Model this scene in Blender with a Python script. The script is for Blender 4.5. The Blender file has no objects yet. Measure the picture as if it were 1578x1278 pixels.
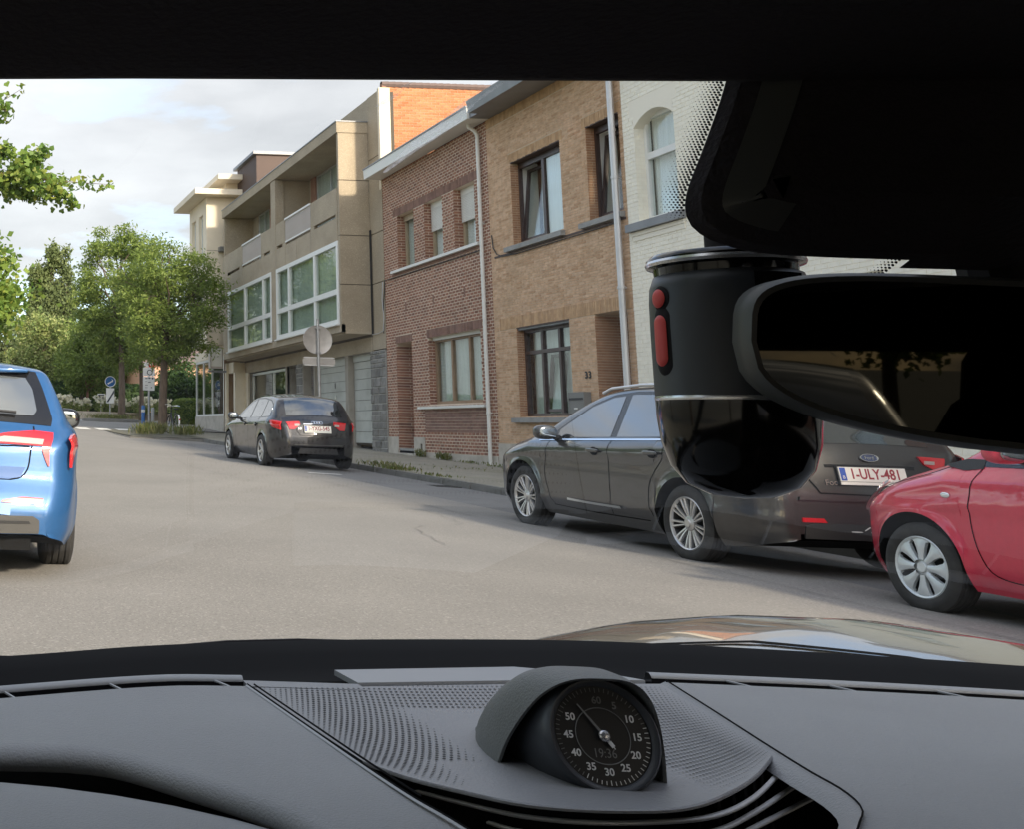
import bpy, bmesh, math, random
import numpy as np
from mathutils import Matrix, Vector
random.seed(7); rng = np.random.default_rng(11)
R = math.radians
scene = bpy.context.scene
COL = scene.collection

# ------------------------------------------------------------------ camera
cam_data = bpy.data.cameras.new('camera')
cam_data.sensor_fit = 'HORIZONTAL'; cam_data.sensor_width = 36.0
cam_data.lens = 38.783
cam_data.shift_x = 0.5380; cam_data.shift_y = -0.1590
cam_data.clip_start = 0.02; cam_data.clip_end = 3000
cam = bpy.data.objects.new('camera', cam_data); COL.objects.link(cam)
def look(yaw, pit, rol):
    cy, sy, cp, sp = math.cos(yaw), math.sin(yaw), math.cos(pit), math.sin(pit)
    f = Vector((sy*cp, cy*cp, sp)); r = Vector((cy, -sy, 0)); u = r.cross(f)
    cr, sr = math.cos(rol), math.sin(rol)
    r2 = cr*r + sr*u; u2 = -sr*r + cr*u
    return Matrix(((r2.x, u2.x, -f.x), (r2.y, u2.y, -f.y), (r2.z, u2.z, -f.z))).to_4x4()
cam.matrix_world = Matrix.Translation((0, 0, 1.09)) @ look(R(.34), R(8.95), R(1.87))
scene.camera = cam

# ------------------------------------------------------------------ sky, sun, exposure
SUN_DIR = Vector((0.62, -1.75, 0.95)).normalized()      # towards the sun: behind the camera, over the roofs on the right
SUN_EL = math.asin(SUN_DIR.z); SUN_AZ = math.atan2(SUN_DIR.x, SUN_DIR.y)
world = bpy.data.worlds.new('World'); scene.world = world; world.use_nodes = True
nt = world.node_tree; nt.nodes.clear()
N = lambda t: nt.nodes.new(t)
out = N('ShaderNodeOutputWorld'); bg = N('ShaderNodeBackground'); sky = N('ShaderNodeTexSky')
sky.sky_type = 'NISHITA'; sky.sun_disc = False
sky.sun_elevation = SUN_EL; sky.sun_rotation = SUN_AZ
sky.air_density = 1.0; sky.dust_density = 2.0; sky.ozone_density = 1.2
tc = N('ShaderNodeTexCoord'); mp = N('ShaderNodeMapping'); mp.inputs['Scale'].default_value = (1, 1, 3.2)
n1 = N('ShaderNodeTexNoise'); n1.inputs['Scale'].default_value = 2.3; n1.inputs['Detail'].default_value = 7; n1.inputs['Roughness'].default_value = .55
n2 = N('ShaderNodeTexNoise'); n2.inputs['Scale'].default_value = 5.0; n2.inputs['Detail'].default_value = 5
r1 = N('ShaderNodeValToRGB'); r1.color_ramp.elements[0].position = .40; r1.color_ramp.elements[1].position = .54
r2 = N('ShaderNodeMapRange'); r2.inputs[1].default_value = .3; r2.inputs[2].default_value = .7; r2.inputs[3].default_value = .78; r2.inputs[4].default_value = 1.2
bw = N('ShaderNodeRGBToBW'); cloud = N('ShaderNodeMix'); cloud.data_type = 'RGBA'; cloud.blend_type = 'MULTIPLY'; cloud.inputs[0].default_value = 1
comb = N('ShaderNodeCombineColor'); mul = N('ShaderNodeMath'); mul.operation = 'MULTIPLY'
mix = N('ShaderNodeMix'); mix.data_type = 'RGBA'
L = nt.links.new
L(tc.outputs['Generated'], mp.inputs[0]); L(mp.outputs[0], n1.inputs['Vector']); L(mp.outputs[0], n2.inputs['Vector'])
L(n1.outputs['Fac'], r1.inputs[0]); L(n2.outputs['Fac'], r2.inputs[0])
# clouds: the sky's own brightness, evened out and greyed
gain = N('ShaderNodeMath'); gain.operation = 'MULTIPLY_ADD'; gain.inputs[1].default_value = .12; gain.inputs[2].default_value = 1.62
L(sky.outputs[0], bw.inputs[0]); L(bw.outputs[0], gain.inputs[0]); L(gain.outputs[0], mul.inputs[0]); L(r2.outputs[0], mul.inputs[1])
for i in range(3): L(mul.outputs[0], comb.inputs[i])
sx = N('ShaderNodeSeparateXYZ'); L(tc.outputs['Generated'], sx.inputs[0])
ov = N('ShaderNodeMapRange'); ov.inputs[1].default_value = 0; ov.inputs[2].default_value = 1; ov.inputs[3].default_value = .68; ov.inputs[4].default_value = 2.1   # cloudy skies are brighter overhead than at the horizon
L(sx.outputs['Z'], ov.inputs[0]); m2 = N('ShaderNodeMix'); m2.data_type = 'RGBA'; m2.blend_type = 'MULTIPLY'; m2.inputs[0].default_value = 1; L(comb.outputs[0], m2.inputs[6]); L(ov.outputs[0], m2.inputs[7])
L(m2.outputs[2], cloud.inputs[6]); cloud.inputs[7].default_value = (1.0, .985, .985, 1)
cm = N('ShaderNodeMath'); cm.operation = 'MULTIPLY'; cm.inputs[1].default_value = .93
L(r1.outputs['Color'], cm.inputs[0]); L(cm.outputs[0], mix.inputs[0])
L(sky.outputs[0], mix.inputs[6]); L(cloud.outputs[2], mix.inputs[7])
L(mix.outputs[2], bg.inputs[0]); bg.inputs[1].default_value = .15
L(bg.outputs[0], out.inputs[0])
sun_d = bpy.data.lights.new('sun', 'SUN'); sun_d.energy = 2.0; sun_d.angle = R(4); sun_d.color = (1, .86, .68)
sun = bpy.data.objects.new('sun', sun_d); COL.objects.link(sun)
sun.rotation_euler = SUN_DIR.to_track_quat('Z', 'Y').to_euler(); sun.location = (0, 0, 40)
scene.view_settings.view_transform = 'Standard'; scene.view_settings.look = 'None'
scene.view_settings.gamma = 1; scene.view_settings.use_curve_mapping = False
scene.view_settings.exposure = 1.5
try:
    scene.cycles.max_bounces = 8; scene.cycles.transparent_max_bounces = 24; scene.cycles.caustics_reflective = False; scene.cycles.caustics_refractive = False
except Exception: pass

# ------------------------------------------------------------------ materials
MATS = {}
def new_mat(name):
    m = bpy.data.materials.new(name); m.use_nodes = True; MATS[name] = m
    return m, m.node_tree.nodes, m.node_tree.links, m.node_tree.nodes['Principled BSDF']
def mat(name, rgb, rough=.6, metal=0.0, var=0.0, vs=6.0, bump=0.0, bs=40.0, coat=0.0, spec=.5, ior=1.5, emit=None, dirt=0.0, ds=1.2, dcol=(.1, .085, .06), stretch=None, coat_rough=.03, sheen=0.0, fine=0.0, fs=60):
    """Principled surface: soft colour variation (var), speckle (fine), stains (dirt) and relief (bump) from noise in object space."""
    m, nodes, links, b = new_mat(name)
    b.inputs['Roughness'].default_value = rough; b.inputs['Metallic'].default_value = metal
    b.inputs['Coat Weight'].default_value = coat; b.inputs['Coat Roughness'].default_value = coat_rough
    b.inputs['Specular IOR Level'].default_value = spec; b.inputs['IOR'].default_value = ior
    b.inputs['Sheen Weight'].default_value = sheen
    col = (*rgb, 1); b.inputs['Base Color'].default_value = col
    if emit: b.inputs['Emission Color'].default_value = (*emit[:3], 1); b.inputs['Emission Strength'].default_value = emit[3]
    tcn = nodes.new('ShaderNodeTexCoord'); vec = tcn.outputs['Object']
    if stretch:
        mpn = nodes.new('ShaderNodeMapping'); mpn.inputs['Scale'].default_value = stretch; links.new(vec, mpn.inputs[0]); vec = mpn.outputs[0]
    cur = None
    def mixin(fac_out, c2, cur, a=None):
        mx = nodes.new('ShaderNodeMix'); mx.data_type = 'RGBA'
        links.new(fac_out, mx.inputs[0])
        if cur is None: mx.inputs[6].default_value = a or col
        else: links.new(cur, mx.inputs[6])
        mx.inputs[7].default_value = c2
        return mx.outputs[2]
    def noise(sc, det, lo, hi, amp=1.0):
        n = nodes.new('ShaderNodeTexNoise'); n.inputs['Scale'].default_value = sc; n.inputs['Detail'].default_value = det
        links.new(vec, n.inputs['Vector'])
        r = nodes.new('ShaderNodeMapRange'); r.inputs[1].default_value = lo; r.inputs[2].default_value = hi; r.inputs[3].default_value = 0; r.inputs[4].default_value = amp
        links.new(n.outputs['Fac'], r.inputs[0]); return r.outputs[0], n
    if var:
        f, _ = noise(vs, 5, .3, .7)
        cur = mixin(f, tuple(min(1, c*(1+var)) for c in rgb)+(1,), None, tuple(c*(1-var) for c in rgb)+(1,))
    if fine:
        f, _ = noise(fs, 2, .55, .72, fine); cur = mixin(f, tuple(min(1, c*1.9) for c in rgb)+(1,), cur)
        f, _ = noise(fs*1.3, 2, .56, .7, fine); cur = mixin(f, tuple(c*.35 for c in rgb)+(1,), cur)
    if dirt:
        f, _ = noise(ds, 6, .5, .75, dirt); cur = mixin(f, (*dcol, 1), cur)
    if cur is not None: links.new(cur, b.inputs['Base Color'])
    if bump:
        n = nodes.new('ShaderNodeTexNoise'); n.inputs['Scale'].default_value = bs; n.inputs['Detail'].default_value = 4; links.new(vec, n.inputs['Vector'])
        bp = nodes.new('ShaderNodeBump'); bp.inputs['Strength'].default_value = bump; bp.inputs['Distance'].default_value = .01
        links.new(n.outputs['Fac'], bp.inputs['Height']); links.new(bp.outputs[0], b.inputs['Normal'])
    return m
def ramp_mat(name, cols, rough=.85, bump=.4, bs=60, trans=0.0, spec=.3, var=.15, stain=None):
    """Colour drawn per piece (mesh island and object), for bricks, stones and leaves."""
    m, nodes, links, b = new_mat(name)
    g = nodes.new('ShaderNodeNewGeometry'); oi = nodes.new('ShaderNodeObjectInfo')
    ad = nodes.new('ShaderNodeMath'); ad.operation = 'ADD'; fr = nodes.new('ShaderNodeMath'); fr.operation = 'FRACT'
    links.new(g.outputs['Random Per Island'], ad.inputs[0]); links.new(oi.outputs['Random'], ad.inputs[1]); links.new(ad.outputs[0], fr.inputs[0])
    cr = nodes.new('ShaderNodeValToRGB'); el = cr.color_ramp.elements
    while len(el) < len(cols): el.new(.5)
    for i, c in enumerate(cols): el[i].position = i/(len(cols)-1); el[i].color = (*c, 1)
    links.new(fr.outputs[0], cr.inputs[0])
    tcn = nodes.new('ShaderNodeTexCoord'); n = nodes.new('ShaderNodeTexNoise'); n.inputs['Scale'].default_value = 9; n.inputs['Detail'].default_value = 5
    links.new(tcn.outputs['Object'], n.inputs['Vector'])
    mr = nodes.new('ShaderNodeMapRange'); mr.inputs[1].default_value = .3; mr.inputs[2].default_value = .7; mr.inputs[3].default_value = 1-var; mr.inputs[4].default_value = 1+var
    links.new(n.outputs['Fac'], mr.inputs[0])
    mx = nodes.new('ShaderNodeMix'); mx.data_type = 'RGBA'; mx.blend_type = 'MULTIPLY'; mx.inputs[0].default_value = 1
    links.new(cr.outputs[0], mx.inputs[6]); links.new(mr.outputs[0], mx.inputs[7])
    col = mx.outputs[2]
    if stain:
        n3 = nodes.new('ShaderNodeTexNoise'); n3.inputs['Scale'].default_value = .9; n3.inputs['Detail'].default_value = 6; links.new(tcn.outputs['Object'], n3.inputs['Vector'])
        m3 = nodes.new('ShaderNodeMapRange'); m3.inputs[1].default_value = .5; m3.inputs[2].default_value = .75; m3.inputs[4].default_value = stain[3]
        links.new(n3.outputs['Fac'], m3.inputs[0])
        x3 = nodes.new('ShaderNodeMix'); x3.data_type = 'RGBA'; links.new(m3.outputs[0], x3.inputs[0]); links.new(col, x3.inputs[6]); x3.inputs[7].default_value = (*stain[:3], 1); col = x3.outputs[2]
    links.new(col, b.inputs['Base Color']); b.inputs['Roughness'].default_value = rough; b.inputs['Specular IOR Level'].default_value = spec
    if bump:
        nb = nodes.new('ShaderNodeTexNoise'); nb.inputs['Scale'].default_value = bs; nb.inputs['Detail'].default_value = 3; links.new(tcn.outputs['Object'], nb.inputs['Vector'])
        bp = nodes.new('ShaderNodeBump'); bp.inputs['Strength'].default_value = bump; bp.inputs['Distance'].default_value = .006
        links.new(nb.outputs['Fac'], bp.inputs['Height']); links.new(bp.outputs[0], b.inputs['Normal'])
    if trans:
        tr = nodes.new('ShaderNodeBsdfTranslucent'); links.new(col, tr.inputs[0])
        ms = nodes.new('ShaderNodeMixShader'); ms.inputs[0].default_value = trans
        links.new(b.outputs[0], ms.inputs[1]); links.new(tr.outputs[0], ms.inputs[2]); links.new(ms.outputs[0], nodes['Material Output'].inputs[0])
    return m
def glass_mat(name, tint=(.9, .95, .93), ior=1.7, rough=.015, maxr=1.0, wav=0.0):
    m, nodes, links, b = new_mat(name); nodes.remove(b)
    t = nodes.new('ShaderNodeBsdfTransparent'); t.inputs[0].default_value = (*tint, 1)
    g = nodes.new('ShaderNodeBsdfGlossy'); g.inputs['Roughness'].default_value = rough
    lw = nodes.new('ShaderNodeLayerWeight'); lw.inputs[0].default_value = .5; pw_ = nodes.new('ShaderNodeMath'); pw_.operation = 'POWER'; pw_.inputs[1].default_value = 5; links.new(lw.outputs['Facing'], pw_.inputs[0])
    r0 = ((ior-1)/(ior+1))**2; f = nodes.new('ShaderNodeMath'); f.operation = 'MULTIPLY_ADD'; f.inputs[1].default_value = 1-r0; f.inputs[2].default_value = r0; links.new(pw_.outputs[0], f.inputs[0])   # same for both sides of the sheet
    if wav:
        tcn = nodes.new('ShaderNodeTexCoord'); n = nodes.new('ShaderNodeTexNoise'); n.inputs['Scale'].default_value = 1.5; links.new(tcn.outputs['Object'], n.inputs['Vector'])
        bp = nodes.new('ShaderNodeBump'); bp.inputs['Strength'].default_value = wav; bp.inputs['Distance'].default_value = .05; links.new(n.outputs['Fac'], bp.inputs['Height']); links.new(bp.outputs[0], g.inputs['Normal'])
    s = nodes.new('ShaderNodeMixShader'); fac = f.outputs[0]
    if maxr < 1:
        mu = nodes.new('ShaderNodeMath'); mu.operation = 'MULTIPLY'; mu.inputs[1].default_value = maxr; links.new(fac, mu.inputs[0]); fac = mu.outputs[0]
    links.new(fac, s.inputs[0]); links.new(t.outputs[0], s.inputs[1]); links.new(g.outputs[0], s.inputs[2]); links.new(s.outputs[0], nodes['Material Output'].inputs[0])
    return m

# ------------------------------------------------------------------ mesh helpers
class MB:
    def __init__(s): s.v = []; s.f = []
    def add(s, vs, fs):
        o = len(s.v); s.v += [tuple(map(float, p)) for p in vs]; s.f += [tuple(i+o for i in f) for f in fs]; return s
    def box(s, x0, x1, y0, y1, z0, z1):
        return s.add([(x0,y0,z0),(x1,y0,z0),(x1,y1,z0),(x0,y1,z0),(x0,y0,z1),(x1,y0,z1),(x1,y1,z1),(x0,y1,z1)],
                     [(3,2,1,0),(4,5,6,7),(0,1,5,4),(1,2,6,5),(2,3,7,6),(3,0,4,7)])
    def quad(s, a, b, c, d): return s.add([a, b, c, d], [(0,1,2,3)])
    def grid(s, rows, flip=False, close=False):
        n = len(rows); m = len(rows[0]); fs = []
        for i in range(n-1):
            for j in range(m if close else m-1):
                k = (j+1) % m; q = (i*m+j, i*m+k, (i+1)*m+k, (i+1)*m+j); fs.append(q[::-1] if flip else q)
        return s.add([p for r in rows for p in r], fs)
    def tube(s, pts, r, n=8, caps=True):
        pts = [Vector(p) for p in pts]; rows = []; up = None
        for i, p in enumerate(pts):
            d = (pts[min(i+1, len(pts)-1)] - pts[max(i-1, 0)]).normalized()
            if up is None: up = Vector((0,0,1)) if abs(d.z) < .9 else Vector((1,0,0))
            a = d.cross(up).normalized(); b = a.cross(d); up = b
            rr = r[i] if isinstance(r, (list, tuple)) else r
            rows.append([p + rr*(math.cos(t)*a + math.sin(t)*b) for t in (2*math.pi*k/n for k in range(n))])
        s.grid(rows, close=True)
        if caps:
            o = len(s.v); s.v += [tuple(x) for x in rows[0]] + [tuple(x) for x in rows[-1]]
            s.f += [tuple(o+k for k in range(n)), tuple(o+n+k for k in reversed(range(n)))]
        return s
    def lathe(s, prof, n=32, axis='y', c=(0,0,0)):
        rows = []
        for r, h in prof:
            row = []
            for k in range(n):
                t = 2*math.pi*k/n; a, b = r*math.cos(t), r*math.sin(t)
                row.append({'y': (c[0]+a, c[1]+h, c[2]+b), 'z': (c[0]+a, c[1]+b, c[2]+h), 'x': (c[0]+h, c[1]+a, c[2]+b)}[axis])
            rows.append(row)
        return s.grid(rows, close=True)
    def prism(s, poly, d):
        """poly: 3-D outline, extruded along vector d"""
        n = len(poly); d = Vector(d); top = [tuple(Vector(p)+d) for p in poly]
        return s.add(list(poly)+top, [tuple(range(n))[::-1], tuple(range(n, 2*n))] + [(i, (i+1) % n, n+(i+1) % n, n+i) for i in range(n)])
    def blob(s, c, r, e=.6, n=12, m=16):
        """super-ellipsoid: a rounded box"""
        sg = lambda a, p: math.copysign(abs(a)**p, a); rows = []
        for i in range(n+1):
            ph = -math.pi/2 + math.pi*i/n; row = []
            for k in range(m):
                t = 2*math.pi*k/m
                row.append((c[0]+r[0]*sg(math.cos(ph), e)*sg(math.cos(t), e), c[1]+r[1]*sg(math.cos(ph), e)*sg(math.sin(t), e), c[2]+r[2]*sg(math.sin(ph), e)))
            rows.append(row)
        return s.grid(rows, close=True)
    def mesh(s, name, material, smooth=False, angle=35, weld=False):
        me = bpy.data.meshes.new(name); me.from_pydata(s.v, [], s.f)
        if weld:
            b = bmesh.new(); b.from_mesh(me); bmesh.ops.remove_doubles(b, verts=b.verts, dist=1e-5); bmesh.ops.recalc_face_normals(b, faces=b.faces); b.to_mesh(me); b.free()
        if material: me.materials.append(MATS[material])
        if smooth:
            me.polygons.foreach_set('use_smooth', [True]*len(me.polygons)); me.set_sharp_from_angle(angle=R(angle))
        me.update(); return me
    def build(s, name, material, parent=None, **k): return link(name, s.mesh(name, material, **k), parent)
ROOTLOC = {}
def link(name, me, parent=None, loc=None):
    o = bpy.data.objects.new(name, me); COL.objects.link(o)
    if parent is not None:
        o.parent = parent
        if parent.name in ROOTLOC: o.matrix_parent_inverse = Matrix.Translation(ROOTLOC[parent.name]).inverted()
    if loc is not None: o.location = loc
    return o
def tag(o, label=None, cat=None, group=None, kind=None):
    for k, v in (('label', label), ('category', cat), ('group', group), ('kind', kind)):
        if v: o[k] = v
    return o
def thing(name, label, cat, loc=(0,0,0), group=None, world_space=False, rz=0):
    """an Empty at the thing's base; with world_space its parts are given in world coordinates"""
    o = bpy.data.objects.new(name, None); COL.objects.link(o); o.location = loc; o.rotation_euler = (0,0,rz); o.empty_display_size = .2
    if world_space: ROOTLOC[o.name] = Vector(loc)
    return tag(o, label, cat, group)
def copy_obj(o, parent, name=None):
    c = o.copy(); COL.objects.link(c); c.parent = parent
    if name: c.name = name
    return c
def text_mesh(body, size, name='lettering', material='black_plastic', extrude=.002, align='CENTER', bold=0.0, xs=1.0):
    cu = bpy.data.curves.new(name, 'FONT'); cu.body = body; cu.size = size; cu.extrude = extrude; cu.align_x = align; cu.align_y = 'CENTER'; cu.offset = bold; cu.resolution_u = 3
    o = bpy.data.objects.new(name, cu); COL.objects.link(o)
    me = bpy.data.meshes.new_from_object(o.evaluated_get(bpy.context.evaluated_depsgraph_get()))
    COL.objects.unlink(o); bpy.data.objects.remove(o); bpy.data.curves.remove(cu)
    me.materials.clear(); me.materials.append(MATS[material]); me.name = name
    if xs != 1: me.transform(Matrix.Diagonal((xs, 1, 1, 1)))
    return me
def lerp(a, b, t): return a+(b-a)*t
def interp(pts, x):
    return float(np.interp(x, [p[0] for p in pts], [p[1] for p in pts]))
def smooth_curve(pts, n):
    """Catmull-Rom through 2-D or 3-D points, n samples, by arc length"""
    P = np.array(pts, float); d = np.r_[0, np.cumsum(np.linalg.norm(np.diff(P, axis=0), axis=1)**.5)]
    T = np.empty_like(P)
    T[1:-1] = (P[2:]-P[:-2])/(d[2:]-d[:-2])[:, None]; T[0] = (P[1]-P[0])/(d[1]-d[0]); T[-1] = (P[-1]-P[-2])/(d[-1]-d[-2])
    out = []
    for i in range(len(P)-1):
        h = d[i+1]-d[i]
        for t in np.linspace(0, 1, 24, endpoint=False):
            out.append((2*t**3-3*t**2+1)*P[i]+(t**3-2*t**2+t)*h*T[i]+(-2*t**3+3*t**2)*P[i+1]+(t**3-t**2)*h*T[i+1])
    out.append(P[-1]); out = np.array(out)
    s = np.r_[0, np.cumsum(np.linalg.norm(np.diff(out, axis=0), axis=1))]; q = np.linspace(0, s[-1], n)
    return np.stack([np.interp(q, s, out[:, k]) for k in range(P.shape[1])], 1)
# ------------------------------------------------------------------ palette
mat('asphalt', (.225, .213, .195), .92, var=.08, vs=.8, fine=.55, fs=55, dirt=.35, ds=.35, dcol=(.15, .143, .133), bump=.35, bs=90)
mat('joint_black', (.01, .01, .01), .9)
mat('asphalt_dark', (.165, .162, .158), .9, var=.1, vs=2, fine=.5, fs=60, bump=.3, bs=90)
mat('ground', (.16, .15, .11), .95, var=.2, vs=.2)
mat('paving', (.27, .25, .20), .9, var=.12, vs=1.5, fine=.5, fs=30, dirt=.5, ds=1.1, dcol=(.17, .17, .08), bump=.4, bs=30)
mat('kerb_stone', (.17, .165, .15), .85, var=.15, vs=3, bump=.3, bs=25, dirt=.5, ds=2, dcol=(.09, .085, .07))
mat('white_paint', (.78, .77, .72), .7, dirt=.45, ds=6, dcol=(.35, .33, .3))
mat('mortar_light', (.70, .58, .46), .95, var=.12, vs=3, bump=.3)
mat('mortar_tan', (.60, .47, .335), .95, var=.12, vs=3, bump=.3)
ramp_mat('brick_red', [(.20, .095, .066), (.30, .145, .095), (.36, .175, .115), (.25, .12, .083), (.40, .215, .14)], stain=(.3, .18, .13, .3))
ramp_mat('brick_purple', [(.19, .11, .085), (.25, .145, .11), (.28, .165, .125), (.22, .125, .098)], stain=(.3, .2, .15, .3))
ramp_mat('brick_tan', [(.56, .365, .225), (.63, .425, .275), (.67, .465, .31), (.60, .395, .245), (.51, .315, .185)], stain=(.42, .29, .17, .35))
ramp_mat('brick_tan_soldier', [(.50, .315, .175), (.56, .37, .215), (.45, .28, .155)])
ramp_mat('brick_jamb', [(.40, .215, .12), (.46, .26, .15), (.36, .19, .105)])
ramp_mat('brick_orange', [(.42, .155, .065), (.49, .20, .09), (.54, .24, .115), (.46, .175, .075)])
mat('mortar_orange', (.56, .42, .30), .95)
ramp_mat('brick_white', [(.90, .86, .74), (.93, .89, .77), (.91, .87, .755)], var=.05, bump=.5, bs=25)
mat('mortar_white', (.89, .84, .72), .9)
ramp_mat('stone_grey', [(.16, .155, .145), (.23, .225, .21), (.20, .19, .175), (.27, .26, .245)], bump=.8, bs=14)
mat('mortar_grey', (.40, .385, .35), .95)
mat('concrete', (.40, .335, .245), .9, var=.10, vs=1.2, fine=.45, fs=42, dirt=.4, ds=.9, dcol=(.27, .215, .15), bump=.5, bs=60)
mat('concrete_soffit', (.46, .39, .29), .9, var=.08, vs=2, dirt=.3, ds=1)
mat('joint_dark', (.10, .085, .065), .95)
mat('cream_render', (.80, .71, .56), .9, var=.05, vs=2, dirt=.25, ds=1, dcol=(.5, .42, .3))
mat('plinth', (.50, .46, .40), .9, var=.1, vs=4, dirt=.55, ds=2.2, dcol=(.28, .25, .2), bump=.3)
mat('bluestone', (.30, .30, .29), .7, var=.12, vs=5, dirt=.3, ds=3)
mat('white_plastic', (.80, .80, .77), .4, var=.03)
mat('white_gutter', (.76, .76, .72), .45, var=.05, vs=2, dirt=.25, ds=1.5, dcol=(.45, .42, .36), stretch=(1, .3, 2))
mat('zinc', (.22, .225, .235), .45, metal=.3, var=.12, vs=2)
mat('zinc_pipe', (.62, .63, .64), .45, metal=.4, var=.1, vs=2)
mat('brown_wood', (.30, .20, .12), .6, var=.15, vs=6, stretch=(4, 4, .4))
mat('khaki_wood', (.42, .33, .22), .6, var=.12, vs=6, stretch=(4, 4, .4))
mat('dark_wood', (.055, .032, .026), .4, var=.2, vs=6, stretch=(4, 4, .4))
mat('shutter_white', (.76, .75, .70), .5, var=.03)
mat('garage_grey', (.47, .48, .44), .6, var=.06, vs=2, dirt=.25, ds=1.5)
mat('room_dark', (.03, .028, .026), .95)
mat('curtain', (.93, .94, .92), .9, var=.08, vs=3, stretch=(8, 8, .2))
mat('curtain_grey', (.62, .66, .62), .9, var=.1, vs=3, stretch=(8, 8, .2))
mat('black_plastic', (.018, .018, .02), .5)
mat('black_rubber', (.02, .02, .02), .8)
mat('roof_tile', (.14, .10, .09), .8, var=.2, vs=3)
mat('aluminium', (.62, .63, .64), .35, metal=.7, var=.05)
mat('rail_grey', (.52, .47, .43), .55, var=.1, vs=4, dirt=.3, ds=4, dcol=(.3, .2, .14))
mat('grey_box', (.20, .20, .19), .55)
mat('salmon', (.62, .36, .26), .9, var=.08)
glass_mat('house_glass', (.95, .98, .97), 1.75, .012)
glass_mat('green_glass', (.90, .945, .915), 1.85, .012, wav=.10)

# ------------------------------------------------------------------ terrain
S = .025
def gz(y): return S*y + (.008*(y-46) if y > 46 else 0)
def road_z(x, y):
    k = 1 if y < 40 else max(0, 1-(y-40)/6)
    return gz(y) - .025*abs(min(max(x, -1.5), 8.6)-3.6)*k
def pave_z(x, y): return gz(y) - .02 - .008*(min(x, 13)-8.4)
KX = 8.4
def sheet(name, material, xs, ys, zf, **k):
    mb = MB(); mb.grid([[(x, y, zf(x, y)) for x in xs] for y in ys]); return mb.build(name, material, **k)
g = sheet('ground', 'ground', np.linspace(-700, 700, 29), [-700, -300, -100, -60, -30, 0, 20, 40, 46, 70, 100, 200, 500, 1200], lambda x, y: gz(min(max(y, -60), 75)) - .30)
tag(g, kind='structure')
road = sheet('road', 'asphalt', np.r_[-1.5, np.linspace(-1, 8, 19), 8.55], np.linspace(-40, 46, 44), road_z, smooth=True); tag(road, kind='structure')
cross = sheet('side_street', 'asphalt', np.linspace(-60, 80, 41), np.linspace(46, 61.5, 9), lambda x, y: gz(y), smooth=True); tag(cross, kind='structure')
# darker, cooler strip of road surface along the right-hand gutter
pt = sheet('asphalt_strip', 'asphalt_dark', np.linspace(6.6, 8.5, 8), np.linspace(-10, 34, 34), lambda x, y: road_z(x, y)+.005 + (-.03 if x < 6.7 else 0)); pt.parent = road
# painted blocks of the crossing at the junction and a worn dash by the kerb
def marking(x0, x1, y0, y1):
    m = sheet('road_marking', 'white_paint', np.linspace(x0, x1, 3), np.linspace(y0, y1, 3), lambda x, y: road_z(x, y)+.009); m.parent = road
for x0, x1, y0, y1 in ((5.15, 5.65, 44.1, 45.9), (5.95, 6.5, 44.1, 45.9), (6.8, 7.4, 44.1, 45.9), (4.35, 4.85, 44.1, 45.9), (3.5, 4.0, 44.1, 45.9), (6.55, 7.15, 20.25, 20.42)): marking(x0, x1, y0, y1)
for x0, x1, y0, y1 in ((5.2, 5.8, 57.5, 58.6), (6.6, 7.2, 57.5, 58.6)):
    m = sheet('road_marking', 'white_paint', [x0, x1], [y0, y1], lambda x, y: gz(y)+.009); m.parent = cross
# cracks, sealed joints and a gully grate
mat('tar_seam', (.13, .125, .118), .7); mat('cast_iron', (.06, .058, .055), .6, metal=.4)
rr_ = random.Random(3)
def crack(pts, w):
    c = smooth_curve(pts, 60); mb = MB(); rows = []
    for k, (x, y) in enumerate(c):
        x += .02*math.sin(k*.9)+rr_.uniform(-.012, .012); q = w*rr_.uniform(.35, 1.0)/2; rows.append([(x-q, y, road_z(x, y)+.007), (x+q, y, road_z(x, y)+.007)])
    mb.grid(rows); o = mb.build('road_crack', 'tar_seam', road); return o
for pts, w in (([(4.2, 9.5), (4.6, 11), (5.3, 11.6), (5.6, 13.2)], .010), ([(5.9, 4), (6.0, 9), (5.95, 14), (6.05, 20)], .014), ([(1.2, 12), (1.5, 14.5), (1.35, 18)], .010), ([(4.6, 17), (4.4, 20), (4.75, 24)], .012)): crack(pts, w)
gr = MB(); gr.box(7.95, 8.36, 18.2, 18.62, road_z(8.15, 18.4)-.01, road_z(8.15, 18.4)+.016); grate = gr.build('gully_grate', 'cast_iron', road)
for k in range(6):
    b_ = MB(); b_.box(7.99+k*.06, 8.02+k*.06, 18.24, 18.58, road_z(8.15, 18.4)+.017, road_z(8.15, 18.4)+.019); b_.build('grate_slot', 'joint_black', grate)
# pavements
pav = sheet('pavement_right', 'paving', np.linspace(KX+.13, 21, 10), np.linspace(-40, 46.4, 40), pave_z); tag(pav, kind='structure')
pavl = sheet('pavement_left', 'paving', np.linspace(-12, -1.42, 8), np.linspace(-40, 46, 40), lambda x, y: gz(y)-.02); tag(pavl, kind='structure')
mb = MB(); mb.box(0, .14, 0, .985, -.2, 0)
bm = bmesh.new(); me = mb.mesh('kerb_stone', 'kerb_stone'); bm.from_mesh(me); bmesh.ops.bevel(bm, geom=list(bm.edges), offset=.018, segments=2, affect='EDGES'); bm.to_mesh(me); bm.free(); KERB = me
def kerb(x, y, rz, parent, dz=0.0):
    o = link('kerb_stone', KERB, parent); o.location = (x, y, (pave_z(KX, y) if rz == 0 else gz(y)-.02)+.004+dz); o.rotation_euler = (math.atan(S), 0, rz); return o
for k in range(-4, 37): kerb(KX+random.uniform(-.006, .006), k, 0, pav, random.uniform(-.004, .004))
for k in range(-4, 45): kerb(-1.5+random.uniform(-.006, .006), k, 0, pavl)
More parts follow.
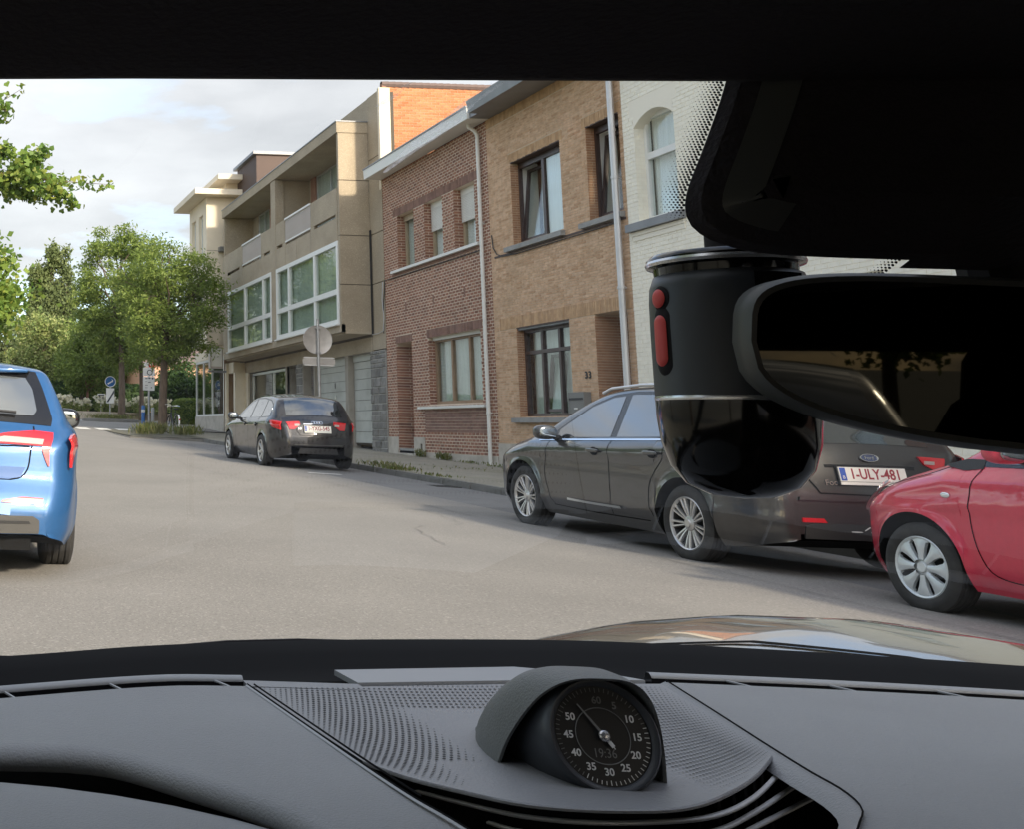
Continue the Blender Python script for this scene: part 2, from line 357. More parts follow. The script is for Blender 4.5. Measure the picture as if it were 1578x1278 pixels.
# planted build-out of the kerb before the junction
bo = sheet('planted_verge', 'ground', np.linspace(6.1, 8.6, 4), np.linspace(36.9, 45.4, 6), lambda x, y: gz(y)-.01); tag(bo, kind='structure')
for k in range(8): kerb(5.97, 37+k, 0, bo, -.02)
for k in range(3):
    o = kerb(6.95+k*.82, 36.75, math.pi/2, bo, -.02)

# ------------------------------------------------------------------ facade helpers (street fronts face -X)
def cells(a0, a1, b0, b1, holes):
    A = sorted({a0, a1, *[min(max(v, a0), a1) for h in holes for v in h[:2]]}); B = sorted({b0, b1, *[min(max(v, b0), b1) for h in holes for v in h[2:4]]})
    for i in range(len(A)-1):
        for j in range(len(B)-1):
            ca, cb = (A[i]+A[i+1])/2, (B[j]+B[j+1])/2
            if not any(h[0] < ca < h[1] and h[2] < cb < h[3] for h in holes): yield A[i], A[i+1], B[j], B[j+1]
def wall_mesh(xf, y0, y1, z0, z1, holes, depth=.28):
    """street wall with openings and their reveals"""
    mb = MB()
    for a, b, c, d in cells(y0, y1, z0, z1, holes): mb.quad((xf, b, c), (xf, a, c), (xf, a, d), (xf, b, d))
    for h in holes:
        dp = h[4] if len(h) > 4 else depth; a, b, c, d = h[:4]; e = xf+dp
        mb.quad((xf, b, c), (xf, b, d), (e, b, d), (e, b, c)); mb.quad((xf, a, d), (xf, a, c), (e, a, c), (e, a, d))
        mb.quad((xf, a, c), (xf, b, c), (e, b, c), (e, a, c)); mb.quad((xf, b, d), (xf, a, d), (e, a, d), (e, b, d))
    mb.quad((xf, y0, z0), (xf, y0, z1), (xf+.3, y0, z1), (xf+.3, y0, z0)); mb.quad((xf, y1, z1), (xf, y1, z0), (xf+.3, y1, z0), (xf+.3, y1, z1))
    return mb
def course_bricks(y0, y1, z0, z1, holes, ch, bl, gap, seed=0, half=True, vgap=None):
    """running-bond rectangles (ya, yb, za, zb) clipped at the openings"""
    rr = random.Random(seed); out = []; n = int(round((z1-z0)/ch))
    for i in range(n):
        za = z0+i*ch; zb = za+ch-gap; zm = (za+zb)/2
        cuts = sorted((h[0], h[1]) for h in holes if h[2] < zm < h[3])
        segs = []; p = y0
        for a, b in cuts:
            if a > p: segs.append((p, a))
            p = max(p, b)
        if p < y1: segs.append((p, y1))
        off = (bl/2 if (i % 2 and half) else 0)
        for a, b in segs:
            k = math.floor((a-y0-off)/bl)
            y = y0+off+k*bl
            while y < b:
                ya, yb = max(y, a), min(y+bl-(vgap or gap), b)
                if yb-ya > .02: out.append((ya, yb, za+rr.uniform(-.001, .001), zb))
                y += bl
    return out
def brick_mb(rects, xf, proud, seed=1, d=.004):
    rr = random.Random(seed); mb = MB()
    for a, b, c, e in rects:
        p = xf-proud+rr.uniform(-d, d)*.5; q = xf+.004
        mb.add([(p,a,c),(p,b,c),(p,b,e),(p,a,e),(q,a,c),(q,b,c),(q,b,e),(q,a,e)], [(1,0,3,2),(0,1,5,4),(1,2,6,5),(2,3,7,6),(3,0,4,7)])
    return mb
def lay_bricks(rects, xf, proud, material, parent, single=300, key=None, name='brick'):
    """the nearest bricks as objects of their own (shared meshes), the rest as one stuff part"""
    rects = sorted(rects, key=key or (lambda r: r[0]))
    cache = {}
    for a, b, c, e in rects[:single]:
        k = (round(b-a, 3), round(e-c, 3))
        if k not in cache: cache[k] = brick_mb([(0, k[0], 0, k[1])], 0, proud, d=0).mesh('brick', material)
        o = link(name, cache[k], parent); o.location = (xf+random.uniform(-.0015, .0015), a, c)
    if len(rects) > single:
        tag(brick_mb(rects[single:], xf, proud).build('bricks', material, parent), kind='stuff')
def soldiers(y0, y1, z0, z1, w, gap, xf, proud, material, parent, name='soldier_course'):
    n = max(1, round((y1-y0)/w)); w = (y1-y0)/n
    return brick_mb([(y0+i*w, y0+(i+1)*w-gap, z0, z1-gap) for i in range(n)], xf, proud).build(name, material, parent)
def jamb_bricks(y, z0, z1, xf, dep, ch, gap, material, parent):
    """bricks on the far reveal of an opening (facing the viewer down the street)"""
    mb = MB(); n = int((z1-z0)/ch)
    for i in range(n):
        za = z0+i*ch; zb = za+ch-gap; cut = dep*(.5 if i % 2 else 1.0)
        for a, b in ((0, cut-gap), (cut, dep)) if cut < dep else ((0, dep),):
            p = y-.005; x0, x1 = xf+a-(.006 if a == 0 else 0), xf+b
            mb.add([(x0,p,za),(x1,p,za),(x1,p,zb),(x0,p,zb),(x0,y+.01,za),(x1,y+.01,za),(x1,y+.01,zb),(x0,y+.01,zb)], [(0,1,2,3),(5,4,7,6),(4,5,1,0),(3,2,6,7),(4,0,3,7),(1,5,6,2)])
    o = mb.build('jamb_bricks', material, parent); tag(o, kind='stuff'); return o
def rbox(mb, x0, x1, y0, y1, z0, z1): mb.box(x0, x1, y0, y1, z0, z1)
def window(parent, y0, y1, z0, z1, x, fm, fw=.07, fd=.07, mull=(), trans=(), glass='house_glass', curtain=None, ctop=1.0, room=True, mw=None, name='window', cdist=.03):
    """frame with mullions and transoms as one part; panes, curtains and the dark room behind are its sub-parts"""
    mb = MB(); mw = mw or fw; e = .0
    mb.box(x, x+fd, y0, y0+fw, z0, z1); mb.box(x, x+fd, y1-fw, y1, z0, z1)
    mb.box(x, x+fd, y0+fw, y1-fw, z0, z0+fw); mb.box(x, x+fd, y0+fw, y1-fw, z1-fw, z1)
    ys = [y0+fw] + sum([[m-mw/2, m+mw/2] for m in mull], []) + [y1-fw]
    zs = [z0+fw] + sum([[t-mw/2, t+mw/2] for t in trans], []) + [z1-fw]
    for m in mull: mb.box(x+.004, x+fd, m-mw/2, m+mw/2, z0+fw, z1-fw)
    for t in trans: mb.box(x-.006, x+fd-.004, y0+fw, y1-fw, t-mw/2, t+mw/2)
    f = mb.build(name, fm, parent)
    for i in range(0, len(ys), 2):
        for j in range(0, len(zs), 2):
            p = MB(); p.box(x+fd*.45, x+fd*.45+.012, ys[i]-.005, ys[i+1]+.005, zs[j]-.005, zs[j+1]+.005); p.build('pane', glass, f)
    if curtain:
        n = max(8, int((y1-y0)*26)); zt = z0+(z1-z0)*ctop
        c = MB(); c.grid([[(x+fd+cdist+.022*math.sin(k*1.9)+.012*math.sin(k*.7), lerp(y0+.02, y1-.02, k/n), z) for k in range(n+1)] for z in (z0+.02, zt)])
        c.build('curtain', curtain, f, smooth=True, angle=180)
    if room:
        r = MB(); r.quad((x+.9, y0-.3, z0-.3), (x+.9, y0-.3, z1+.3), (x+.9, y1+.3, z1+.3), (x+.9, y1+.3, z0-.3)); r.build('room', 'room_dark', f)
    return f
def sill(parent, y0, y1, zt, th, xf, out_=.09, material='bluestone', back=.15):
    mb = MB(); mb.add([(xf-out_, y0, zt-th), (xf+back, y0, zt-th), (xf+back, y1, zt-th), (xf-out_, y1, zt-th), (xf-out_, y0, zt-.02), (xf+back, y0, zt), (xf+back, y1, zt), (xf-out_, y1, zt-.02)], [(3,2,1,0),(4,5,6,7),(0,1,5,4),(1,2,6,5),(2,3,7,6),(3,0,4,7)])
    return mb.build('window_sill', material, parent)
def downpipe(parent, x, y, z0, z1, r, material, elbow=True, clips=(), tag_name='downpipe'):
    mb = MB(); pts = [(x, y, z0), (x, y, z1-.35), (x, y, z1-.18)]
    if elbow: pts += [(x-.05, y+.02, z1-.06), (x-.16, y+.05, z1+.02), (x-.18, y+.06, z1+.12)]
    mb.tube(pts, r, 10)
    o = mb.build(tag_name, material, parent, smooth=True)
    for z in clips:
        c = MB(); c.lathe([(r*1.22, -.025), (r*1.22, .025)], 12, 'z', (x, y, z)); c.box(x, x+.14, y-.012, y+.012, z-.012, z+.012); c.build('pipe_clip', material, o)
    return o
XF = 12.2

# ------------------------------------------------------------------ red brick house with the white gutter
H1 = thing('brick_house', 'narrow red brick house with white gutter between grey garages and tan house', 'house', (XF, 27.7, pave_z(XF, 27.7)), world_space=True)
y0, y1, zt = 24.66, 30.84, 8.45
up = [(28.78, 29.85, 5.72, 7.21), (27.07, 28.11, 5.72, 7.21), (25.34, 26.41, 5.72, 7.21)]
door = (29.15, 30.15, .80, 3.70, .75); win = (25.32, 28.12, 2.0, 3.70)
holes = up+[door, win]
wall_mesh(XF, y0, y1, .2, zt, holes).build('wall', 'mortar_light', H1)
excl = holes+[(25.18, 30.15, 7.21, 7.43), (29.10, 30.20, 3.70, 3.90), (25.22, 28.22, 3.70, 3.92), (24, 28.48, 0, .79), (28.48, 31, 0, 1.17), (25.12, 28.45, 1.30, 1.88)]
for vy in (29.45, 27.75, 26.03): excl.append((vy-.045, vy+.045, 4.5, 4.8))
lay_bricks(course_bricks(y0, y1, .2, zt, excl, .0745, .185, .020, 3, vgap=.036), XF, .007, 'brick_red', H1)
lay_bricks(course_bricks(25.12, 28.45, 1.30, 1.88, [], .0725, .222, .009, 4), XF, .007, 'brick_purple', H1, single=0)
soldiers(25.18, 30.15, 7.21, 7.43, .075, .01, XF, .009, 'brick_purple', H1)
soldiers(29.10, 30.20, 3.70, 3.90, .075, .01, XF, .009, 'brick_purple', H1)
soldiers(25.22, 28.22, 3.70, 3.92, .075, .01, XF, .009, 'brick_purple', H1)
for h in holes: jamb_bricks(h[1], h[2], h[3], XF, .2 if h is not door else .7, .0745, .014, 'brick_red', H1)
for vy in (29.45, 27.75, 26.03):
    v = MB(); v.box(XF-.004, XF+.05, vy-.04, vy+.04, 4.52, 4.78); v.build('wall_vent', 'brick_purple', H1)
for i, (a, b, c, d) in enumerate(up):
    f = window(H1, a, b, c, d, XF+.2, 'khaki_wood', .08, .08, curtain='curtain_grey' if i == 0 else 'curtain', ctop=1)
    bx = MB(); bx.box(XF+.17, XF+.199, a, b, d-.17, d); bx.build('shutter_box', 'shutter_white' if i else 'khaki_wood', f)
    if i:
        sb = MB(); n = 15 if i == 1 else 16; zb = (6.45 if i == 1 else 6.38); h = (d-.18-zb)/n
        for k in range(n):
            z = zb+k*h
            sb.add([(XF+.165, a+.04, z), (XF+.165, b-.04, z), (XF+.155, b-.04, z+h*.5), (XF+.155, a+.04, z+h*.5), (XF+.165, a+.04, z+h*.93), (XF+.165, b-.04, z+h*.93), (XF+.18, b-.04, z+h), (XF+.18, a+.04, z+h)], [(1,0,3,2), (2,3,4,5), (5,4,7,6)])
        sb.build('roller_shutter', 'shutter_white', f)
sill(H1, 25.1, 30.2, 5.72, .09, XF, .10, 'white_gutter')
s2 = MB(); s2.box(XF-.012, XF+.01, 25.05, 30.3, 5.56, 5.63); s2.build('string_course', 'brick_purple', H1)
f = window(H1, *win[:2], 2.0, 3.66, XF+.16, 'brown_wood', .085, .09, mull=(25.89+.35, 27.18), curtain='curtain_grey', cdist=.03)
bx = MB(); bx.box(XF+.10, XF+.15, 25.34, 28.1, 3.62, 3.70); bx.build('shutter_box', 'white_gutter', f)
sill(H1, 25.1, 28.72, 1.97, .08, XF, .09, 'white_gutter')
d = MB(); d.box(XF+.72, XF+.77, 29.17, 30.13, .82, 3.65); dr = d.build('door', 'brown_wood', H1)
for z in (1.1, 1.9, 2.7):
    p = MB(); p.box(XF+.70, XF+.719, 29.32, 29.98, z, z+.6); p.build('door_panel', 'brown_wood', dr)
p = MB(); p.blob((XF+.69, 29.28, 1.85), (.03, .03, .03), 1); p.build('door_handle', 'aluminium', dr, smooth=True)
p = MB(); p.box(XF+.0, XF+.72, 29.16, 30.14, .72, .86); p.build('door_step', 'bluestone', H1)
p = MB(); p.box(XF-.03, XF+.02, 24.68, 28.48, .1, .785); p.box(XF-.03, XF+.02, 28.481, 29.14, .1, 1.165); p.box(XF-.03, XF+.02, 30.16, 30.83, .1, 1.165); p.box(XF-.028, XF+.02, 29.14, 30.16, .1, .74); p.build('plinth', 'plinth', H1)
p = MB(); p.box(XF-.034, XF-.02, 28.62, 28.72, .80, 1.0); p.build('cellar_vent', 'joint_dark', H1)
gt = MB(); gt.add([(11.70, 24.5, 8.46), (12.19, 24.5, 8.46), (12.19, 30.9, 8.46), (11.70, 30.9, 8.46), (11.68, 24.5, 8.72), (12.19, 24.5, 8.74), (12.19, 30.9, 8.74), (11.68, 30.9, 8.72)], [(3,2,1,0),(0,1,5,4),(1,2,6,5),(2,3,7,6),(3,0,4,7),(4,5,6,7)])
gt.build('gutter', 'white_gutter', H1)
p = MB(); p.box(11.66, 11.70, 24.49, 30.91, 8.725, 8.76); p.build('gutter_trim', 'zinc', H1)
rf = MB(); rf.add([(12.0, 24.66, 8.75), (16.5, 24.66, 10.4), (16.5, 30.84, 10.4), (12.0, 30.84, 8.75)], [(0,1,2,3)]); rf.box(16.5, 20, 24.66, 30.84, 0, 10.4); rf.build('roof', 'roof_tile', H1)
downpipe(H1, XF-.08, 24.93, .58, 8.36, .042, 'white_gutter', clips=(3.55, 6.1, 1.75))
# ------------------------------------------------------------------ tan brick house
H2 = thing('brick_house', 'tan brick house with dark tilted windows, dark zinc gutter and number 33', 'house', (XF, 22, pave_z(XF, 22)), world_space=True)
y0, y1, zt = 19.52, 24.655, 8.45
WL, WR, WD, DR = (21.65, 23.63, 5.38, 7.21), (19.0+.62, 20.72, 5.38, 7.22), (21.64, 23.68, 1.66, 3.56), (19.75, 20.76, .6, 3.57, .9)
holes = [WL, (19.66, 20.72, 5.38, 7.22), WD, DR]; WR = holes[1]
wall_mesh(XF, y0, y1, .2, zt, holes).build('wall', 'mortar_tan', H2)
excl = holes+[(y0-1, y1+1, 8.24, 8.5), (y0-1, y1+1, 0, 1.07), (19.6, 24.4, 3.57, 3.83), (21.55, 23.75, 7.21, 7.42), (19.6, 20.85, 7.22, 7.43)]
lay_bricks(course_bricks(y0, y1, .2, zt, excl, .0525, .215, .010, 5), XF, .006, 'brick_tan', H2, key=lambda r: r[0]+(6 if r[2] < 1.9 or r[2] > 8 else 0))
soldiers(y0, y1, 8.25, 8.47, .06, .008, XF, .014, 'brick_tan_soldier', H2)
soldiers(19.6, 24.4, 3.57, 3.83, .06, .008, XF, .009, 'brick_tan_soldier', H2)
soldiers(21.55, 23.75, 7.21, 7.42, .06, .008, XF, .009, 'brick_tan_soldier', H2)
soldiers(19.6, 20.85, 7.22, 7.43, .06, .008, XF, .009, 'brick_tan_soldier', H2)
for h in holes: jamb_bricks(h[1], h[2], h[3], XF, .2 if h is not DR else .85, .0525, .010, 'brick_jamb', H2)
p = MB(); p.box(XF-.03, XF+.05, y0+.01, y1-.01, .1, 1.07); p.build('plinth', 'plinth', H2)
mat('steel_lintel', (.09, .06, .05), .7)
for a, b, c, d in (WL, WR, WD):
    p = MB(); p.box(XF-.01, XF+.19, a, b, d-.012, d+.012); p.build('lintel', 'steel_lintel', H2)
def tilted_sash(parent, y0, y1, z0, z1, x, tilt, fm, fw=.06):
    """sash tipped inwards about its lower edge"""
    mb = MB(); g_ = MB()
    mb.box(0, .06, y0, y0+fw, 0, z1-z0); mb.box(0, .06, y1-fw, y1, 0, z1-z0); mb.box(0, .06, y0+fw, y1-fw, 0, fw); mb.box(0, .06, y0+fw, y1-fw, z1-z0-fw, z1-z0)
    g_.box(.025, .037, y0+fw-.004, y1-fw+.004, fw-.004, z1-z0-fw+.004)
    M = Matrix.Translation((x, 0, z0)) @ Matrix.Rotation(tilt, 4, 'Y')
    a = mb.mesh('sash', fm); a.transform(M); b = g_.mesh('pane', 'house_glass'); b.transform(M)
    link('sash', a, parent); link('pane', b, parent)
for (a, b, c, d), mid in ((WL, 22.62), (WR, None)):
    mb = MB(); x = XF+.16; fw = .06
    mb.box(x, x+.07, a, a+fw, c, d); mb.box(x, x+.07, b-fw, b, c, d); mb.box(x, x+.07, a+fw, b-fw, c, c+fw); mb.box(x, x+.07, a+fw, b-fw, d-fw-.08, d)
    if mid: mb.box(x, x+.07, mid-.05, mid+.05, c+fw, d-fw-.08)
    f = mb.build('window', 'dark_wood', H2)
    if mid:
        p = MB(); p.box(x+.03, x+.042, a+fw, mid-.05, c+fw, d-fw); p.build('pane', 'house_glass', f)
        cu = MB(); cu.grid([[(x+.060+.006*math.sin(k), lerp(a, mid, k/24), z) for k in range(25)] for z in (c, d)]); cu.build('curtain', 'curtain', f, smooth=True)
        tilted_sash(f, mid+.05, b-fw, c+fw, d-fw-.1, x+.02, R(5.5), 'dark_wood')
    else: tilted_sash(f, a+fw, b-fw, c+fw, d-fw-.1, x+.02, R(5.5), 'dark_wood')
    lo, hi = (mid if mid else a), b
    for (ya, yb, dx) in ((hi-.75, hi-.08, .0),):
        n = 20; cu = MB(); cu.grid([[(x+.45+.03*math.sin(k*1.7), lerp(ya, yb, k/n), z) for k in range(n+1)] for z in (c, d)]); cu.build('curtain', 'curtain_grey', f, smooth=True)
    rv = MB(); rv.box(x+.07, x+.42, b-.03, b+.01, c, d); rv.box(x+.07, x+.42, a+.0, b, c-.03, c+.02); rv.build('inner_reveal', 'white_plastic', f)
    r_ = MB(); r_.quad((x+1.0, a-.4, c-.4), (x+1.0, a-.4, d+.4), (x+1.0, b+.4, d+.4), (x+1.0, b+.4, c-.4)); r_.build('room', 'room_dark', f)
    net = MB(); ya, yb = a+.02, hi-.35; n = 18
    if not mid: ya, yb = a, a+.55
    else: ya, yb = mid+.05, mid+.5
    net.grid([[(x+.30+.015*math.sin(k*2.1), lerp(ya, yb - .35*t*(yb-ya), k/n), lerp(c, d, t)) for k in range(n+1)] for t in (0, .5, 1)]); net.build('net_curtain', 'curtain', f, smooth=True)
sill(H2, 21.6, 23.9, 5.37, .12, XF, .10); sill(H2, 19.62, 20.98, 5.37, .12, XF, .10); sill(H2, 21.45, 23.9, 1.65, .12, XF, .10)
st = MB(); st.box(XF-.012, XF, 19.6, 24.5, 5.20, 5.245); st.build('string_course', 'steel_lintel', H2)
a, b, c, d = WD; x = XF+.15
f = window(H2, a, b, c, d-.04, x, 'dark_wood', .07, .09, mull=(22.32, 22.98), trans=(3.02,), mw=.075, curtain='curtain_grey', ctop=1, cdist=.12)
tilted_sash(f, 22.37, 22.93, c+.1, 2.96, x+.03, R(6), 'dark_wood', .06)
p = MB(); p.box(XF+.02, XF+.14, a, b, d-.05, d-.005); p.build('blind_guide', 'zinc', f)
d = MB(); d.box(XF+.86, XF+.91, 19.77, 20.74, .62, 2.85); dr = d.build('door', 'dark_wood', H2)
p = MB(); p.box(XF+.845, XF+.859, 19.85, 20.12, 1.5, 2.55); p.build('door_pane', 'house_glass', dr)
p = MB(); p.box(XF+.84, XF+.858, 20.3, 20.62, .8, 2.6); p.build('door_panel', 'dark_wood', dr)
f = window(H2, 19.77, 20.74, 2.9, 3.55, XF+.86, 'dark_wood', .05, .05, curtain='curtain', name='transom_window', cdist=.05)
p = MB(); p.box(XF+.02, XF+.85, 19.76, 20.75, .55, .72); p.build('door_step', 'bluestone', H2)
for k, ch in enumerate('33'):
    me = text_mesh(ch, .19, 'house_number', 'black_plastic', .006, bold=.004)
    me.transform(Matrix.Translation((XF-.016, 21.13-.12*k, 2.43)) @ Matrix(((0,0,-1,0),(-1,0,0,0),(0,1,0,0),(0,0,0,1)))); link('house_number', me, H2)
mb_ = MB(); mb_.box(XF-.15, XF-.008, 21.02, 21.56, 1.70, 2.11); bx = mb_.build('letter_box', 'grey_box', H2)
p = MB(); p.box(XF-.16, XF-.149, 21.06, 21.52, 1.96, 2.0); p.build('letter_slot', 'black_plastic', bx)
p = MB(); p.box(XF-.158, XF-.15, 21.25, 21.36, 1.78, 1.81); p.build('name_plate', 'white_paint', bx)
gt = MB(); gt.add([(11.52, 19.45, 8.45), (12.195, 19.45, 8.45), (12.195, 24.06, 8.45), (11.52, 24.06, 8.45), (11.47, 19.45, 8.73), (12.195, 19.45, 8.78), (12.195, 24.06, 8.78), (11.47, 24.06, 8.73)], [(3,2,1,0),(0,1,5,4),(1,2,6,5),(2,3,7,6),(3,0,4,7),(4,5,6,7)]); gt.build('gutter', 'zinc', H2)
gt = MB(); gt.box(11.75, 12.195, 24.062, 24.65, 8.47, 8.70); gt.build('gutter_end', 'zinc', H2)
rf = MB(); rf.add([(12.0, 19.52, 8.8), (16.5, 19.52, 11.0), (16.5, 24.66, 11.0), (12.0, 24.66, 8.8)], [(0,1,2,3)]); rf.box(16.5, 20, 19.52, 24.65, 0, 11); rf.build('roof', 'roof_tile', H2)
downpipe(H2, XF-.10, 19.72, .45, 8.4, .055, 'zinc_pipe', elbow=False, clips=(3.95, 6.0, 1.9))
mat('cable_black', (.03, .03, .03), .6)
cb = MB(); cb.tube([(XF-.03, 24.55, 5.75), (XF-.03, 24.5, 5.45), (XF-.03, 24.35, 5.28), (XF-.03, 24.1, 5.2), (XF-.03, 23.5, 5.17), (XF-.03, 21, 5.17), (XF-.03, 19.9, 5.18)], .012, 6); cb.build('cable', 'cable_black', H2)
cb = MB(); cb.tube([(XF-.03, 30.95, 4.05), (XF-.04, 30.9, 4.3), (XF-.05, 30.86, 4.9), (XF-.03, 30.8, 5.35), (XF-.06, 30.7, 5.52), (XF-.03, 30.2, 5.52), (XF-.03, 25.1, 5.50)], .013, 6); cb.build('cable', 'cable_black', H1)
cb = MB(); cb.tube([(XF-.03, 31.8, 4.08), (XF-.05, 31.3, 4.07), (XF-.05, 30.93, 4.12), (XF-.05, 30.86, 4.5), (XF-.07, 30.9, 5.0), (XF-.05, 30.87, 5.5)], .012, 6); cb.build('cable', 'zinc_pipe', H1)
# ------------------------------------------------------------------ white-painted house
H3 = thing('brick_house', 'white painted brick house with arched upper window beside the tan house', 'house', (XF, 16.5, pave_z(XF, 16.5)), world_space=True)
y0, y1, zt = 13.0, 19.515, 9.4
W1, W2, W3, D3 = (18.1, 19.2, 5.07, 7.0), (15.3, 16.4, 5.07, 7.0), (14.2, 16.3, 1.4, 3.5), (17.3, 18.4, .5, 3.5)
wall_mesh(XF-.02, y0, y1, 0, zt, [W1, W2, W3, D3]).build('wall', 'mortar_white', H3)
lay_bricks(course_bricks(y0, y1, 0.9, zt, [W1, W2, W3, D3, (18.0, 19.3, 7.0, 7.3), (15.2, 16.5, 7.0, 7.3)], .0745, .222, .011, 9), XF-.02, .006, 'brick_white', H3, key=lambda r: abs(r[0]-17.2)+.35*abs(r[2]-5.6))
for a, b, c, d in (W1, W2):
    # segmental arch: the wall above the opening follows the curve
    fl = MB(); n = 12; rows = []
    for k in range(n+1):
        t = k/n; y = lerp(a, b, t); z = d-.22+.22*math.sin(math.pi*t)**.8
        rows.append([(XF-.026, y, z), (XF-.026, y, d+.3)])
    fl.grid(rows); fl.grid([[(XF-.026, r[0][1], r[0][2]), (XF+.2, r[0][1], r[0][2])] for r in rows], flip=True)
    fl.box(XF-.025, XF+.01, a-.1, a, d-.0, d+.3); fl.box(XF-.025, XF+.01, b, b+.1, d-.0, d+.3)
    fl.build('window_arch', 'mortar_white', H3)
    jamb_bricks(b, c, d-.2, XF-.02, .18, .0745, .011, 'brick_white', H3)
    window(H3, a, b, c, d, XF+.15, 'white_plastic', .085, .08, trans=(6.25,), mw=.12, curtain='curtain', cdist=.06)
    sill(H3, a-.15, b+.28, c-.0, .16, XF-.02, .10, 'zinc')
    p = MB(); p.box(XF-.05, XF, a-.12, b+.22, c-.24, c-.17); p.box(XF-.04, XF, a-.12, b+.2, c-.33, c-.25); p.build('sill_moulding', 'mortar_white', H3)
window(H3, *W3, XF+.15, 'white_plastic', .085, .08, mull=(15.25,), curtain='curtain'); sill(H3, 14.1, 16.4, 1.4, .1, XF-.02)
d = MB(); d.box(XF+.2, XF+.26, *D3[:2], .5, 3.5); d.build('door', 'dark_wood', H3)
rf = MB(); rf.box(XF-.45, XF, y0, y1, 9.4, 9.65); rf.box(16.5, 20, y0, y1, 0, 11); rf.add([(12, y0, 9.6), (16.5, y0, 11), (16.5, y1, 11), (12, y1, 9.6)], [(0,1,2,3)]); rf.build('roof', 'roof_tile', H3)
# houses of the same row nearer than the frame shows: they close the street front beside and behind the car
mat('brick_plain', (.34, .19, .13), .9, var=.12, vs=5, bump=.3)
mat('render_plain', (.62, .58, .5), .9, var=.06)
for i, (a, b, h_, m_, lab) in enumerate(((6.6, 12.98, 8.9, 'brick_plain', 'plain dark red brick house right of the white painted house'), (.4, 6.58, 8.6, 'render_plain', 'pale rendered house right of the red brick row house'), (-6, .38, 9.0, 'brick_plain', 'red brick house level with the parked viewing car'), (-13, -6.02, 8.7, 'render_plain', 'pale rendered house behind the viewing car'))):
    Hn = thing('row_house', lab, 'house', (XF, (a+b)/2, pave_z(XF, (a+b)/2)), world_space=True)
    w_ = b-a; hs = [(a+.6, a+1.8, 5, 6.9), (b-1.8, b-.6, 5, 6.9), (a+.6, a+2.6, 1.2, 3.3), (b-1.7, b-.6, .2, 3.2)]
    wall_mesh(XF+.01, a, b, -.5, h_, hs).build('wall', m_, Hn)
    for h in hs[:3]: window(Hn, *h, XF+.15, 'white_plastic', .08, .08, curtain='curtain')
    d = MB(); d.box(XF+.2, XF+.26, *hs[3]); d.build('door', 'dark_wood', Hn)
    rf = MB(); rf.box(XF-.4, XF, a, b, h_, h_+.25); rf.box(16.5, 20, a, b, -.5, h_+1.6); rf.add([(12, a, h_+.2), (16.5, a, h_+1.6), (16.5, b, h_+1.6), (12, b, h_+.2)], [(0,1,2,3)]); rf.build('roof', 'roof_tile', Hn)
# ------------------------------------------------------------------ concrete-panel apartment block with overhanging bay
BL = thing('apartment_block', 'beige concrete apartment block with overhanging bay and grey garages', 'apartment block', (XF, 38.5, pave_z(XF, 38.5)), world_space=True)
BX, BY0, BY1 = 11.3, 31.86, 45.78
def panel(x0, x1, y0, y1, z0, z1, name='panel', material='concrete'):
    g_ = .012; mb = MB(); mb.box(x0+(g_ if x1-x0 > .5 else 0), x1, y0+g_, y1-g_, z0+g_, z1-g_); return mb.build(name, material, BL)
core = MB()   # dark body behind the panel joints
core.box(BX+.06, BX+.14, BY0+.03, BY1-.03, 6.9, 7.6); core.box(BX+.03, 12.5, BY0+.03, BY0+.2, 4.2, 10.4); core.box(XF+.05, 12.6, 30.87, 31.95, .6, 11.1)
core.box(XF+.05, 12.7, 30.9, BY1+.9, 3.65, 4.1); core.build('joint_backing', 'joint_dark', BL)
# cheek of the bay: four storey-high panels seen end on; and the strip of wall beside it
for z0, z1 in ((4.13, 5.54), (5.54, 7.0), (7.0, 8.66), (8.66, 10.46)): panel(BX, XF+.06, BY0, BY0+.16, z0, z1, 'cheek_panel')
for z0, z1 in ((3.62, 5.54), (5.54, 7.0), (7.0, 9.25), (9.25, 11.18)): panel(XF, XF+.06, 30.87, BY0-.004, z0, z1, 'wall_panel')
for z0, z1 in ((7.0, 9.25), (9.25, 11.18)): panel(XF+.02, XF+.3, BY0, 36.5, max(z0, 10.46), z1, 'parapet_panel') if z1 > 10.5 else None
# bay front: lower band, band under the balconies, parapets, columns
for a, b in ((BY0, 35.1), (35.1, 38.5), (38.5, 42.2), (42.2, BY1)): panel(BX, BX+.12, a, b, 4.13, 4.38, 'band_panel')
sf = MB(); sf.box(BX+.12, XF+.05, BY0+.01, BY1-.01, 4.10, 4.16); sf.build('bay_soffit', 'concrete_soffit', BL)
dl = MB(); dl.box(XF-.03, XF+.02, BY0, BY1, 4.03, 4.10); dl.build('shadow_joint', 'joint_dark', BL)
for a, b in ((BY0+.16, 34.45), (34.45, 35.9), (35.9, 37.15), (37.15, 38.22), (38.80, 40.1), (40.1, 42.7), (42.7, BY1-.05)): panel(BX, BX+.12, a, b, 6.86, 7.57, 'band_panel')
for a, b in ((BY0+.16, 34.45), (37.15, 38.22), (38.80, 40.1), (42.72, BY1-.05)): panel(BX, BX+.12, a, b, 7.66, 8.47, 'parapet_panel')
for a, b in ((38.22, 38.80), (45.0, BY1)): panel(BX-.005, BX+.3, a, b, 4.38, 10.11 if a < 40 else 8.47, 'column')
panel(BX+.0, 12.62, 38.3, 38.72, 7.62, 10.11, 'partition_wall'); panel(BX+.02, 12.62, BY1-.16, BY1, 7.62, 10.11, 'end_wall')
for a, b in ((BY0+.16, 32.2), (34.1, 34.5), (37.1, 37.5), (38.1, 39.0), (39.75, 40.1), (42.7, 43.2), (45.0, BY1-.05)): panel(BX+.005, BX+.1, a, b, 7.55, 7.68, 'slot_block')
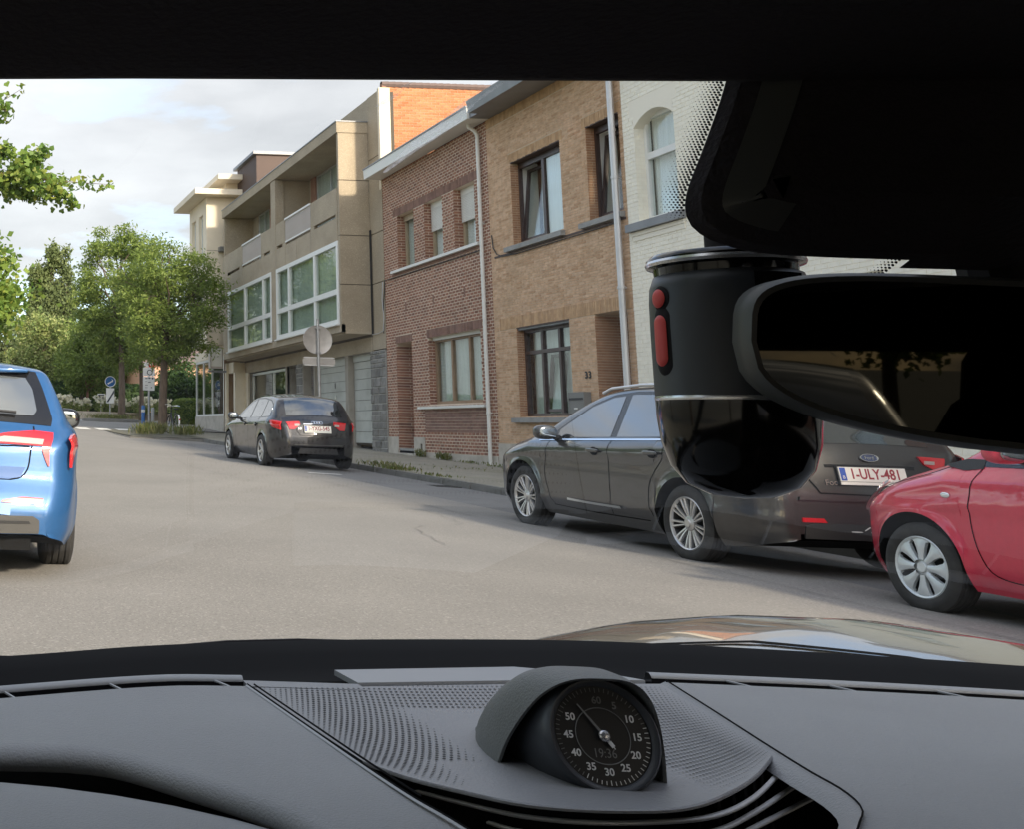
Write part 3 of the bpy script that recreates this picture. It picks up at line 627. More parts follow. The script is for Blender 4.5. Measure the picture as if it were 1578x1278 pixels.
fl = MB(); fl.box(BX+.14, 12.7, BY0+.16, BY1-.05, 7.45, 7.6); fl.build('balcony_floor', 'concrete_soffit', BL)
rs = MB(); rs.box(BX-.03, 13, BY0-.01, BY1+.05, 10.11, 10.44); rs.build('roof_slab', 'concrete', BL)
rc = MB(); rc.box(BX-.05, 13, BY0-.03, BY1+.07, 10.44, 10.475); rc.build('roof_edge_trim', 'zinc', BL)
bk = MB(); bk.box(13.3, 20, 31.12, BY1+.9, 0, 11.19); bk.build('rear_block', 'cream_render', BL)
# balcony rails: vertical bars between rails
for a, b in ((34.47, 37.13), (40.12, 42.70)):
    r_ = MB(); r_.box(BX-.03, BX+.05, a, b, 8.42, 8.48); r_.box(BX-.01, BX+.03, a, b, 7.64, 7.69); o = r_.build('balcony_rail', 'white_gutter', BL)
    n = int((b-a)/.115)
    bar = MB(); bar.box(BX, BX+.02, 0, .055, 7.69, 8.42); bm_ = bar.mesh('baluster', 'rail_grey')
    for k in range(n): q = link('baluster', bm_, o); q.location = (0, a+.02+k*(b-a)/n, 0)
# recessed top-floor wall with windows
XR = 12.55
for a, b in ((BY0+.1, 34.9), (38.0, 39.2), (39.2, 40.6), (44.9, BY1)): panel(XR, XR+.1, a, b, 7.6, 10.11, 'recess_panel', 'concrete_soffit')
for a, b in ((37.6, 38.1), (42.5, 43.2)): bw_ = MB(); bw_.box(XR-.02, XR+.08, a, b, 7.6, 10.11); bw_.build('recess_brick_pier', 'brick_plain', BL)
for a, b, ml in ((34.9, 37.6, (36.2,)), (40.6, 42.5, (41.5,)), (43.2, 44.9, (44.05,))): window(BL, a, b, 7.62, 10.11, XR+.02, 'aluminium', .06, .06, mull=ml, curtain='curtain_grey')
# white bay windows
for a, b, m_ in ((32.02, 38.21, (34.15, 36.8)), (38.80, 44.98, (39.87, 42.4))):
    mb = MB(); x = BX-.02
    window(BL, a, b, 4.39, 6.86, x, 'white_plastic', .14, .12, mull=m_, trans=(5.35,), mw=.16, glass='green_glass', curtain='curtain_grey', ctop=.98, cdist=.06)
    s_ = MB(); s_.box(BX-.10, BX+.0, a-.02, b+.02, 4.345, 4.39); s_.build('window_sill', 'white_plastic', BL)
# ground floor
lin = MB(); lin.box(XF, XF+.25, 31.9, BY1+1.0, 3.61, 4.03); lin.build('lintel_beam', 'concrete', BL)
gf = [(32.05, 33.97, .5, 3.60, .35), (34.22, 37.12, .5, 3.60, .35), (37.2, 38.28, .5, 3.6, .5), (39.0, 40.2, .5, 3.6, .8), (40.35, 45.1, 1.5, 3.6, .2)]
mat('grey_render', (.36, .33, .28), .9, var=.1, vs=3, dirt=.3, ds=2)
wall_mesh(XF+.02, 31.9, BY1+1.0, .5, 3.61, gf).build('ground_wall', 'grey_render', BL)
for a, b in ((32.06, 33.96), (34.24, 37.10)):
    x = XF+.2
    hd = MB(); hd.box(x-.02, x+.02, a, b, 3.40 if a < 33 else 3.36, 3.60); hd.build('garage_header', 'garage_grey', BL)
    zl = [.95, 1.285, 1.60, 1.92, 2.235, 2.55, 2.87, 3.17, 3.39 if a < 33 else 3.355]
    gd = MB(); gd.box(x+.035, x+.06, a, b, .9, 3.4); gdo = gd.build('garage_door', 'joint_dark', BL)
    for k in range(len(zl)-1):
        pz = gz((a+b)/2)-.05
        p = MB(); p.box(x, x+.03, a+.02, b-.02, zl[k]+.006, zl[k+1]-.006); p.build('door_section', 'garage_grey', gdo)
    if a > 33:
        p = MB(); p.lathe([(.0, -.02), (.06, -.02), (.06, 0)], 16, 'x', (x, 35.6, 2.38)); p.build('door_lock', 'aluminium', gdo)
        p = MB(); p.blob((x-.012, 35.62, 2.75), (.012, .05, .1), 1, 8, 10); p.build('door_vent', 'grey_box', gdo)
# rough stone cladding: coursed blocks
def rubble(y0, y1, z0, z1, seed, lo=.16, hi=.42):
    rr = random.Random(seed); mbk = MB(); mbk.box(XF-.005, XF+.03, y0, y1, z0, z1); bk_ = mbk.build('stone_cladding', 'mortar_grey', BL); z = z0
    while z < z1-.02:
        h = rr.choice((.13, .2, .27)); h = min(h, z1-z); y = y0
        while y < y1-.02:
            w = min(rr.uniform(lo, hi), y1-y); w = y1-y if y1-y-w < .1 else w
            p = rr.uniform(.015, .045); a, b, c, d = y+.012, y+w-.012, z+.012, z+h-.012
            mb = MB(); e = .014
            mb.add([(XF-.004, a, c), (XF-.004, b, c), (XF-.004, b, d), (XF-.004, a, d), (XF-p, a+e, c+e), (XF-p, b-e, c+e), (XF-p*.8, b-e, d-e), (XF-p, a+e, d-e)], [(5,4,7,6), (4,5,1,0), (5,6,2,1), (6,7,3,2), (7,4,0,3)])
            mb.build('stone_block', 'stone_grey', bk_); y += w
        z += h
rubble(30.93, 32.04, .7, 3.60, 4); rubble(38.30, 38.98, .8, 3.60, 5, .2, .5)
db = MB(); db.box(XF+.3, XF+.36, 37.2, 38.28, .5, 3.6); db.build('recess_wall', 'brick_plain', BL)
rb = brick_mb(course_bricks(37.2, 38.28, .8, 3.6, [], .075, .22, .012, 8), XF+.3, .008).build('recess_bricks', 'stone_grey', BL); tag(rb, kind='stuff')
window(BL, 40.35, 45.1, 1.5, 3.56, XF+.1, 'aluminium', .09, .08, mull=(42.15,), glass='green_glass', curtain=None)
d = MB(); d.box(XF+.75, XF+.8, 39.0, 40.2, .8, 3.6); d.build('shop_door', 'room_dark', BL)
p = MB(); p.box(XF+.05, XF+.12, 40.2, 40.35, .8, 3.6); p.build('door_post', 'aluminium', BL)
p = MB(); p.box(XF-.5, XF+.02, 45.5, 45.75, .9, 3.62); p.box(XF-.08, XF+.0, 45.1, 45.5, .9, 3.60); p.box(XF-.6, XF-.5, 46.55, 46.75, .9, 4.05); p.box(XF-.5, XF+.2, 45.75, 46.75, 3.62, 4.06); p.build('end_pier', 'cream_render', BL)
cap = MB(); cap.box(XF-.02, XF+.3, 30.86, 31.0, 8.2, 11.22); cap.build('wall_corner_trim', 'cream_render', BL)
# orange brick party wall rising behind the neighbour's gutter, with its tile coping
pw = MB(); pw.box(12.35, 20, 30.93, 31.1, 7.5, 11.36); pw.build('party_wall', 'mortar_orange', BL)
pr = course_bricks(12.42, 17.0, 8.0, 11.36, [], .077, .222, .013, 21)
cache = {}; pr.sort(key=lambda r: (r[0]-13.5)**2*.2+(r[2]-10.4)**2)
def pw_brick(a, b, c, e, q=30.932, p=30.922): return [(a,p,c),(b,p,c),(b,p,e),(a,p,e),(a,q,c),(b,q,c),(b,q,e),(a,q,e)], [(0,1,2,3),(1,0,4,5),(2,1,5,6),(3,2,6,7),(0,3,7,4)]
for a, b, c, e in pr[:300]:
    k = (round(b-a, 3), round(e-c, 3))
    if k not in cache: cache[k] = MB().add(*pw_brick(0, k[0], 0, k[1])).mesh('brick', 'brick_orange')
    o = link('brick', cache[k], BL); o.location = (a, random.uniform(-.0015, .0015), c)
mb = MB()
for a, b, c, e in pr[300:]: mb.add(*pw_brick(a, b, c, e))
tag(mb.build('bricks', 'brick_orange', BL), kind='stuff')
p = MB(); p.box(12.30, 12.42, 30.90, 31.05, 8.0, 11.36); p.build('toothed_edge', 'brick_plain', BL)
for k in range(22):
    t = MB(); t.lathe([(.10, 0), (.115, .20)], 8, 'x', (0, 0, 0)); o = link('coping_tile', bpy.data.meshes.get('coping_tile') or t.mesh('coping_tile', 'roof_tile'), BL); o.location = (12.3+k*.2, 30.98, 11.34)
# penthouse box on the roof
p = MB(); p.box(12.25, 14.4, 44.0, 47.0, 10.4, 12.5); p.build('roof_box', 'steel_lintel', BL); p = MB(); p.box(12.1, 14.5, 43.9, 47.15, 12.5, 12.62); p.build('roof_box_lid', 'zinc', BL)
p = MB(); p.tube([(13.4, 45, 12.5), (13.4, 45, 12.8)], .06, 8); p.build('roof_pipe', 'zinc', BL)
# ------------------------------------------------------------------ cream corner building
CB = thing('corner_building', 'cream rendered corner building with flat overhanging eaves behind the street trees', 'building', (12, 50, gz(50)), world_space=True)
CX, CY = 10.85, 46.85
holes = [(47.5, 48.3, 8.2, 10.6), (48.9, 49.7, 8.2, 10.6), (47.5, 48.3, 5.4, 7.4), (48.9, 49.7, 5.4, 7.4)]
wm = wall_mesh(CX, CY, 50.2, 4.85, 11.25, holes); wm.box(CX+.004, 20, CY-.002, CY+.2, 4.85, 11.25); wm.quad((CX, CY, 4.85), (CX, 50.2, 4.85), (20, 50.2, 4.85), (20, CY, 4.85)); wm.box(13, 20, 47.2, 50.2, 1, 11.2); wm.build('wall', 'cream_render', CB)
for h in holes: window(CB, *h, CX+.12, 'white_plastic', .09, .08, mull=((h[0]+h[1])/2,), glass='green_glass', curtain='curtain')
for z in (6.9, 8.9): p = MB(); p.box(CX-.003, 12.6, CY-.006, CY, z, z+.015); p.build('render_joint', 'joint_dark', CB)
p = MB(); p.box(10.22, 20, 46.2, 50.8, 11.26, 11.5); p.build('eaves_slab', 'cream_render', CB)
p = MB(); p.box(11.2, 20, 46.15, 50.6, 11.92, 12.15); p.build('upper_eaves_slab', 'cream_render', CB)
p = MB(); p.box(11.75, 20, 47.0, 50.2, 11.5, 11.92); p.build('upper_wall', 'cream_render', CB)
p = MB(); p.box(11.6, 20, 47.0, 52.5, .9, 1.85); p.build('shop_base', 'plinth', CB)
window(CB, 47.05, 52.4, 1.85, 4.4, 11.62, 'white_plastic', .10, .08, mull=(49.2, 50.9), glass='green_glass')
p = MB(); p.box(11.6, 20, 47.0, 52.6, 4.4, 4.84); p.build('shop_fascia', 'cream_render', CB)
p = MB(); p.box(11.62, 12.3, 46.98, 47.04, 1.85, 4.4); p.build('shop_corner_panel', 'brown_wood', CB)
p = MB(); p.box(10.9, 11.45, 46.45, 46.75, 3.82, 4.72); lb = p.build('sign_box', 'rail_grey', CB)
p = MB(); p.box(10.95, 11.40, 46.44, 46.449, 3.9, 4.65); p.build('sign_face', 'white_gutter', lb)
p = MB(); p.box(10.86, 11.6, 46.5, 46.7, 3.66, 3.74); p.build('sign_bracket', 'zinc', lb)
p = MB(); p.box(11.35, 11.75, 46.55, 46.85, 8.85, 9.05); p.build('wall_lamp', 'grey_box', CB)
# salmon house glimpsed past the hedge
SH = thing('distant_house', 'small salmon pink house behind the dark garden trees', 'house', (19, 84, gz(75)), world_space=True)
z_ = gz(75)
p = MB(); p.box(14, 30, 82, 92, z_-1, z_+4.0); p.build('wall', 'salmon', SH); p = MB(); p.prism([(13.6, 81.5, z_+4.0), (13.6, 92.5, z_+4.0), (13.6, 87, z_+7.0)], (17, 0, 0)); p.build('roof', 'roof_tile', SH)
p = MB(); p.box(17, 18.2, 81.96, 82.0, z_+1.4, z_+2.8); p.build('window', 'room_dark', SH)
# ------------------------------------------------------------------ vehicles
def paint(name, rgb, metal=.55, rough=.34, coat=1.0): return mat(name, rgb, rough, metal, coat=coat, spec=.5, var=.04, vs=30, coat_rough=.02)
paint('paint_blue', (.016, .092, .25), .3, .42, .6); paint('paint_grey', (.055, .054, .054), .6, .3); paint('paint_black', (.018, .017, .019), .4); paint('paint_red', (.62, .025, .065), .1, .4)
paint('paint_silver', (.42, .43, .44), .7)
mat('car_glass', (.012, .016, .017), .03, spec=1.0, ior=1.75, coat=1.0, coat_rough=.01)
mat('trim_black', (.02, .02, .021), .55, spec=.4); mat('trim_gloss', (.012, .012, .013), .12, spec=.5)
mat('gap_black', (.006, .006, .006), .9, spec=.1); mat('under_black', (.012, .012, .012), .9, spec=.1)
mat('bumper_grey', (.06, .058, .054), .6, var=.06)
mat('chrome', (.78, .79, .8), .16, metal=1.0); mat('alloy', (.62, .61, .6), .32, metal=.75, var=.05, vs=20, dirt=.25, ds=6, dcol=(.25, .2, .16)); mat('hubcap_silver', (.66, .70, .71), .35, metal=.35)
mat('wheel_dark', (.03, .03, .03), .6)
mat('tyre', (.035, .034, .033), .85, var=.2, vs=12, bump=.15, dirt=.35, ds=9, dcol=(.09, .085, .075))
mat('lamp_red', (.55, .012, .018), .12, coat=1.0); mat('lamp_clear', (.50, .42, .38), .1, coat=1.0, metal=.2); mat('lamp_amber', (.7, .25, .05), .15, coat=1)
mat('plate_white', (.85, .82, .74), .4); mat('plate_blue', (.03, .09, .42), .4); mat('plate_red', (.32, .03, .04), .5); mat('head_lens', (.75, .78, .8), .08, metal=.4, coat=1)
mat('scrape_white', (.6, .6, .58), .8)
mat('rear_mirror', (.35, .37, .37), .04, metal=1.0)
class Car:
    """Body from a side profile (front to rear, x backwards) and a half-width law; the wheel arches are part of the lower outline."""
    def __init__(s, prof, W, zlo, axles, arch_r, arch_z, belt, taper_f, taper_r, tum, round_r=.06, ncol=150, crown=.045, bulge=None, flare=.012, shoulder=0.0, sill_in=.05, crease=()):
        s.W = W/2; s.prof = smooth_curve(prof, 400); s.prof[:, 0] = np.maximum.accumulate(s.prof[:, 0]+np.arange(400)*1e-6)
        s.L = s.prof[-1, 0]; s.zlo = zlo; s.axles = axles; s.ar = arch_r; s.az = arch_z; s.belt = belt; s.tf = taper_f; s.tr = taper_r; s.tum = tum; s.rr = round_r
        s.crown = crown; s.flare = flare; s.shoulder = shoulder; s.sill_in = sill_in; s.crease = crease; s.ncol = ncol
        seg = np.r_[0, np.cumsum(np.linalg.norm(np.diff(s.prof, axis=0), axis=1))]; s.arc = seg
    def belt_z(s, x): return interp(s.belt, x)
    def half(s, x, z, edge=True):
        """half width of the body side at (x, z)"""
        w = s.W
        xt, a, p = s.tf
        if x < xt: w -= a*(1-x/xt)**p
        xt, a, p = s.tr; u = s.L-x
        if u < xt: w -= a*(1-max(u, 0)/xt)**p
        zb = s.belt_z(x)
        w -= .09*max(0, .62-z)**2*2.2 + s.sill_in*max(0, (.34-z)/.16)**1.5
        lo = zb-.10
        if z > lo: w -= .06*min(1, ((z-lo)/.10))**2
        if z > zb: w -= s.tum*(z-zb)
        for zc, amp, wd in s.crease:
            zz = interp(zc, x); d = z-zz
            w += amp*(math.exp(-(d/wd)**2) if d > 0 else math.exp(-(d/(wd*.45))**2))
        for xa in s.axles:
            d = math.hypot(x-xa, z-s.az)-s.ar
            w += s.flare*math.exp(-(d/.035)**2)
        if edge:
            r = s.rad(x, z)
            if edge == 'rim': dd = 0.0
            else:
                i0 = max(0, np.searchsorted(s.prof[:, 0], x-.25)-1); i1 = min(399, np.searchsorted(s.prof[:, 0], x+.25)+1); A = s.prof[i0:i1]; D = s.prof[i0+1:i1+1]-A; P = np.array([x, z])-A
                t = np.clip((P*D).sum(1)/np.maximum((D*D).sum(1), 1e-12), 0, 1); dd = math.sqrt(float(np.min(((P-D*t[:, None])**2).sum(1))))
            if dd < r: w -= r*(1-math.sqrt(max(0, 1-((r-dd)/r)**2)))
        return max(w, .02)
    def rad(s, x, z):
        k = max(0, min(1, (x-(s.L-.75))/.3)) if z < s.belt_z(x)+.05 else 0
        k = max(k, max(0, min(1, (.7-x)/.3)))
        return s.rr+.085*k*max(0, min(1, (s.belt_z(x)+.05-z)/.15))
    def low(s, x):
        z = s.zlo + .10*max(0, (x-(s.L-.55))/.55)**2 + .05*max(0, (.4-x)/.4)**2
        for xa in s.axles:
            if abs(x-xa) < s.ar: z = max(z, s.az+math.sqrt(s.ar**2-(x-xa)**2))
        return z
    def top(s, x): return float(np.interp(x, s.prof[:, 0], s.prof[:, 1]))
    def strip(s, i, v, off=0.0):
        """point on the top/rear/front skin: i = fractional profile index, v in -1..1"""
        i = min(max(i, 0), 398.999); k = int(i); t = i-k
        p = s.prof[k]*(1-t)+s.prof[k+1]*t; k0, k1 = max(k-2, 0), min(k+3, 399); d = s.prof[k1]-s.prof[k0]; d = d/np.hypot(*d); n = np.array([-d[1], d[0]])
        c = s.crown*(1-v*v)+off
        return (p[0]+n[0]*c, v*s.half(p[0], p[1], 'rim'), p[1]+n[1]*c)
    def idx(s, x=None, z=None, rear=True):
        if x is not None: return float(np.interp(x, s.prof[:, 0], np.arange(400)))
        m = int(np.argmax(s.prof[:, 1]))
        if rear: return float(np.interp(-z, -s.prof[m:, 1], np.arange(m, 400)))
        return float(np.interp(z, s.prof[:m, 1], np.arange(0, m)))
    def body(s, parent, material):
        base = s.prof[np.linspace(0, 399, s.ncol).astype(int), 0]; xs = set(np.round(base, 4))
        for xa in s.axles: xs |= {round(xa+s.ar*math.cos(t), 4) for t in np.linspace(0, math.pi, 34)}
        for xa in s.axles: xs |= {round(xa+sg*(s.ar+.0015), 4) for sg in (-1, 1)}
        xs = np.array(sorted(xs)); xs = xs[np.r_[True, np.diff(xs) > 6e-4]]
        sn = np.r_[np.linspace(0, .82, 20), 1-.18*(1-np.sin(np.linspace(0, math.pi/2, 10)))[1:]]
        L_, R_ = [], []
        for x in xs:
            a, b = s.low(x), s.top(x)
            b = max(b, a+.004)
            row = [(x, s.half(x, a+(b-a)*t, 'rim' if t >= 1 else True), a+(b-a)*t) for t in sn]
            R_.append(row); L_.append([(p[0], -p[1], p[2]) for p in row])
        mb = MB(); mb.grid(R_); mb.grid(L_, flip=True)
        vs = np.linspace(-1, 1, 19); T_, U_ = [], []
        for x, rr_, ll in zip(xs, R_, L_):
            i = s.idx(x=x); row = []
            for v in vs:
                if abs(v) == 1: row.append(rr_[-1] if v > 0 else ll[-1])
                else:
                    p = s.strip(i, v); row.append(p)
            T_.append(row)
        mb.grid(T_, flip=True)
        o = mb.build('body', material, parent, smooth=True, angle=40, weld=True)
        u = MB(); u.grid([[(l[0][0], l[0][1]*.998, l[0][2]+.002), (l[0][0], l[0][1]*.8, l[0][2]+.01), (r[0][0], r[0][1]*.8, r[0][2]+.01), (r[0][0], r[0][1]*.998, r[0][2]+.002)] for l, r in zip(L_, R_)])
        u.build('underbody', 'under_black', parent); return o
    # ---- pieces laid on the skin
    def side_panel(s, name, material, parent, top, bot, off=.005, n=28, m=8, sides=(-1,), thick=True):
        x0, x1 = max(top[0][0], bot[0][0]), min(top[-1][0], bot[-1][0]); res = None
        for sd in sides:
            rows = []
            for k in range(n+1):
                x = lerp(x0, x1, k/n); zt, zb = interp(top, x), interp(bot, x)
                rows.append([(x, sd*(s.half(x, lerp(zb, zt, j/m), False)+off), lerp(zb, zt, j/m)) for j in range(m+1)])
            mb = MB(); mb.grid(rows, flip=(sd < 0))
            if thick:
                edge = [r[0] for r in rows]+rows[-1][1:]+[r[-1] for r in rows[::-1]][1:]+rows[0][::-1][1:]
                mb.grid([edge, [(p[0], p[1]-sd*(off+.01), p[2]) for p in edge]], flip=(sd > 0))
            res = mb.build(name, material, parent, smooth=True, angle=60)
        return res
    def side_line(s, name, material, parent, pts, w=.007, off=.0025, sides=(-1,), n=40, smooth=True, nz=None):
        P = smooth_curve(pts, n) if smooth else np.array(pts)
        for sd in sides:
            rows = []
            for k, (x, z) in enumerate(P):
                a, b = P[max(k-1, 0)], P[min(k+1, len(P)-1)]; d = (b-a)/max(1e-9, np.hypot(*(b-a))); q = np.array([-d[1], d[0]])*w/2
                rows.append([(x+q[0], sd*(s.half(x+q[0], z+q[1], False)+off), z+q[1]), (x-q[0], sd*(s.half(x-q[0], z-q[1], False)+off), z-q[1])])
            mb = MB(); mb.grid(rows, flip=sd > 0); o = mb.build(name, material, parent, smooth=True, angle=180)
        return o
    def strip_panel(s, name, material, parent, rows, off=.006, m=12, n=20):
        """rows: list of (profile index, v0, v1)"""
        A = np.array(rows, float); ii = np.linspace(A[0, 0], A[-1, 0], n)
        g_ = [[s.strip(i, lerp(np.interp(i, A[:, 0], A[:, 1]), np.interp(i, A[:, 0], A[:, 2]), j/m), off) for j in range(m+1)] for i in ii]
        mb = MB(); mb.grid(g_, flip=True)
        edge = [r[0] for r in g_]+g_[-1][1:]+[r[-1] for r in g_[::-1]][1:]+g_[0][::-1][1:]
        base = [s.strip(i, lerp(np.interp(i, A[:, 0], A[:, 1]), np.interp(i, A[:, 0], A[:, 2]), j/m), -.006) for i, j in [(i, 0) for i in ii]+[(ii[-1], j) for j in range(1, m+1)]+[(i, m) for i in ii[::-1][1:]]+[(ii[0], j) for j in range(m-1, -1, -1)]]
        mb.grid([edge, base])
        return mb.build(name, material, parent, smooth=True, angle=50)
    def strip_line(s, name, material, parent, pts, w=.008, off=.003):
        """pts: (profile index, v)"""
        P = smooth_curve(pts, 30); rows = []
        for k, (i, v) in enumerate(P):
            p = Vector(s.strip(i, v, off)); a = Vector(s.strip(*P[max(k-1, 0)], off)); b = Vector(s.strip(*P[min(k+1, 29)], off)); d = (b-a).normalized()
            nn = (Vector(s.strip(i, v, off+.02))-p).normalized(); q = d.cross(nn).normalized()*w/2; rows.append([p+q, p-q])
        mb = MB(); mb.grid(rows); return mb.build(name, material, parent, smooth=True, angle=180)
def wheel_proto(r_t, r_r, width, style):
    """returns (rim mesh, tyre mesh, spoke mesh, hub mesh, spoke angles) with the outer face at -y, centre at origin"""
    h = width/2; ty = MB(); prof = [(r_r-.005, -h*.80), (r_r+.012, -h*.98), (r_r+(r_t-r_r)*.45, -h*1.06), (r_t-.022, -h*.96), (r_t-.006, -h*.80)]
    for k in range(5):
        y = -h*.8+k*h*.4; prof += [(r_t, y+.004), (r_t, y+h*.4-.012), (r_t-.009, y+h*.4-.010), (r_t-.009, y+h*.4-.003)] if k < 4 else []
    prof += [(r_t-.006, h*.80), (r_t-.022, h*.96), (r_r+(r_t-r_r)*.45, h*1.06), (r_r+.01, h*.98), (r_r-.02, h*.8)]
    ty.lathe(prof, 56); tyre = ty.mesh('tyre', 'tyre', smooth=True, angle=50)
    rim = MB(); rim.lathe([(r_r+.004, -h*.86), (r_r-.004, -h*.93), (r_r-.014, -h*.86), (r_r-.018, -h*.70)], 48); barrel = MB(); barrel.lathe([(r_r-.017, -h*.72), (r_r-.026, -h*.5), (r_r-.035, .3*h), (.0, .32*h)], 40); global BARREL; BARREL = barrel.mesh('barrel', 'wheel_dark', smooth=True)
    rimm = rim.mesh('rim', 'alloy' if style != 'cap' else 'hubcap_silver', smooth=True, angle=40)
    sp = MB(); hub = MB(); y0 = -h*.74
    def spoke(ang, w0, w1, r0, r1, mb, y_in, y_out, th=.03):
        c, s_ = math.cos(ang), math.sin(ang); P = []
        for rr_, w, y in ((r0, w0, y_in), ((r0+r1)/2, (w0+w1)/2, (y_in+y_out)/2-.004), (r1, w1, y_out)):
            row = []
            for t, yy in ((-w/2, y+.012), (-w/2*.55, y), (w/2*.55, y), (w/2, y+.012), (w/2, y+th), (-w/2, y+th)): row.append((rr_*c-t*s_, yy, rr_*s_+t*c))
            P.append(row)
        mb.grid(P, close=True)
    if style == 'multi':
        for off in (-.115, .115): spoke(off, .019, .023, .045, r_r-.008, sp, y0+.012, y0-.012)
        n = 9
    elif style == 'five':
        spoke(0, .075, .050, .05, r_r-.008, sp, y0+.01, y0-.01); n = 7
    elif style == 'cap':
        # flat-bladed trim: broad blades with slots between
        P = []
        for rr_, a in ((.050, .36), (r_r*.40, .25), (r_r*.62, .235), (r_r*.84, .27), (r_r*.96, .40)):
            P.append([(rr_*math.cos(t), y0-.006-.010*math.cos(t/a*1.3)+(.008 if rr_ > r_r*.9 else 0), rr_*math.sin(t)) for t in np.linspace(-a, a, 7)])
        sp.grid(P); sp.grid([[(p[0], p[1]+.02, p[2]) for p in r] for r in P], flip=True)
        sp.grid([[r[0], (r[0][0], r[0][1]+.02, r[0][2])] for r in P]); sp.grid([[r[-1], (r[-1][0], r[-1][1]+.02, r[-1][2])] for r in P], flip=True)
        n = 8
    hub.lathe([(.0, y0-.012), (.03, y0-.012), (.036, y0-.004), (.062, y0+.004), (.066, y0+.03)], 24)
    if style == 'cap': hub.lathe([(r_r*.93, y0-.004), (r_r*1.0, y0-.010), (r_r*1.01, y0+.02)], 40)
    return rimm, tyre, sp.mesh('spoke', {'multi': 'alloy', 'five': 'alloy', 'cap': 'hubcap_silver'}[style], smooth=True, angle=30), hub.mesh('hub_cap', 'alloy' if style != 'cap' else 'hubcap_silver', smooth=True, angle=30), [2*math.pi*k/n for k in range(n)]
def add_wheels(parent, protos, axles, track, z, steer=0):
    rim, tyre, spoke, hub, angs = protos
    inner = MB(); inner.lathe([(.0, .02), (.155, .02), (.155, .05)], 24); im = inner.mesh('brake_disc', 'wheel_dark')
    for ai, xa in enumerate(axles):
        for sd in (-1, 1):
            w = link('wheel', rim, parent); w.location = (xa, sd*track, z); w.rotation_euler = (0, .25*ai, math.pi if sd > 0 else 0)
            link('tyre', tyre, w); link('hub', hub, w); link('barrel', BARREL, w); link('brake_disc', im, w)
            for a in angs: q = link('spoke', spoke, w); q.rotation_euler = (0, a, 0)
def door_mirror(parent, c, sd, material, k=1.0):
    mb = MB(); mb.blob((c[0], sd*c[1], c[2]), (.075, .115*k, .075*k), .72); h = mb.build('door_mirror', material, parent, smooth=True)
    a = MB(); a.blob((c[0]-.0, sd*(c[1]-.13), c[2]-.05), (.04, .05, .028), .7); a.build('mirror_arm', 'trim_black', h, smooth=True)
    g_ = MB(); g_.blob((c[0]+.068, sd*c[1], c[2]), (.010, .092*k, .056*k), .7); g_.build('mirror_glass', 'rear_mirror', h, smooth=True)
def handle(parent, car, x, z, sd=-1, material='trim_black', l=.10):
    y = sd*(car.half(x, z)+.022); mb = MB(); mb.blob((x, y, z), (l, .014, .018), .6); h = mb.build('door_handle', material, parent, smooth=True)
    c = MB(); c.blob((x, sd*(car.half(x, z)+.002), z-.005), (l*.62, .006, .04), .9); c.build('handle_recess', 'gap_black', h, smooth=True)
def place_on_strip(me, car, i, v, off, parent, name, flipx=False):
    """put a flat mesh (x right, y up, z out) on the rear skin, seen from behind"""
    p = Vector(car.strip(i, v, off)); up = (Vector(car.strip(i-2, v, off))-p).normalized(); rt = (Vector(car.strip(i, v+.02, off))-p).normalized()
    rt = (rt-up*rt.dot(up)).normalized(); nn = rt.cross(up)
    M = Matrix(((rt.x, up.x, nn.x, p.x), (rt.y, up.y, nn.y, p.y), (rt.z, up.z, nn.z, p.z), (0, 0, 0, 1))); me.transform(M); return link(name, me, parent)
def licence_plate(car, parent, i, v, text, off=.012, w=.52, h=.11):
    b = MB(); b.box(-w/2, w/2, -h/2, h/2, -.006, .004); pl = place_on_strip(b.mesh('licence_plate', 'plate_white'), car, i, v, off, parent, 'licence_plate')
    b = MB(); b.box(-w/2+.006, -w/2+.05, -h/2+.006, h/2-.006, .0, .006); place_on_strip(b.mesh('country_band', 'plate_blue'), car, i, v, off, pl, 'country_band')
    t = text_mesh('B', .035, 'country_letter', 'plate_white', .0005); t.transform(Matrix.Translation((-w/2+.028, -.025, .0068))); place_on_strip(t, car, i, v, off, pl, 'country_letter')
    t = text_mesh(text, .112, 'plate_lettering', 'plate_red', .0006, bold=.002, xs=.80); t.transform(Matrix.Translation((.02, 0, .005))); place_on_strip(t, car, i, v, off, pl, 'plate_lettering')
    b = MB(); b.box(-w/2-.008, w/2+.008, -h/2-.03, h/2+.008, -.014, -.004); place_on_strip(b.mesh('plate_holder', 'trim_black'), car, i, v, off, pl, 'plate_holder')
    b = MB(); b.box(-w/2+.0, w/2-.0, -h/2-.026, -h/2-.003, -.004, .001); place_on_strip(b.mesh('holder_strip', 'plate_white'), car, i, v, off, pl, 'holder_strip')
    return pl
def car_root(label, x, y, slope=S, yaw=0.0, name='parked_car', z=None):
    o = thing(name, label, 'car', (x, y, 0), 'cars parked in the street'); o.rotation_euler = (0, math.atan(slope), R(-90)+yaw); o.location.z = road_z(x, y) if z is None else z
    return o

def sq(pts): return [((x if x < 3.8 else 3.8+(x-3.8)*.80), *r) for x, *r in pts]
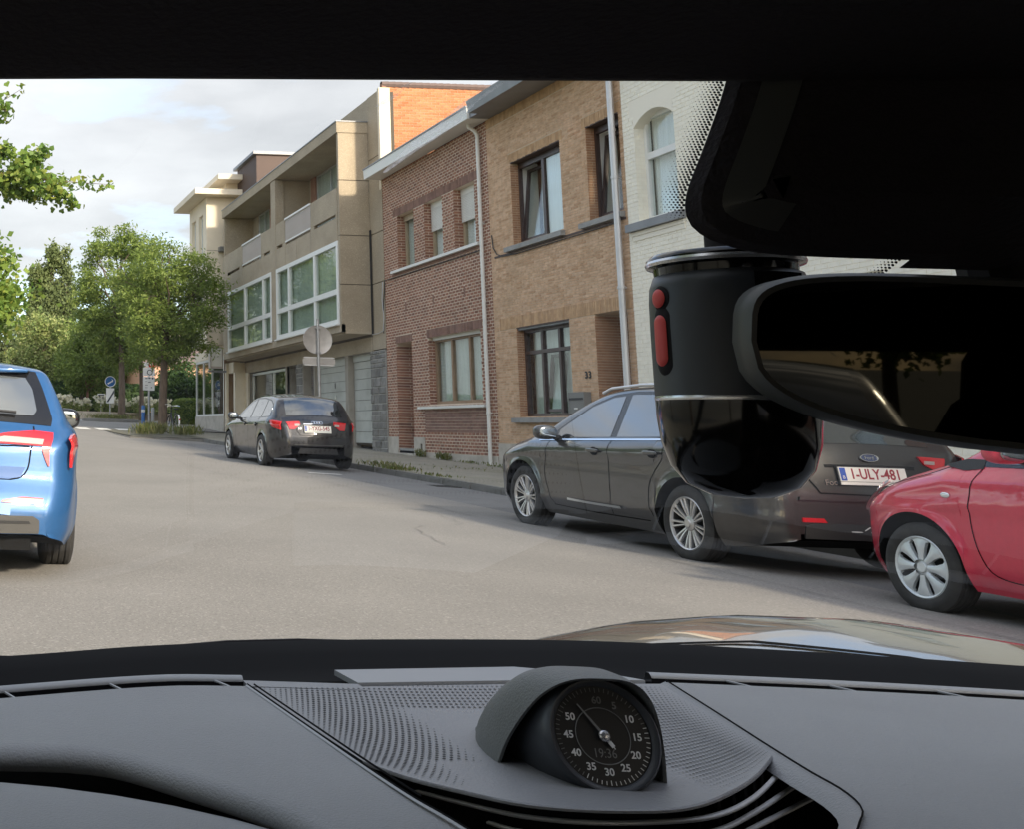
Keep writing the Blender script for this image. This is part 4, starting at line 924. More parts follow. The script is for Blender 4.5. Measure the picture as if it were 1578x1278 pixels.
# ---- dark grey estate
FO = car_root('dark grey estate car with multi-spoke wheels parked between the red car and house fronts', 7.16, 13.07)
A_ = [.905, 3.553]
fo = Car(sq([(0, .24), (.012, .40), (.04, .55), (.10, .66), (.22, .745), (.55, .86), (.95, .955), (1.14, 1.0), (1.45, 1.175), (1.80, 1.34), (2.10, 1.435), (2.5, 1.485), (3.0, 1.492), (3.5, 1.472), (3.95, 1.425), (4.16, 1.385), (4.24, 1.33), (4.36, 1.12), (4.45, .98), (4.50, .86), (4.535, .74), (4.555, .62), (4.562, .50), (4.566, .30)]),
        1.823, .185, A_, .375, .325, [(0, .62), (.4, .80), (1.0, .93), (2.0, .965), (3.0, 1.0), (4.0, 1.045), (4.4, 1.05), (4.6, 1.0)], (.75, .30, 2.4), (.55, .17, 2.2), .44, .065, crown=.05, flare=.016,
        crease=([[(0, .68), (1.2, .80), (2.6, .86), (4.2, .93), (4.6, .93)], .010, .05], [[(0, .30), (1.3, .34), (3.2, .40), (4.6, .45)], .012, .05]))
fo.body(FO, 'paint_grey')
add_wheels(FO, wheel_proto(.318, .222, .205, 'multi'), A_, .80, .318)
SW = sq([(1.36, .965), (1.62, 1.12), (1.95, 1.30), (2.25, 1.392), (2.6, 1.425), (3.2, 1.42), (3.75, 1.37), (4.0, 1.30), (4.12, 1.20), (4.18, 1.08)])
SB = sq([(1.36, .955), (2.0, .975), (3.0, 1.012), (4.18, 1.06)])
def cut(pts, a, b, inset=0): 
    xs = sorted({a, b, *[p[0] for p in pts if a < p[0] < b]}); return [(x, interp(pts, x)+inset) for x in xs]
fo.side_panel('window_surround', 'trim_gloss', FO, cut(SW, 1.37, 4.10, .018), cut(SB, 1.37, 4.10, -.012), .003, n=60, sides=(-1, 1))
for a, b in ((1.52, 2.44), (2.54, 3.36), (3.42, 4.05)):
    fo.side_panel('side_window', 'car_glass', FO, cut(SW, a, b, -.012), cut(SB, a, b, .012), .0065, n=36, sides=(-1, 1))
fo.side_line('window_trim', 'chrome', FO, [(1.20, .932), (2.0, .962), (3.0, 1.0), (4.08, 1.045)], .016, .010, (-1, 1))
for pts in ([(1.42, .95), (1.40, .80), (1.36, .60), (1.42, .40), (1.5, .29)], [(2.49, 1.40), (2.49, 1.0), (2.50, .7), (2.50, .4), (2.50, .29)], [(3.33, 1.0), (3.30, .85), (3.18, .72), (3.10, .6), (3.08, .45), (3.12, .33)], [(1.48, .285), (2.2, .275), (3.05, .285)]):
    fo.side_line('panel_gap', 'gap_black', FO, pts, .008, .002, (-1, 1))
fo.side_line('side_moulding', 'aluminium', FO, [(1.78, .365), (2.2, .36), (2.66, .362)], .022, .010, (-1, 1))
handle(FO, fo, 2.28, .865, -1, 'paint_grey'); handle(FO, fo, 3.17, .885, -1, 'paint_grey'); handle(FO, fo, 2.28, .865, 1, 'paint_grey'); handle(FO, fo, 3.17, .885, 1, 'paint_grey')
door_mirror(FO, (1.53, .985, 1.015), -1, 'paint_grey'); door_mirror(FO, (1.53, .985, 1.015), 1, 'paint_grey')
for sd in (-1, 1):
    mb = MB(); mb.tube([(1.95+.0, sd*.60, 1.43), (2.1, sd*.605, 1.475), (2.6, sd*.61, 1.508), (3.3, sd*.605, 1.508), (3.85, sd*.59, 1.468), (3.98, sd*.585, 1.438)], .016, 8); mb.build('roof_rail', 'aluminium', FO, smooth=True)
fo.strip_panel('windscreen', 'car_glass', FO, [(fo.idx(x=1.16), -.92, .92), (fo.idx(x=2.05), -.94, .94)])
fo.strip_panel('rear_window', 'car_glass', FO, [(fo.idx(z=1.345), -.86, .86), (fo.idx(z=1.02), -.80, .80)])
mb = MB(); mb.blob((4.09, 0, 1.392), (.13, .56, .022), .5); mb.build('roof_spoiler', 'paint_grey', FO, smooth=True)
# tail lamps wrap from the side onto the tailgate
fo.side_panel('tail_lamp', 'lamp_red', FO, sq([(4.17, .995), (4.30, .985), (4.47, .955)]), sq([(4.17, .975), (4.32, .885), (4.47, .815)]), .010, n=14, sides=(-1, 1))
for sd in (-1, 1):
    a, b = sorted((sd*.62, sd*.985)); fo.strip_panel('tail_lamp', 'lamp_red', FO, [(fo.idx(z=.945), a, b), (fo.idx(z=.885), a if sd < 0 else sd*.7, b if sd > 0 else sd*.7), (fo.idx(z=.845), *sorted((sd*.86, sd*.985)))], .012)
    a, b = sorted((sd*.70, sd*.84)); fo.strip_panel('reversing_lamp', 'lamp_clear', FO, [(fo.idx(z=.915), a, b), (fo.idx(z=.89), a, b)], .015)
i_ = fo.idx
fo.strip_panel('tailgate_recess', 'trim_gloss', FO, [(i_(z=.868), -.56, .56), (i_(z=.845), -.56, .56)], .004)
licence_plate(fo, FO, i_(z=.795), -.02, '1-ULY-481', .014)
for pts in ([(i_(z=.84), -.86), (i_(z=.76), -.80), (i_(z=.70), -.74), (i_(z=.655), -.70)], [(i_(z=.84), .86), (i_(z=.76), .80), (i_(z=.70), .74), (i_(z=.655), .70)], [(i_(z=.655), -.70), (i_(z=.648), 0), (i_(z=.655), .70)]):
    fo.strip_line('tailgate_gap', 'gap_black', FO, pts, .011)
fo.strip_panel('bumper_step', 'paint_grey', FO, [(i_(z=.625), -.97, .97), (i_(z=.60), -.98, .98)], .022)
fo.strip_panel('bumper_lower', 'trim_black', FO, [(i_(z=.43), -.80, .80), (i_(z=.405), -.93, .93), (i_(z=.31), -.97, .97)], .008)
for sd in (-1, 1):
    a, b = sorted((sd*.70, sd*.95)); fo.strip_panel('reflector', 'lamp_red', FO, [(i_(z=.468), a, b), (i_(z=.435), *sorted((sd*.66, sd*.95)))], .012)
for (z, v, l, rt) in ((.40, -.18, .06, .5), (.375, -.32, .09, -.05), (.37, -.02, .025, 1.3), (.395, .04, .02, .2)):
    b = MB(); b.blob((0, 0, 0), (l/2, .005, .001), .7, 4, 8); m_ = b.mesh('bumper_scrape', 'scrape_white'); m_.transform(Matrix.Rotation(rt, 4, 'Z')); place_on_strip(m_, fo, i_(z=z), v, .0105, FO, 'bumper_scrape')
b = MB(); rows = [[((.072*(1 if k else .86))*math.cos(t), (.030*(1 if k else .78))*math.sin(t), .012*k*(1-k)+.004) for t in np.linspace(0, 2*math.pi, 33)[:-1]] for k in (0, 1)]; b.grid(rows, close=True); b.lathe([(0, .004), (.06, .006)], 24, 'z'); 
em = MB(); em.grid([[(a_*math.cos(t), b_*math.sin(t), z) for t in np.linspace(0, 2*math.pi, 33)[:-1]] for a_, b_, z in ((.062, .025, .002), (.066, .028, .010), (.072, .031, .010), (.074, .033, .0))], close=True); eo = place_on_strip(em.mesh('badge', 'chrome', smooth=True), fo, i_(z=.918), 0, .008, FO, 'badge')
em = MB(); em.grid([[(a_*math.cos(t), b_*math.sin(t), .004) for t in np.linspace(0, 2*math.pi, 33)[:-1]] for a_, b_ in ((.063, .026), (.0005, .0005))], close=True); mat('badge_blue', (.05, .07, .14), .25, coat=1); place_on_strip(em.mesh('badge_face', 'badge_blue'), fo, i_(z=.918), 0, .008, eo, 'badge_face')
t = text_mesh('Ford', .038, 'badge_lettering', 'chrome', .001); t.transform(Matrix.Translation((0, 0, .006))); place_on_strip(t, fo, i_(z=.918), 0, .008, eo, 'badge_lettering')
t = text_mesh('Focus', .062, 'model_lettering', 'chrome', .002); t.transform(Matrix.Shear('XZ', 4, (0, 0)) if False else Matrix.Identity(4)); place_on_strip(t, fo, i_(z=.735), -.50, .006, FO, 'model_lettering')
fo.strip_panel('headlamp', 'head_lens', FO, [(fo.idx(z=.60, rear=False), -.98, -.55), (fo.idx(z=.70, rear=False), -.98, -.66)], .006); fo.strip_panel('headlamp', 'head_lens', FO, [(fo.idx(z=.60, rear=False), .55, .98), (fo.idx(z=.70, rear=False), .66, .98)], .006)
fo.strip_panel('grille', 'trim_black', FO, [(fo.idx(z=.30, rear=False), -.5, .5), (fo.idx(z=.45, rear=False), -.6, .6)], .006)

# ---- black five-door hatchback
AU = car_root('black hatchback with red tail lamps parked in front of the grey garages', 7.12, 25.80)
A_ = [.86, 3.438]
au = Car([(0, .24), (.012, .42), (.04, .56), (.12, .67), (.26, .75), (.6, .84), (1.0, .915), (1.18, .95), (1.5, 1.13), (1.85, 1.30), (2.12, 1.38), (2.5, 1.425), (3.0, 1.425), (3.45, 1.395), (3.70, 1.365), (3.80, 1.32), (3.95, 1.15), (4.06, 1.0), (4.13, .94), (4.20, .86), (4.245, .72), (4.275, .60), (4.285, .48), (4.288, .30)],
        1.70, .18, A_, .355, .315, [(0, .62), (.4, .78), (1.0, .88), (2.0, .925), (3.0, .955), (3.9, .99), (4.3, .95)], (.75, .28, 2.4), (.60, .20, 2.2), .46, .06, crown=.05, flare=.012,
        crease=([[(0, .66), (1.2, .77), (2.6, .80), (4.2, .83)], .010, .05],))
au.body(AU, 'paint_black')
add_wheels(AU, wheel_proto(.315, .215, .205, 'five'), A_, .775, .315)
SW = [(1.42, .93), (1.75, 1.12), (2.1, 1.295), (2.4, 1.355), (2.9, 1.365), (3.4, 1.325), (3.68, 1.24), (3.80, 1.10)]; SB = [(1.42, .92), (2.2, .94), (3.0, .965), (3.80, 1.0)]
au.side_panel('window_surround', 'trim_gloss', AU, cut(SW, 1.44, 3.80, .016), cut(SB, 1.44, 3.80, -.01), .003, n=50, sides=(-1, 1))
for a, b in ((1.55, 2.36), (2.45, 3.17), (3.23, 3.74)): au.side_panel('side_window', 'car_glass', AU, cut(SW, a, b, -.012), cut(SB, a, b, .012), .0065, n=30, sides=(-1, 1))
for pts in ([(2.40, 1.34), (2.41, .9), (2.42, .6), (2.42, .3)], [(1.5, .92), (1.44, .7), (1.44, .4), (1.5, .28)], [(3.18, .98), (3.16, .8), (3.03, .66), (2.99, .45), (3.05, .3)]): au.side_line('panel_gap', 'gap_black', AU, pts, .008, .002, (-1, 1))
for x in (2.2, 3.03): handle(AU, au, x, .83, -1, 'paint_black'); handle(AU, au, x, .83, 1, 'paint_black')
door_mirror(AU, (1.60, .95, .98), -1, 'paint_black'); door_mirror(AU, (1.60, .95, .98), 1, 'paint_black')
i_ = au.idx
au.strip_panel('windscreen', 'car_glass', AU, [(i_(x=1.2), -.92, .92), (i_(x=2.1), -.94, .94)])
au.strip_panel('rear_window', 'car_glass', AU, [(i_(z=1.345), -.90, .90), (i_(z=1.02), -.84, .84)])
mb = MB(); mb.tube([(4.02, .06, 1.06), (4.03, .25, 1.05), (4.03, .5, 1.04)], .012, 6); mb.build('wiper', 'trim_black', AU)
for sd in (-1, 1):
    au.side_panel('tail_lamp', 'lamp_red', AU, [(3.93, .93), (4.02, .935), (4.22, .915)], [(3.93, .90), (4.02, .80), (4.22, .755)], .010, n=12, sides=(sd,))
    a, b = sorted((sd*.56, sd*.985)); o = au.strip_panel('tail_lamp', 'lamp_red', AU, [(i_(z=.90), a, b), (i_(z=.85), a, b), (i_(z=.765), *sorted((sd*.80, sd*.985)))], .012)
    a, b = sorted((sd*.60, sd*.76)); au.strip_panel('reversing_lamp', 'lamp_clear', AU, [(i_(z=.855), a, b), (i_(z=.825), a, b)], .016)
licence_plate(au, AU, i_(z=.775), 0, '1-YXG-545', .012)
au.strip_panel('tailgate_strip', 'chrome', AU, [(i_(z=.862), -.46, -.14), (i_(z=.848), -.46, -.14)], .006)
for k in range(4):
    b = MB(); b.lathe([(.026, .0), (.030, .006), (.036, .006), (.038, .0)], 20, 'z', ((k-1.5)*.050, 0, 0)); place_on_strip(b.mesh('badge_ring', 'chrome', smooth=True), au, i_(z=.875), 0, .008, AU, 'badge_ring')
t = text_mesh('A3', .06, 'model_lettering', 'chrome', .002); place_on_strip(t, au, i_(z=.775), -.62, .006, AU, 'model_lettering')
for pts in ([(i_(z=.92), -.80), (i_(z=.76), -.74), (i_(z=.66), -.66)], [(i_(z=.92), .80), (i_(z=.76), .74), (i_(z=.66), .66)], [(i_(z=.655), -.66), (i_(z=.645), 0), (i_(z=.655), .66)]): au.strip_line('tailgate_gap', 'gap_black', AU, pts, .010)
au.strip_panel('bumper_step', 'paint_black', AU, [(i_(z=.64), -.97, .97), (i_(z=.62), -.98, .98)], .016)
au.strip_panel('bumper_crease', 'bumper_grey', AU, [(i_(z=.485), -.90, .95), (i_(z=.472), -.90, .95)], .006)
au.strip_panel('bumper_lower', 'trim_black', AU, [(i_(z=.42), -.7, .7), (i_(z=.31), -.8, .8)], .006)

# ---- red city car
RE = car_root('red small car with silver eight-blade wheel trims, nearest on the right', 7.13, 8.02)
A_ = [.69, 3.03]
re_ = Car([(0, .25), (.012, .42), (.05, .58), (.13, .68), (.28, .765), (.55, .865), (.82, .95), (.95, 1.0), (1.3, 1.24), (1.6, 1.39), (1.9, 1.455), (2.4, 1.465), (2.9, 1.435), (3.15, 1.38), (3.28, 1.2), (3.38, .95), (3.43, .7), (3.455, .5), (3.46, .3)],
        1.615, .19, A_, .335, .30, [(0, .64), (.4, .80), (.9, .92), (2.0, .95), (3.0, 1.0), (3.46, .96)], (.62, .30, 2.6), (.5, .16, 2.2), .40, .07, crown=.04, flare=.02,
        crease=([[(0, .60), (1.0, .70), (2.2, .74), (3.4, .78)], .012, .05],))
re_.body(RE, 'paint_red')
add_wheels(RE, wheel_proto(.285, .196, .175, 'cap'), A_, .715, .285)
SW = [(1.12, .98), (1.4, 1.18), (1.65, 1.33), (1.9, 1.385), (2.5, 1.39), (2.9, 1.33), (3.1, 1.15)]; SB = [(1.12, .965), (2, .98), (3.1, 1.05)]
re_.side_panel('window_surround', 'trim_gloss', RE, cut(SW, 1.13, 3.08, .015), cut(SB, 1.13, 3.08, -.01), .003, n=40, sides=(-1, 1))
for a, b in ((1.30, 2.05), (2.14, 3.0)): re_.side_panel('side_window', 'car_glass', RE, cut(SW, a, b, -.012), cut(SB, a, b, .012), .0065, n=30, sides=(-1, 1))
re_.side_panel('cowl_trim', 'trim_black', RE, [(.88, .955), (1.02, 1.0), (1.14, 1.0)], [(.88, .95), (1.02, .925), (1.14, .945)], .006, n=10, sides=(-1, 1))
for pts in ([(1.14, .98), (1.10, .80), (1.09, .62), (1.13, .42), (1.22, .305), (1.5, .28), (2.05, .28)], [(2.10, 1.35), (2.10, .9), (2.10, .5), (2.10, .28)]): re_.side_line('panel_gap', 'gap_black', RE, pts, .007, .002, (-1, 1))
re_.side_line('bonnet_gap', 'gap_black', RE, [(.2, .685), (.45, .79), (.75, .885), (.95, .955)], .006, .003, (-1, 1))
for sd in (-1, 1):
    mb = MB(); y = sd*(re_.half(.93, .765)+.004); mb.blob((.93, y, .765), (.034, .008, .018), 1.0, 8, 14); o = mb.build('side_indicator', 'head_lens', RE, smooth=True)
    re_.side_panel('headlamp', 'head_lens', RE, [(.12, .685), (.28, .775), (.42, .83)], [(.12, .60), (.24, .68), (.42, .815)], .006, n=12, sides=(sd,))
    re_.side_panel('headlamp_core', 'grey_box', RE, [(.17, .69), (.24, .735), (.32, .77)], [(.17, .65), (.24, .70), (.32, .765)], .010, n=8, sides=(sd,))
    re_.side_line('running_lamp', 'head_lens', RE, [(.045, .56), (.055, .59), (.075, .635)], .03, .006, (sd,))
    handle(RE, re_, 1.92, .86, sd, 'paint_red')
door_mirror(RE, (1.45, .90, 1.06), -1, 'paint_red'); door_mirror(RE, (1.45, .90, 1.06), 1, 'paint_red')
re_.strip_panel('windscreen', 'car_glass', RE, [(re_.idx(x=.98), -.92, .92), (re_.idx(x=1.58), -.94, .94)])
re_.strip_panel('rear_window', 'car_glass', RE, [(re_.idx(z=1.36), -.86, .86), (re_.idx(z=.98), -.84, .84)])
re_.strip_panel('scuttle', 'trim_black', RE, [(re_.idx(x=.86), -.95, .95), (re_.idx(x=.975), -.93, .93)], .004)
for sd in (-.5, .35):
    mb = MB(); mb.tube([re_.strip(re_.idx(x=.92), sd, .02), re_.strip(re_.idx(x=.99), sd*.6, .022), re_.strip(re_.idx(x=1.0), sd*.6-.6*sd, .022)], .010, 6); mb.build('wiper', 'trim_black', RE)

# ---- blue hatchback straight ahead
SC = car_root('bright blue hatchback parked straight ahead at the left edge', .01, 11.72)
A_ = [.855, 3.504]
sc = Car([(0, .24), (.012, .42), (.04, .58), (.12, .69), (.26, .77), (.6, .87), (1.0, .95), (1.18, .99), (1.5, 1.17), (1.85, 1.315), (2.12, 1.385), (2.5, 1.43), (3.0, 1.432), (3.5, 1.41), (3.78, 1.385), (3.84, 1.335), (3.96, 1.19), (4.06, 1.06), (4.115, .99), (4.17, .93), (4.215, .86), (4.24, .74), (4.258, .66), (4.29, .59), (4.322, .52), (4.345, .44), (4.345, .31)],
        1.793, .19, A_, .37, .325, [(0, .64), (.4, .80), (1.0, .90), (2.0, .94), (3.0, .97), (3.9, 1.02), (4.35, .96)], (.75, .28, 2.4), (.62, .13, 2.0), .44, .055, crown=.05, flare=.014,
        crease=([[(0, .68), (1.2, .79), (2.6, .83), (4.2, .87)], .012, .05],))
sc.body(SC, 'paint_blue')
add_wheels(SC, wheel_proto(.325, .222, .215, 'five'), A_, .785, .325)
SW = [(1.42, .955), (1.75, 1.13), (2.1, 1.30), (2.4, 1.36), (2.9, 1.37), (3.4, 1.33), (3.75, 1.24), (3.92, 1.11)]; SB = [(1.42, .945), (2.2, .96), (3.0, .99), (3.92, 1.06)]
sc.side_panel('window_surround', 'trim_gloss', SC, cut(SW, 1.44, 3.90, .016), cut(SB, 1.44, 3.90, -.01), .003, n=50, sides=(-1, 1))
for a, b in ((1.55, 2.38), (2.47, 3.2), (3.26, 3.78)): sc.side_panel('side_window', 'car_glass', SC, cut(SW, a, b, -.012), cut(SB, a, b, .012), .0065, n=30, sides=(-1, 1))
for pts in ([(2.42, 1.38), (2.43, .9), (2.44, .6), (2.44, .3)], [(3.22, .98), (3.20, .8), (3.08, .66), (3.04, .45), (3.1, .3)], [(4.02, .98), (4.03, .88), (4.05, .76), (4.0, .66), (3.93, .60)]): sc.side_line('panel_gap', 'gap_black', SC, pts, .008, .002, (-1, 1))
for x in (2.22, 3.05): handle(SC, sc, x, .86, 1, 'paint_blue'); handle(SC, sc, x, .86, -1, 'paint_blue')
door_mirror(SC, (1.70, 1.02, 1.02), -1, 'trim_gloss', 1.25); door_mirror(SC, (1.70, 1.02, 1.02), 1, 'trim_gloss', 1.25)
i_ = sc.idx
sc.strip_panel('windscreen', 'car_glass', SC, [(i_(x=1.2), -.92, .92), (i_(x=2.1), -.94, .94)])
sc.strip_panel('rear_window_surround', 'trim_gloss', SC, [(i_(z=1.37), -.95, .95), (i_(z=1.0), -.97, .97)], .004)
mat('rear_glass_grey', (.10, .11, .115), .06, spec=1, ior=1.7, coat=1)
sc.strip_panel('rear_window', 'rear_glass_grey', SC, [(i_(z=1.315), -.80, .80), (i_(z=1.24), -.84, .84), (i_(z=1.09), -.83, .83), (i_(z=1.055), -.78, .78)], .008)
mb = MB(); mb.blob((3.80, 0, 1.382), (.12, .56, .02), .5); mb.build('roof_spoiler', 'paint_blue', SC, smooth=True)
mb = MB(); mb.tube([sc.strip(i_(z=1.045), -.05, .03), sc.strip(i_(z=1.06), .25, .032), sc.strip(i_(z=1.055), .62, .03)], .011, 6); mb.build('wiper', 'trim_black', SC)
for sd in (-1, 1):
    q = lambda a, b: sorted((sd*a, sd*b))
    sc.strip_panel('tail_lamp', 'lamp_red', SC, [(i_(z=.955), *q(.80, .985)), (i_(z=.925), *q(.52, .985)), (i_(z=.895), *q(.36, .985)), (i_(z=.865), *q(.26, .985))], .010)
    sc.strip_panel('reversing_lamp', 'lamp_clear', SC, [(i_(z=.905), *q(.52, .90)), (i_(z=.872), *q(.34, .90))], .0135)
    sc.strip_panel('tail_lamp', 'lamp_red', SC, [(i_(z=.862), *q(.90, .99)), (i_(z=.78), *q(.955, .995)), (i_(z=.74), *q(.985, .998))], .012)
    sc.side_panel('tail_lamp', 'lamp_red', SC, [(4.03, .955), (4.13, .945), (4.22, .925)], [(4.03, .925), (4.13, .82), (4.22, .735)], .008, n=12, sides=(sd,))
    sc.strip_panel('reflector', 'lamp_red', SC, [(i_(z=.535), *q(.76, .98)), (i_(z=.51), *q(.56, .98)), (i_(z=.497), *q(.55, .98))], .010)
    sc.strip_line('tailgate_gap', 'gap_black', SC, [(i_(z=.985), sd*.80), (i_(z=.90), sd*.80), (i_(z=.80), sd*.80), (i_(z=.70), sd*.77), (i_(z=.645), sd*.66), (i_(z=.635), sd*.4), (i_(z=.633), 0)], .010)
sc.strip_line('lamp_gap', 'gap_black', SC, [(i_(z=.858), -.78), (i_(z=.855), 0), (i_(z=.858), .78)], .009)
mat('blue_shade_plastic', (.03, .11, .32), .5)
sc.strip_panel('number_recess', 'blue_shade_plastic', SC, [(i_(z=.728), -.76, .76), (i_(z=.66), -.72, .72), (i_(z=.642), -.60, .60)], .003)
licence_plate(sc, SC, i_(z=.60), -.35, '2-BKR-706', .012)
sc.strip_panel('bumper_lower', 'bumper_grey', SC, [(i_(z=.425), -.90, .90), (i_(z=.40), -.97, .97), (i_(z=.315), -.985, .985)], .012)
sc.strip_panel('bumper_insert', 'trim_black', SC, [(i_(z=.395), -.86, .86), (i_(z=.378), -.88, .88)], .016)
b = MB(); b.box(-.035, .035, -.03, .03, 0, .001); place_on_strip(b.mesh('tow_eye_cover', 'paint_blue'), sc, i_(z=.455), .60, .005, SC, 'tow_eye_cover')
sp_ = MB(); sp_.box(4.0, 4.3, -.55, .55, .20, .30); sp_.build('rear_valance', 'under_black', SC)
# ------------------------------------------------------------------ the car we sit in
mat('dash_skin', (.225, .23, .24), .6, var=.05, vs=8, bump=.28, bs=650, spec=.35, sheen=.15)
mat('dash_deck', (.23, .233, .247), .45, var=.03, vs=8, bump=.15, bs=500, spec=.4)
mat('dash_trim', (.30, .31, .325), .42, spec=.5)
mat('vent_slat', (.6, .6, .61), .35, metal=.2)
mat('cabin_black', (.018, .016, .018), .85, spec=.2); mat('cabin_cloth', (.034, .030, .034), .95, spec=.15, bump=.3, bs=300, var=.1, vs=5)
mat('frit_black', (.003, .003, .0035), .6, spec=.12); mat('hole_black', (.008, .008, .009), .9, spec=.1)
mat('clock_face', (.010, .010, .011), .35); mat('clock_white', (.62, .62, .62), .6); mat('clock_dim', (.16, .16, .16), .6); mat('clock_shell', (.12, .125, .125), .55, bump=.2, bs=650)
mat('camera_body', (.035, .038, .045), .42, spec=.4); mat('camera_gloss', (.006, .006, .006), .10, spec=.35); mat('button_red', (.60, .05, .045), .5); mat('silver_ring', (.6, .6, .62), .25, metal=.8)
mat('bezel_grey', (.06, .061, .058), .5)
mat('mirror_glass', (.011, .0107, .009), .015, metal=1.0)
mat('bonnet_paint', (.30, .27, .22), .22, metal=.75, coat=1.0, coat_rough=.02)
glass_mat('windscreen_glass', (.97, .985, .975), 1.4, .01)
EG = thing('own_car', 'dark cabin, dashboard and olive bonnet of the sports car we sit in', 'car', (.42, 0, road_z(.42, 0)), world_space=True)
ZD = .89
def coons(c0, c1, d0, d1, nu, nv):
    """patch from four boundary polylines: c0 (v=0) and c1 (v=1) along u, d0 (u=0) and d1 (u=1) along v"""
    A, B, C_, D = smooth_curve(c0, nu+1), smooth_curve(c1, nu+1), smooth_curve(d0, nv+1), smooth_curve(d1, nv+1); rows = []
    for j in range(nv+1):
        v = j/nv; row = []
        for i in range(nu+1):
            u = i/nu
            row.append((1-v)*A[i]+v*B[i]+(1-u)*C_[j]+u*D[j]-((1-u)*(1-v)*A[0]+u*(1-v)*A[-1]+(1-u)*v*B[0]+u*v*B[-1]))
        rows.append(row)
    return rows
def lift(rows, zf): return [[(p[0], p[1], zf(p[0], p[1])) for p in r] for r in rows]
SEAM_L = [(.249, .929), (.258, .804), (.264, .722), (.270, .660), (.276, .625), (.284, .56), (.29, .50)]
SEAM_R = [(.627, .994), (.595, .886), (.566, .790), (.549, .731), (.540, .694), (.525, .662), (.500, .634), (.47, .60), (.46, .50)]
RIDGE = [(-.45, .50), (-.2, .69), (-.06, .735), (.04, .747), (.106, .742), (.154, .698), (.197, .645), (.212, .60), (.222, .54), (.29, .50)]
FRONT_L = [(-.45, .62), (-.2, .745), (.045, .863), (.178, .920), (.249, .929)]
FRONT_R = [(.627, .994), (.775, .985), (.918, .967), (1.1, .93), (1.3, .82)]
dl = MB(); dl.grid(lift(coons(FRONT_L, RIDGE, [(-.45, .62), (-.45, .50)], SEAM_L, 40, 30), lambda x, y: ZD-.004*max(0, (.8-y)/.3)**2))
dash = dl.build('dashboard', 'dash_skin', EG, smooth=True)
dr_ = MB(); dr_.grid(lift(coons(FRONT_R, [(.46, .50), (.7, .5), (1.0, .5), (1.3, .5)], SEAM_R, [(1.3, .82), (1.3, .5)], 40, 30), lambda x, y: ZD-.010*max(0, (.75-y)/.3)**2)); dr_.build('dashboard_panel', 'dash_skin', dash, smooth=True)
# rolled edge of the cowl and the instrument hood below it
rd = smooth_curve(RIDGE[:9], 60); rows = []
for out_, dz in ((0, 0), (.006, -.0007), (.011, -.003), (.0135, -.007), (.012, -.0115), (.005, -.016), (-.012, -.020)):
    row = []
    for k in range(60):
        a, b = rd[max(k-1, 0)], rd[min(k+1, 59)]; d = (b-a)/np.hypot(*(b-a)); n_ = np.array([d[1], -d[0]]); n_ = n_ if n_[1] < 0 or (n_[1] == 0) else -n_
        if n_[0] > 0: n_ = np.array([-abs(n_[0]), n_[1]])
        row.append((rd[k][0]+n_[0]*out_, rd[k][1]+n_[1]*out_, ZD+dz))
    rows.append(row)
rl = MB(); rl.grid(rows, flip=True); rl.build('cowl_edge', 'dash_skin', dash, smooth=True, angle=80)
hd = MB(); hd.grid([[(.0+.275*r*math.cos(t), .445+.268*r*math.sin(t), .893-.008*r**2-.008*r**8) for t in np.linspace(0, 2*math.pi, 49)[:-1]] for r in (0.001, .3, .5, .65, .78, .87, .93, .97, 1.0)], close=True); hd.build('instrument_hood', 'dash_skin', dash, smooth=True, angle=80)
# centre deck with perforations
NEAR = [(.268, .735), (.284, .706), (.304, .685), (.331, .664), (.364, .657), (.403, .659), (.430, .667), (.463, .688), (.510, .727), (.563, .781)]
DECK_F = [(.253, .929), (.34, .944), (.43, .962), (.503, .976), (.560, .984), (.622, .992)]
DL_, DR2 = [(.253, .929), (.262, .80), (.268, .735)], [(.622, .992), (.592, .886), (.563, .781)]
def deck_z(x, y): return ZD-.001
deck_rows = coons(DECK_F, NEAR, DL_, DR2, 60, 40)
dk = MB(); dk.grid(lift(deck_rows, deck_z))
lip = lift([deck_rows[-1]], deck_z)[0]
dk.grid([lip, [(p[0], p[1]-.0012, p[2]-.0008) for p in lip], [(p[0], p[1]-.0012, p[2]-.0022) for p in lip], [(p[0], p[1]+.004, p[2]-.0030) for p in lip]])
ud = MB(); ud.grid([[(p[0], p[1]+.003, p[2]-.0030) for p in lip], [(p[0], p[1]+.012, p[2]-.006) for p in lip], [(p[0], p[1]+.022, p[2]-.05) for p in lip]]); ud.build('deck_underside', 'hole_black', dash)
deck = dk.build('centre_deck', 'dash_deck', dash, smooth=True, angle=50)
PODC = (.402, .705)
fr_ = np.array(deck_rows)                                          # [v][u]
def deck_pt(u, v):
    a, b = u*60, v*40; i, j = min(int(a), 59), min(int(b), 39); s_, t_ = a-i, b-j
    return fr_[j, i]*(1-s_)*(1-t_)+fr_[j, i+1]*s_*(1-t_)+fr_[j+1, i]*(1-s_)*t_+fr_[j+1, i+1]*s_*t_
hl = MB(); NU, NV = 84, 40; Ys = 1/np.linspace(1/.962, 1/.672, NV)
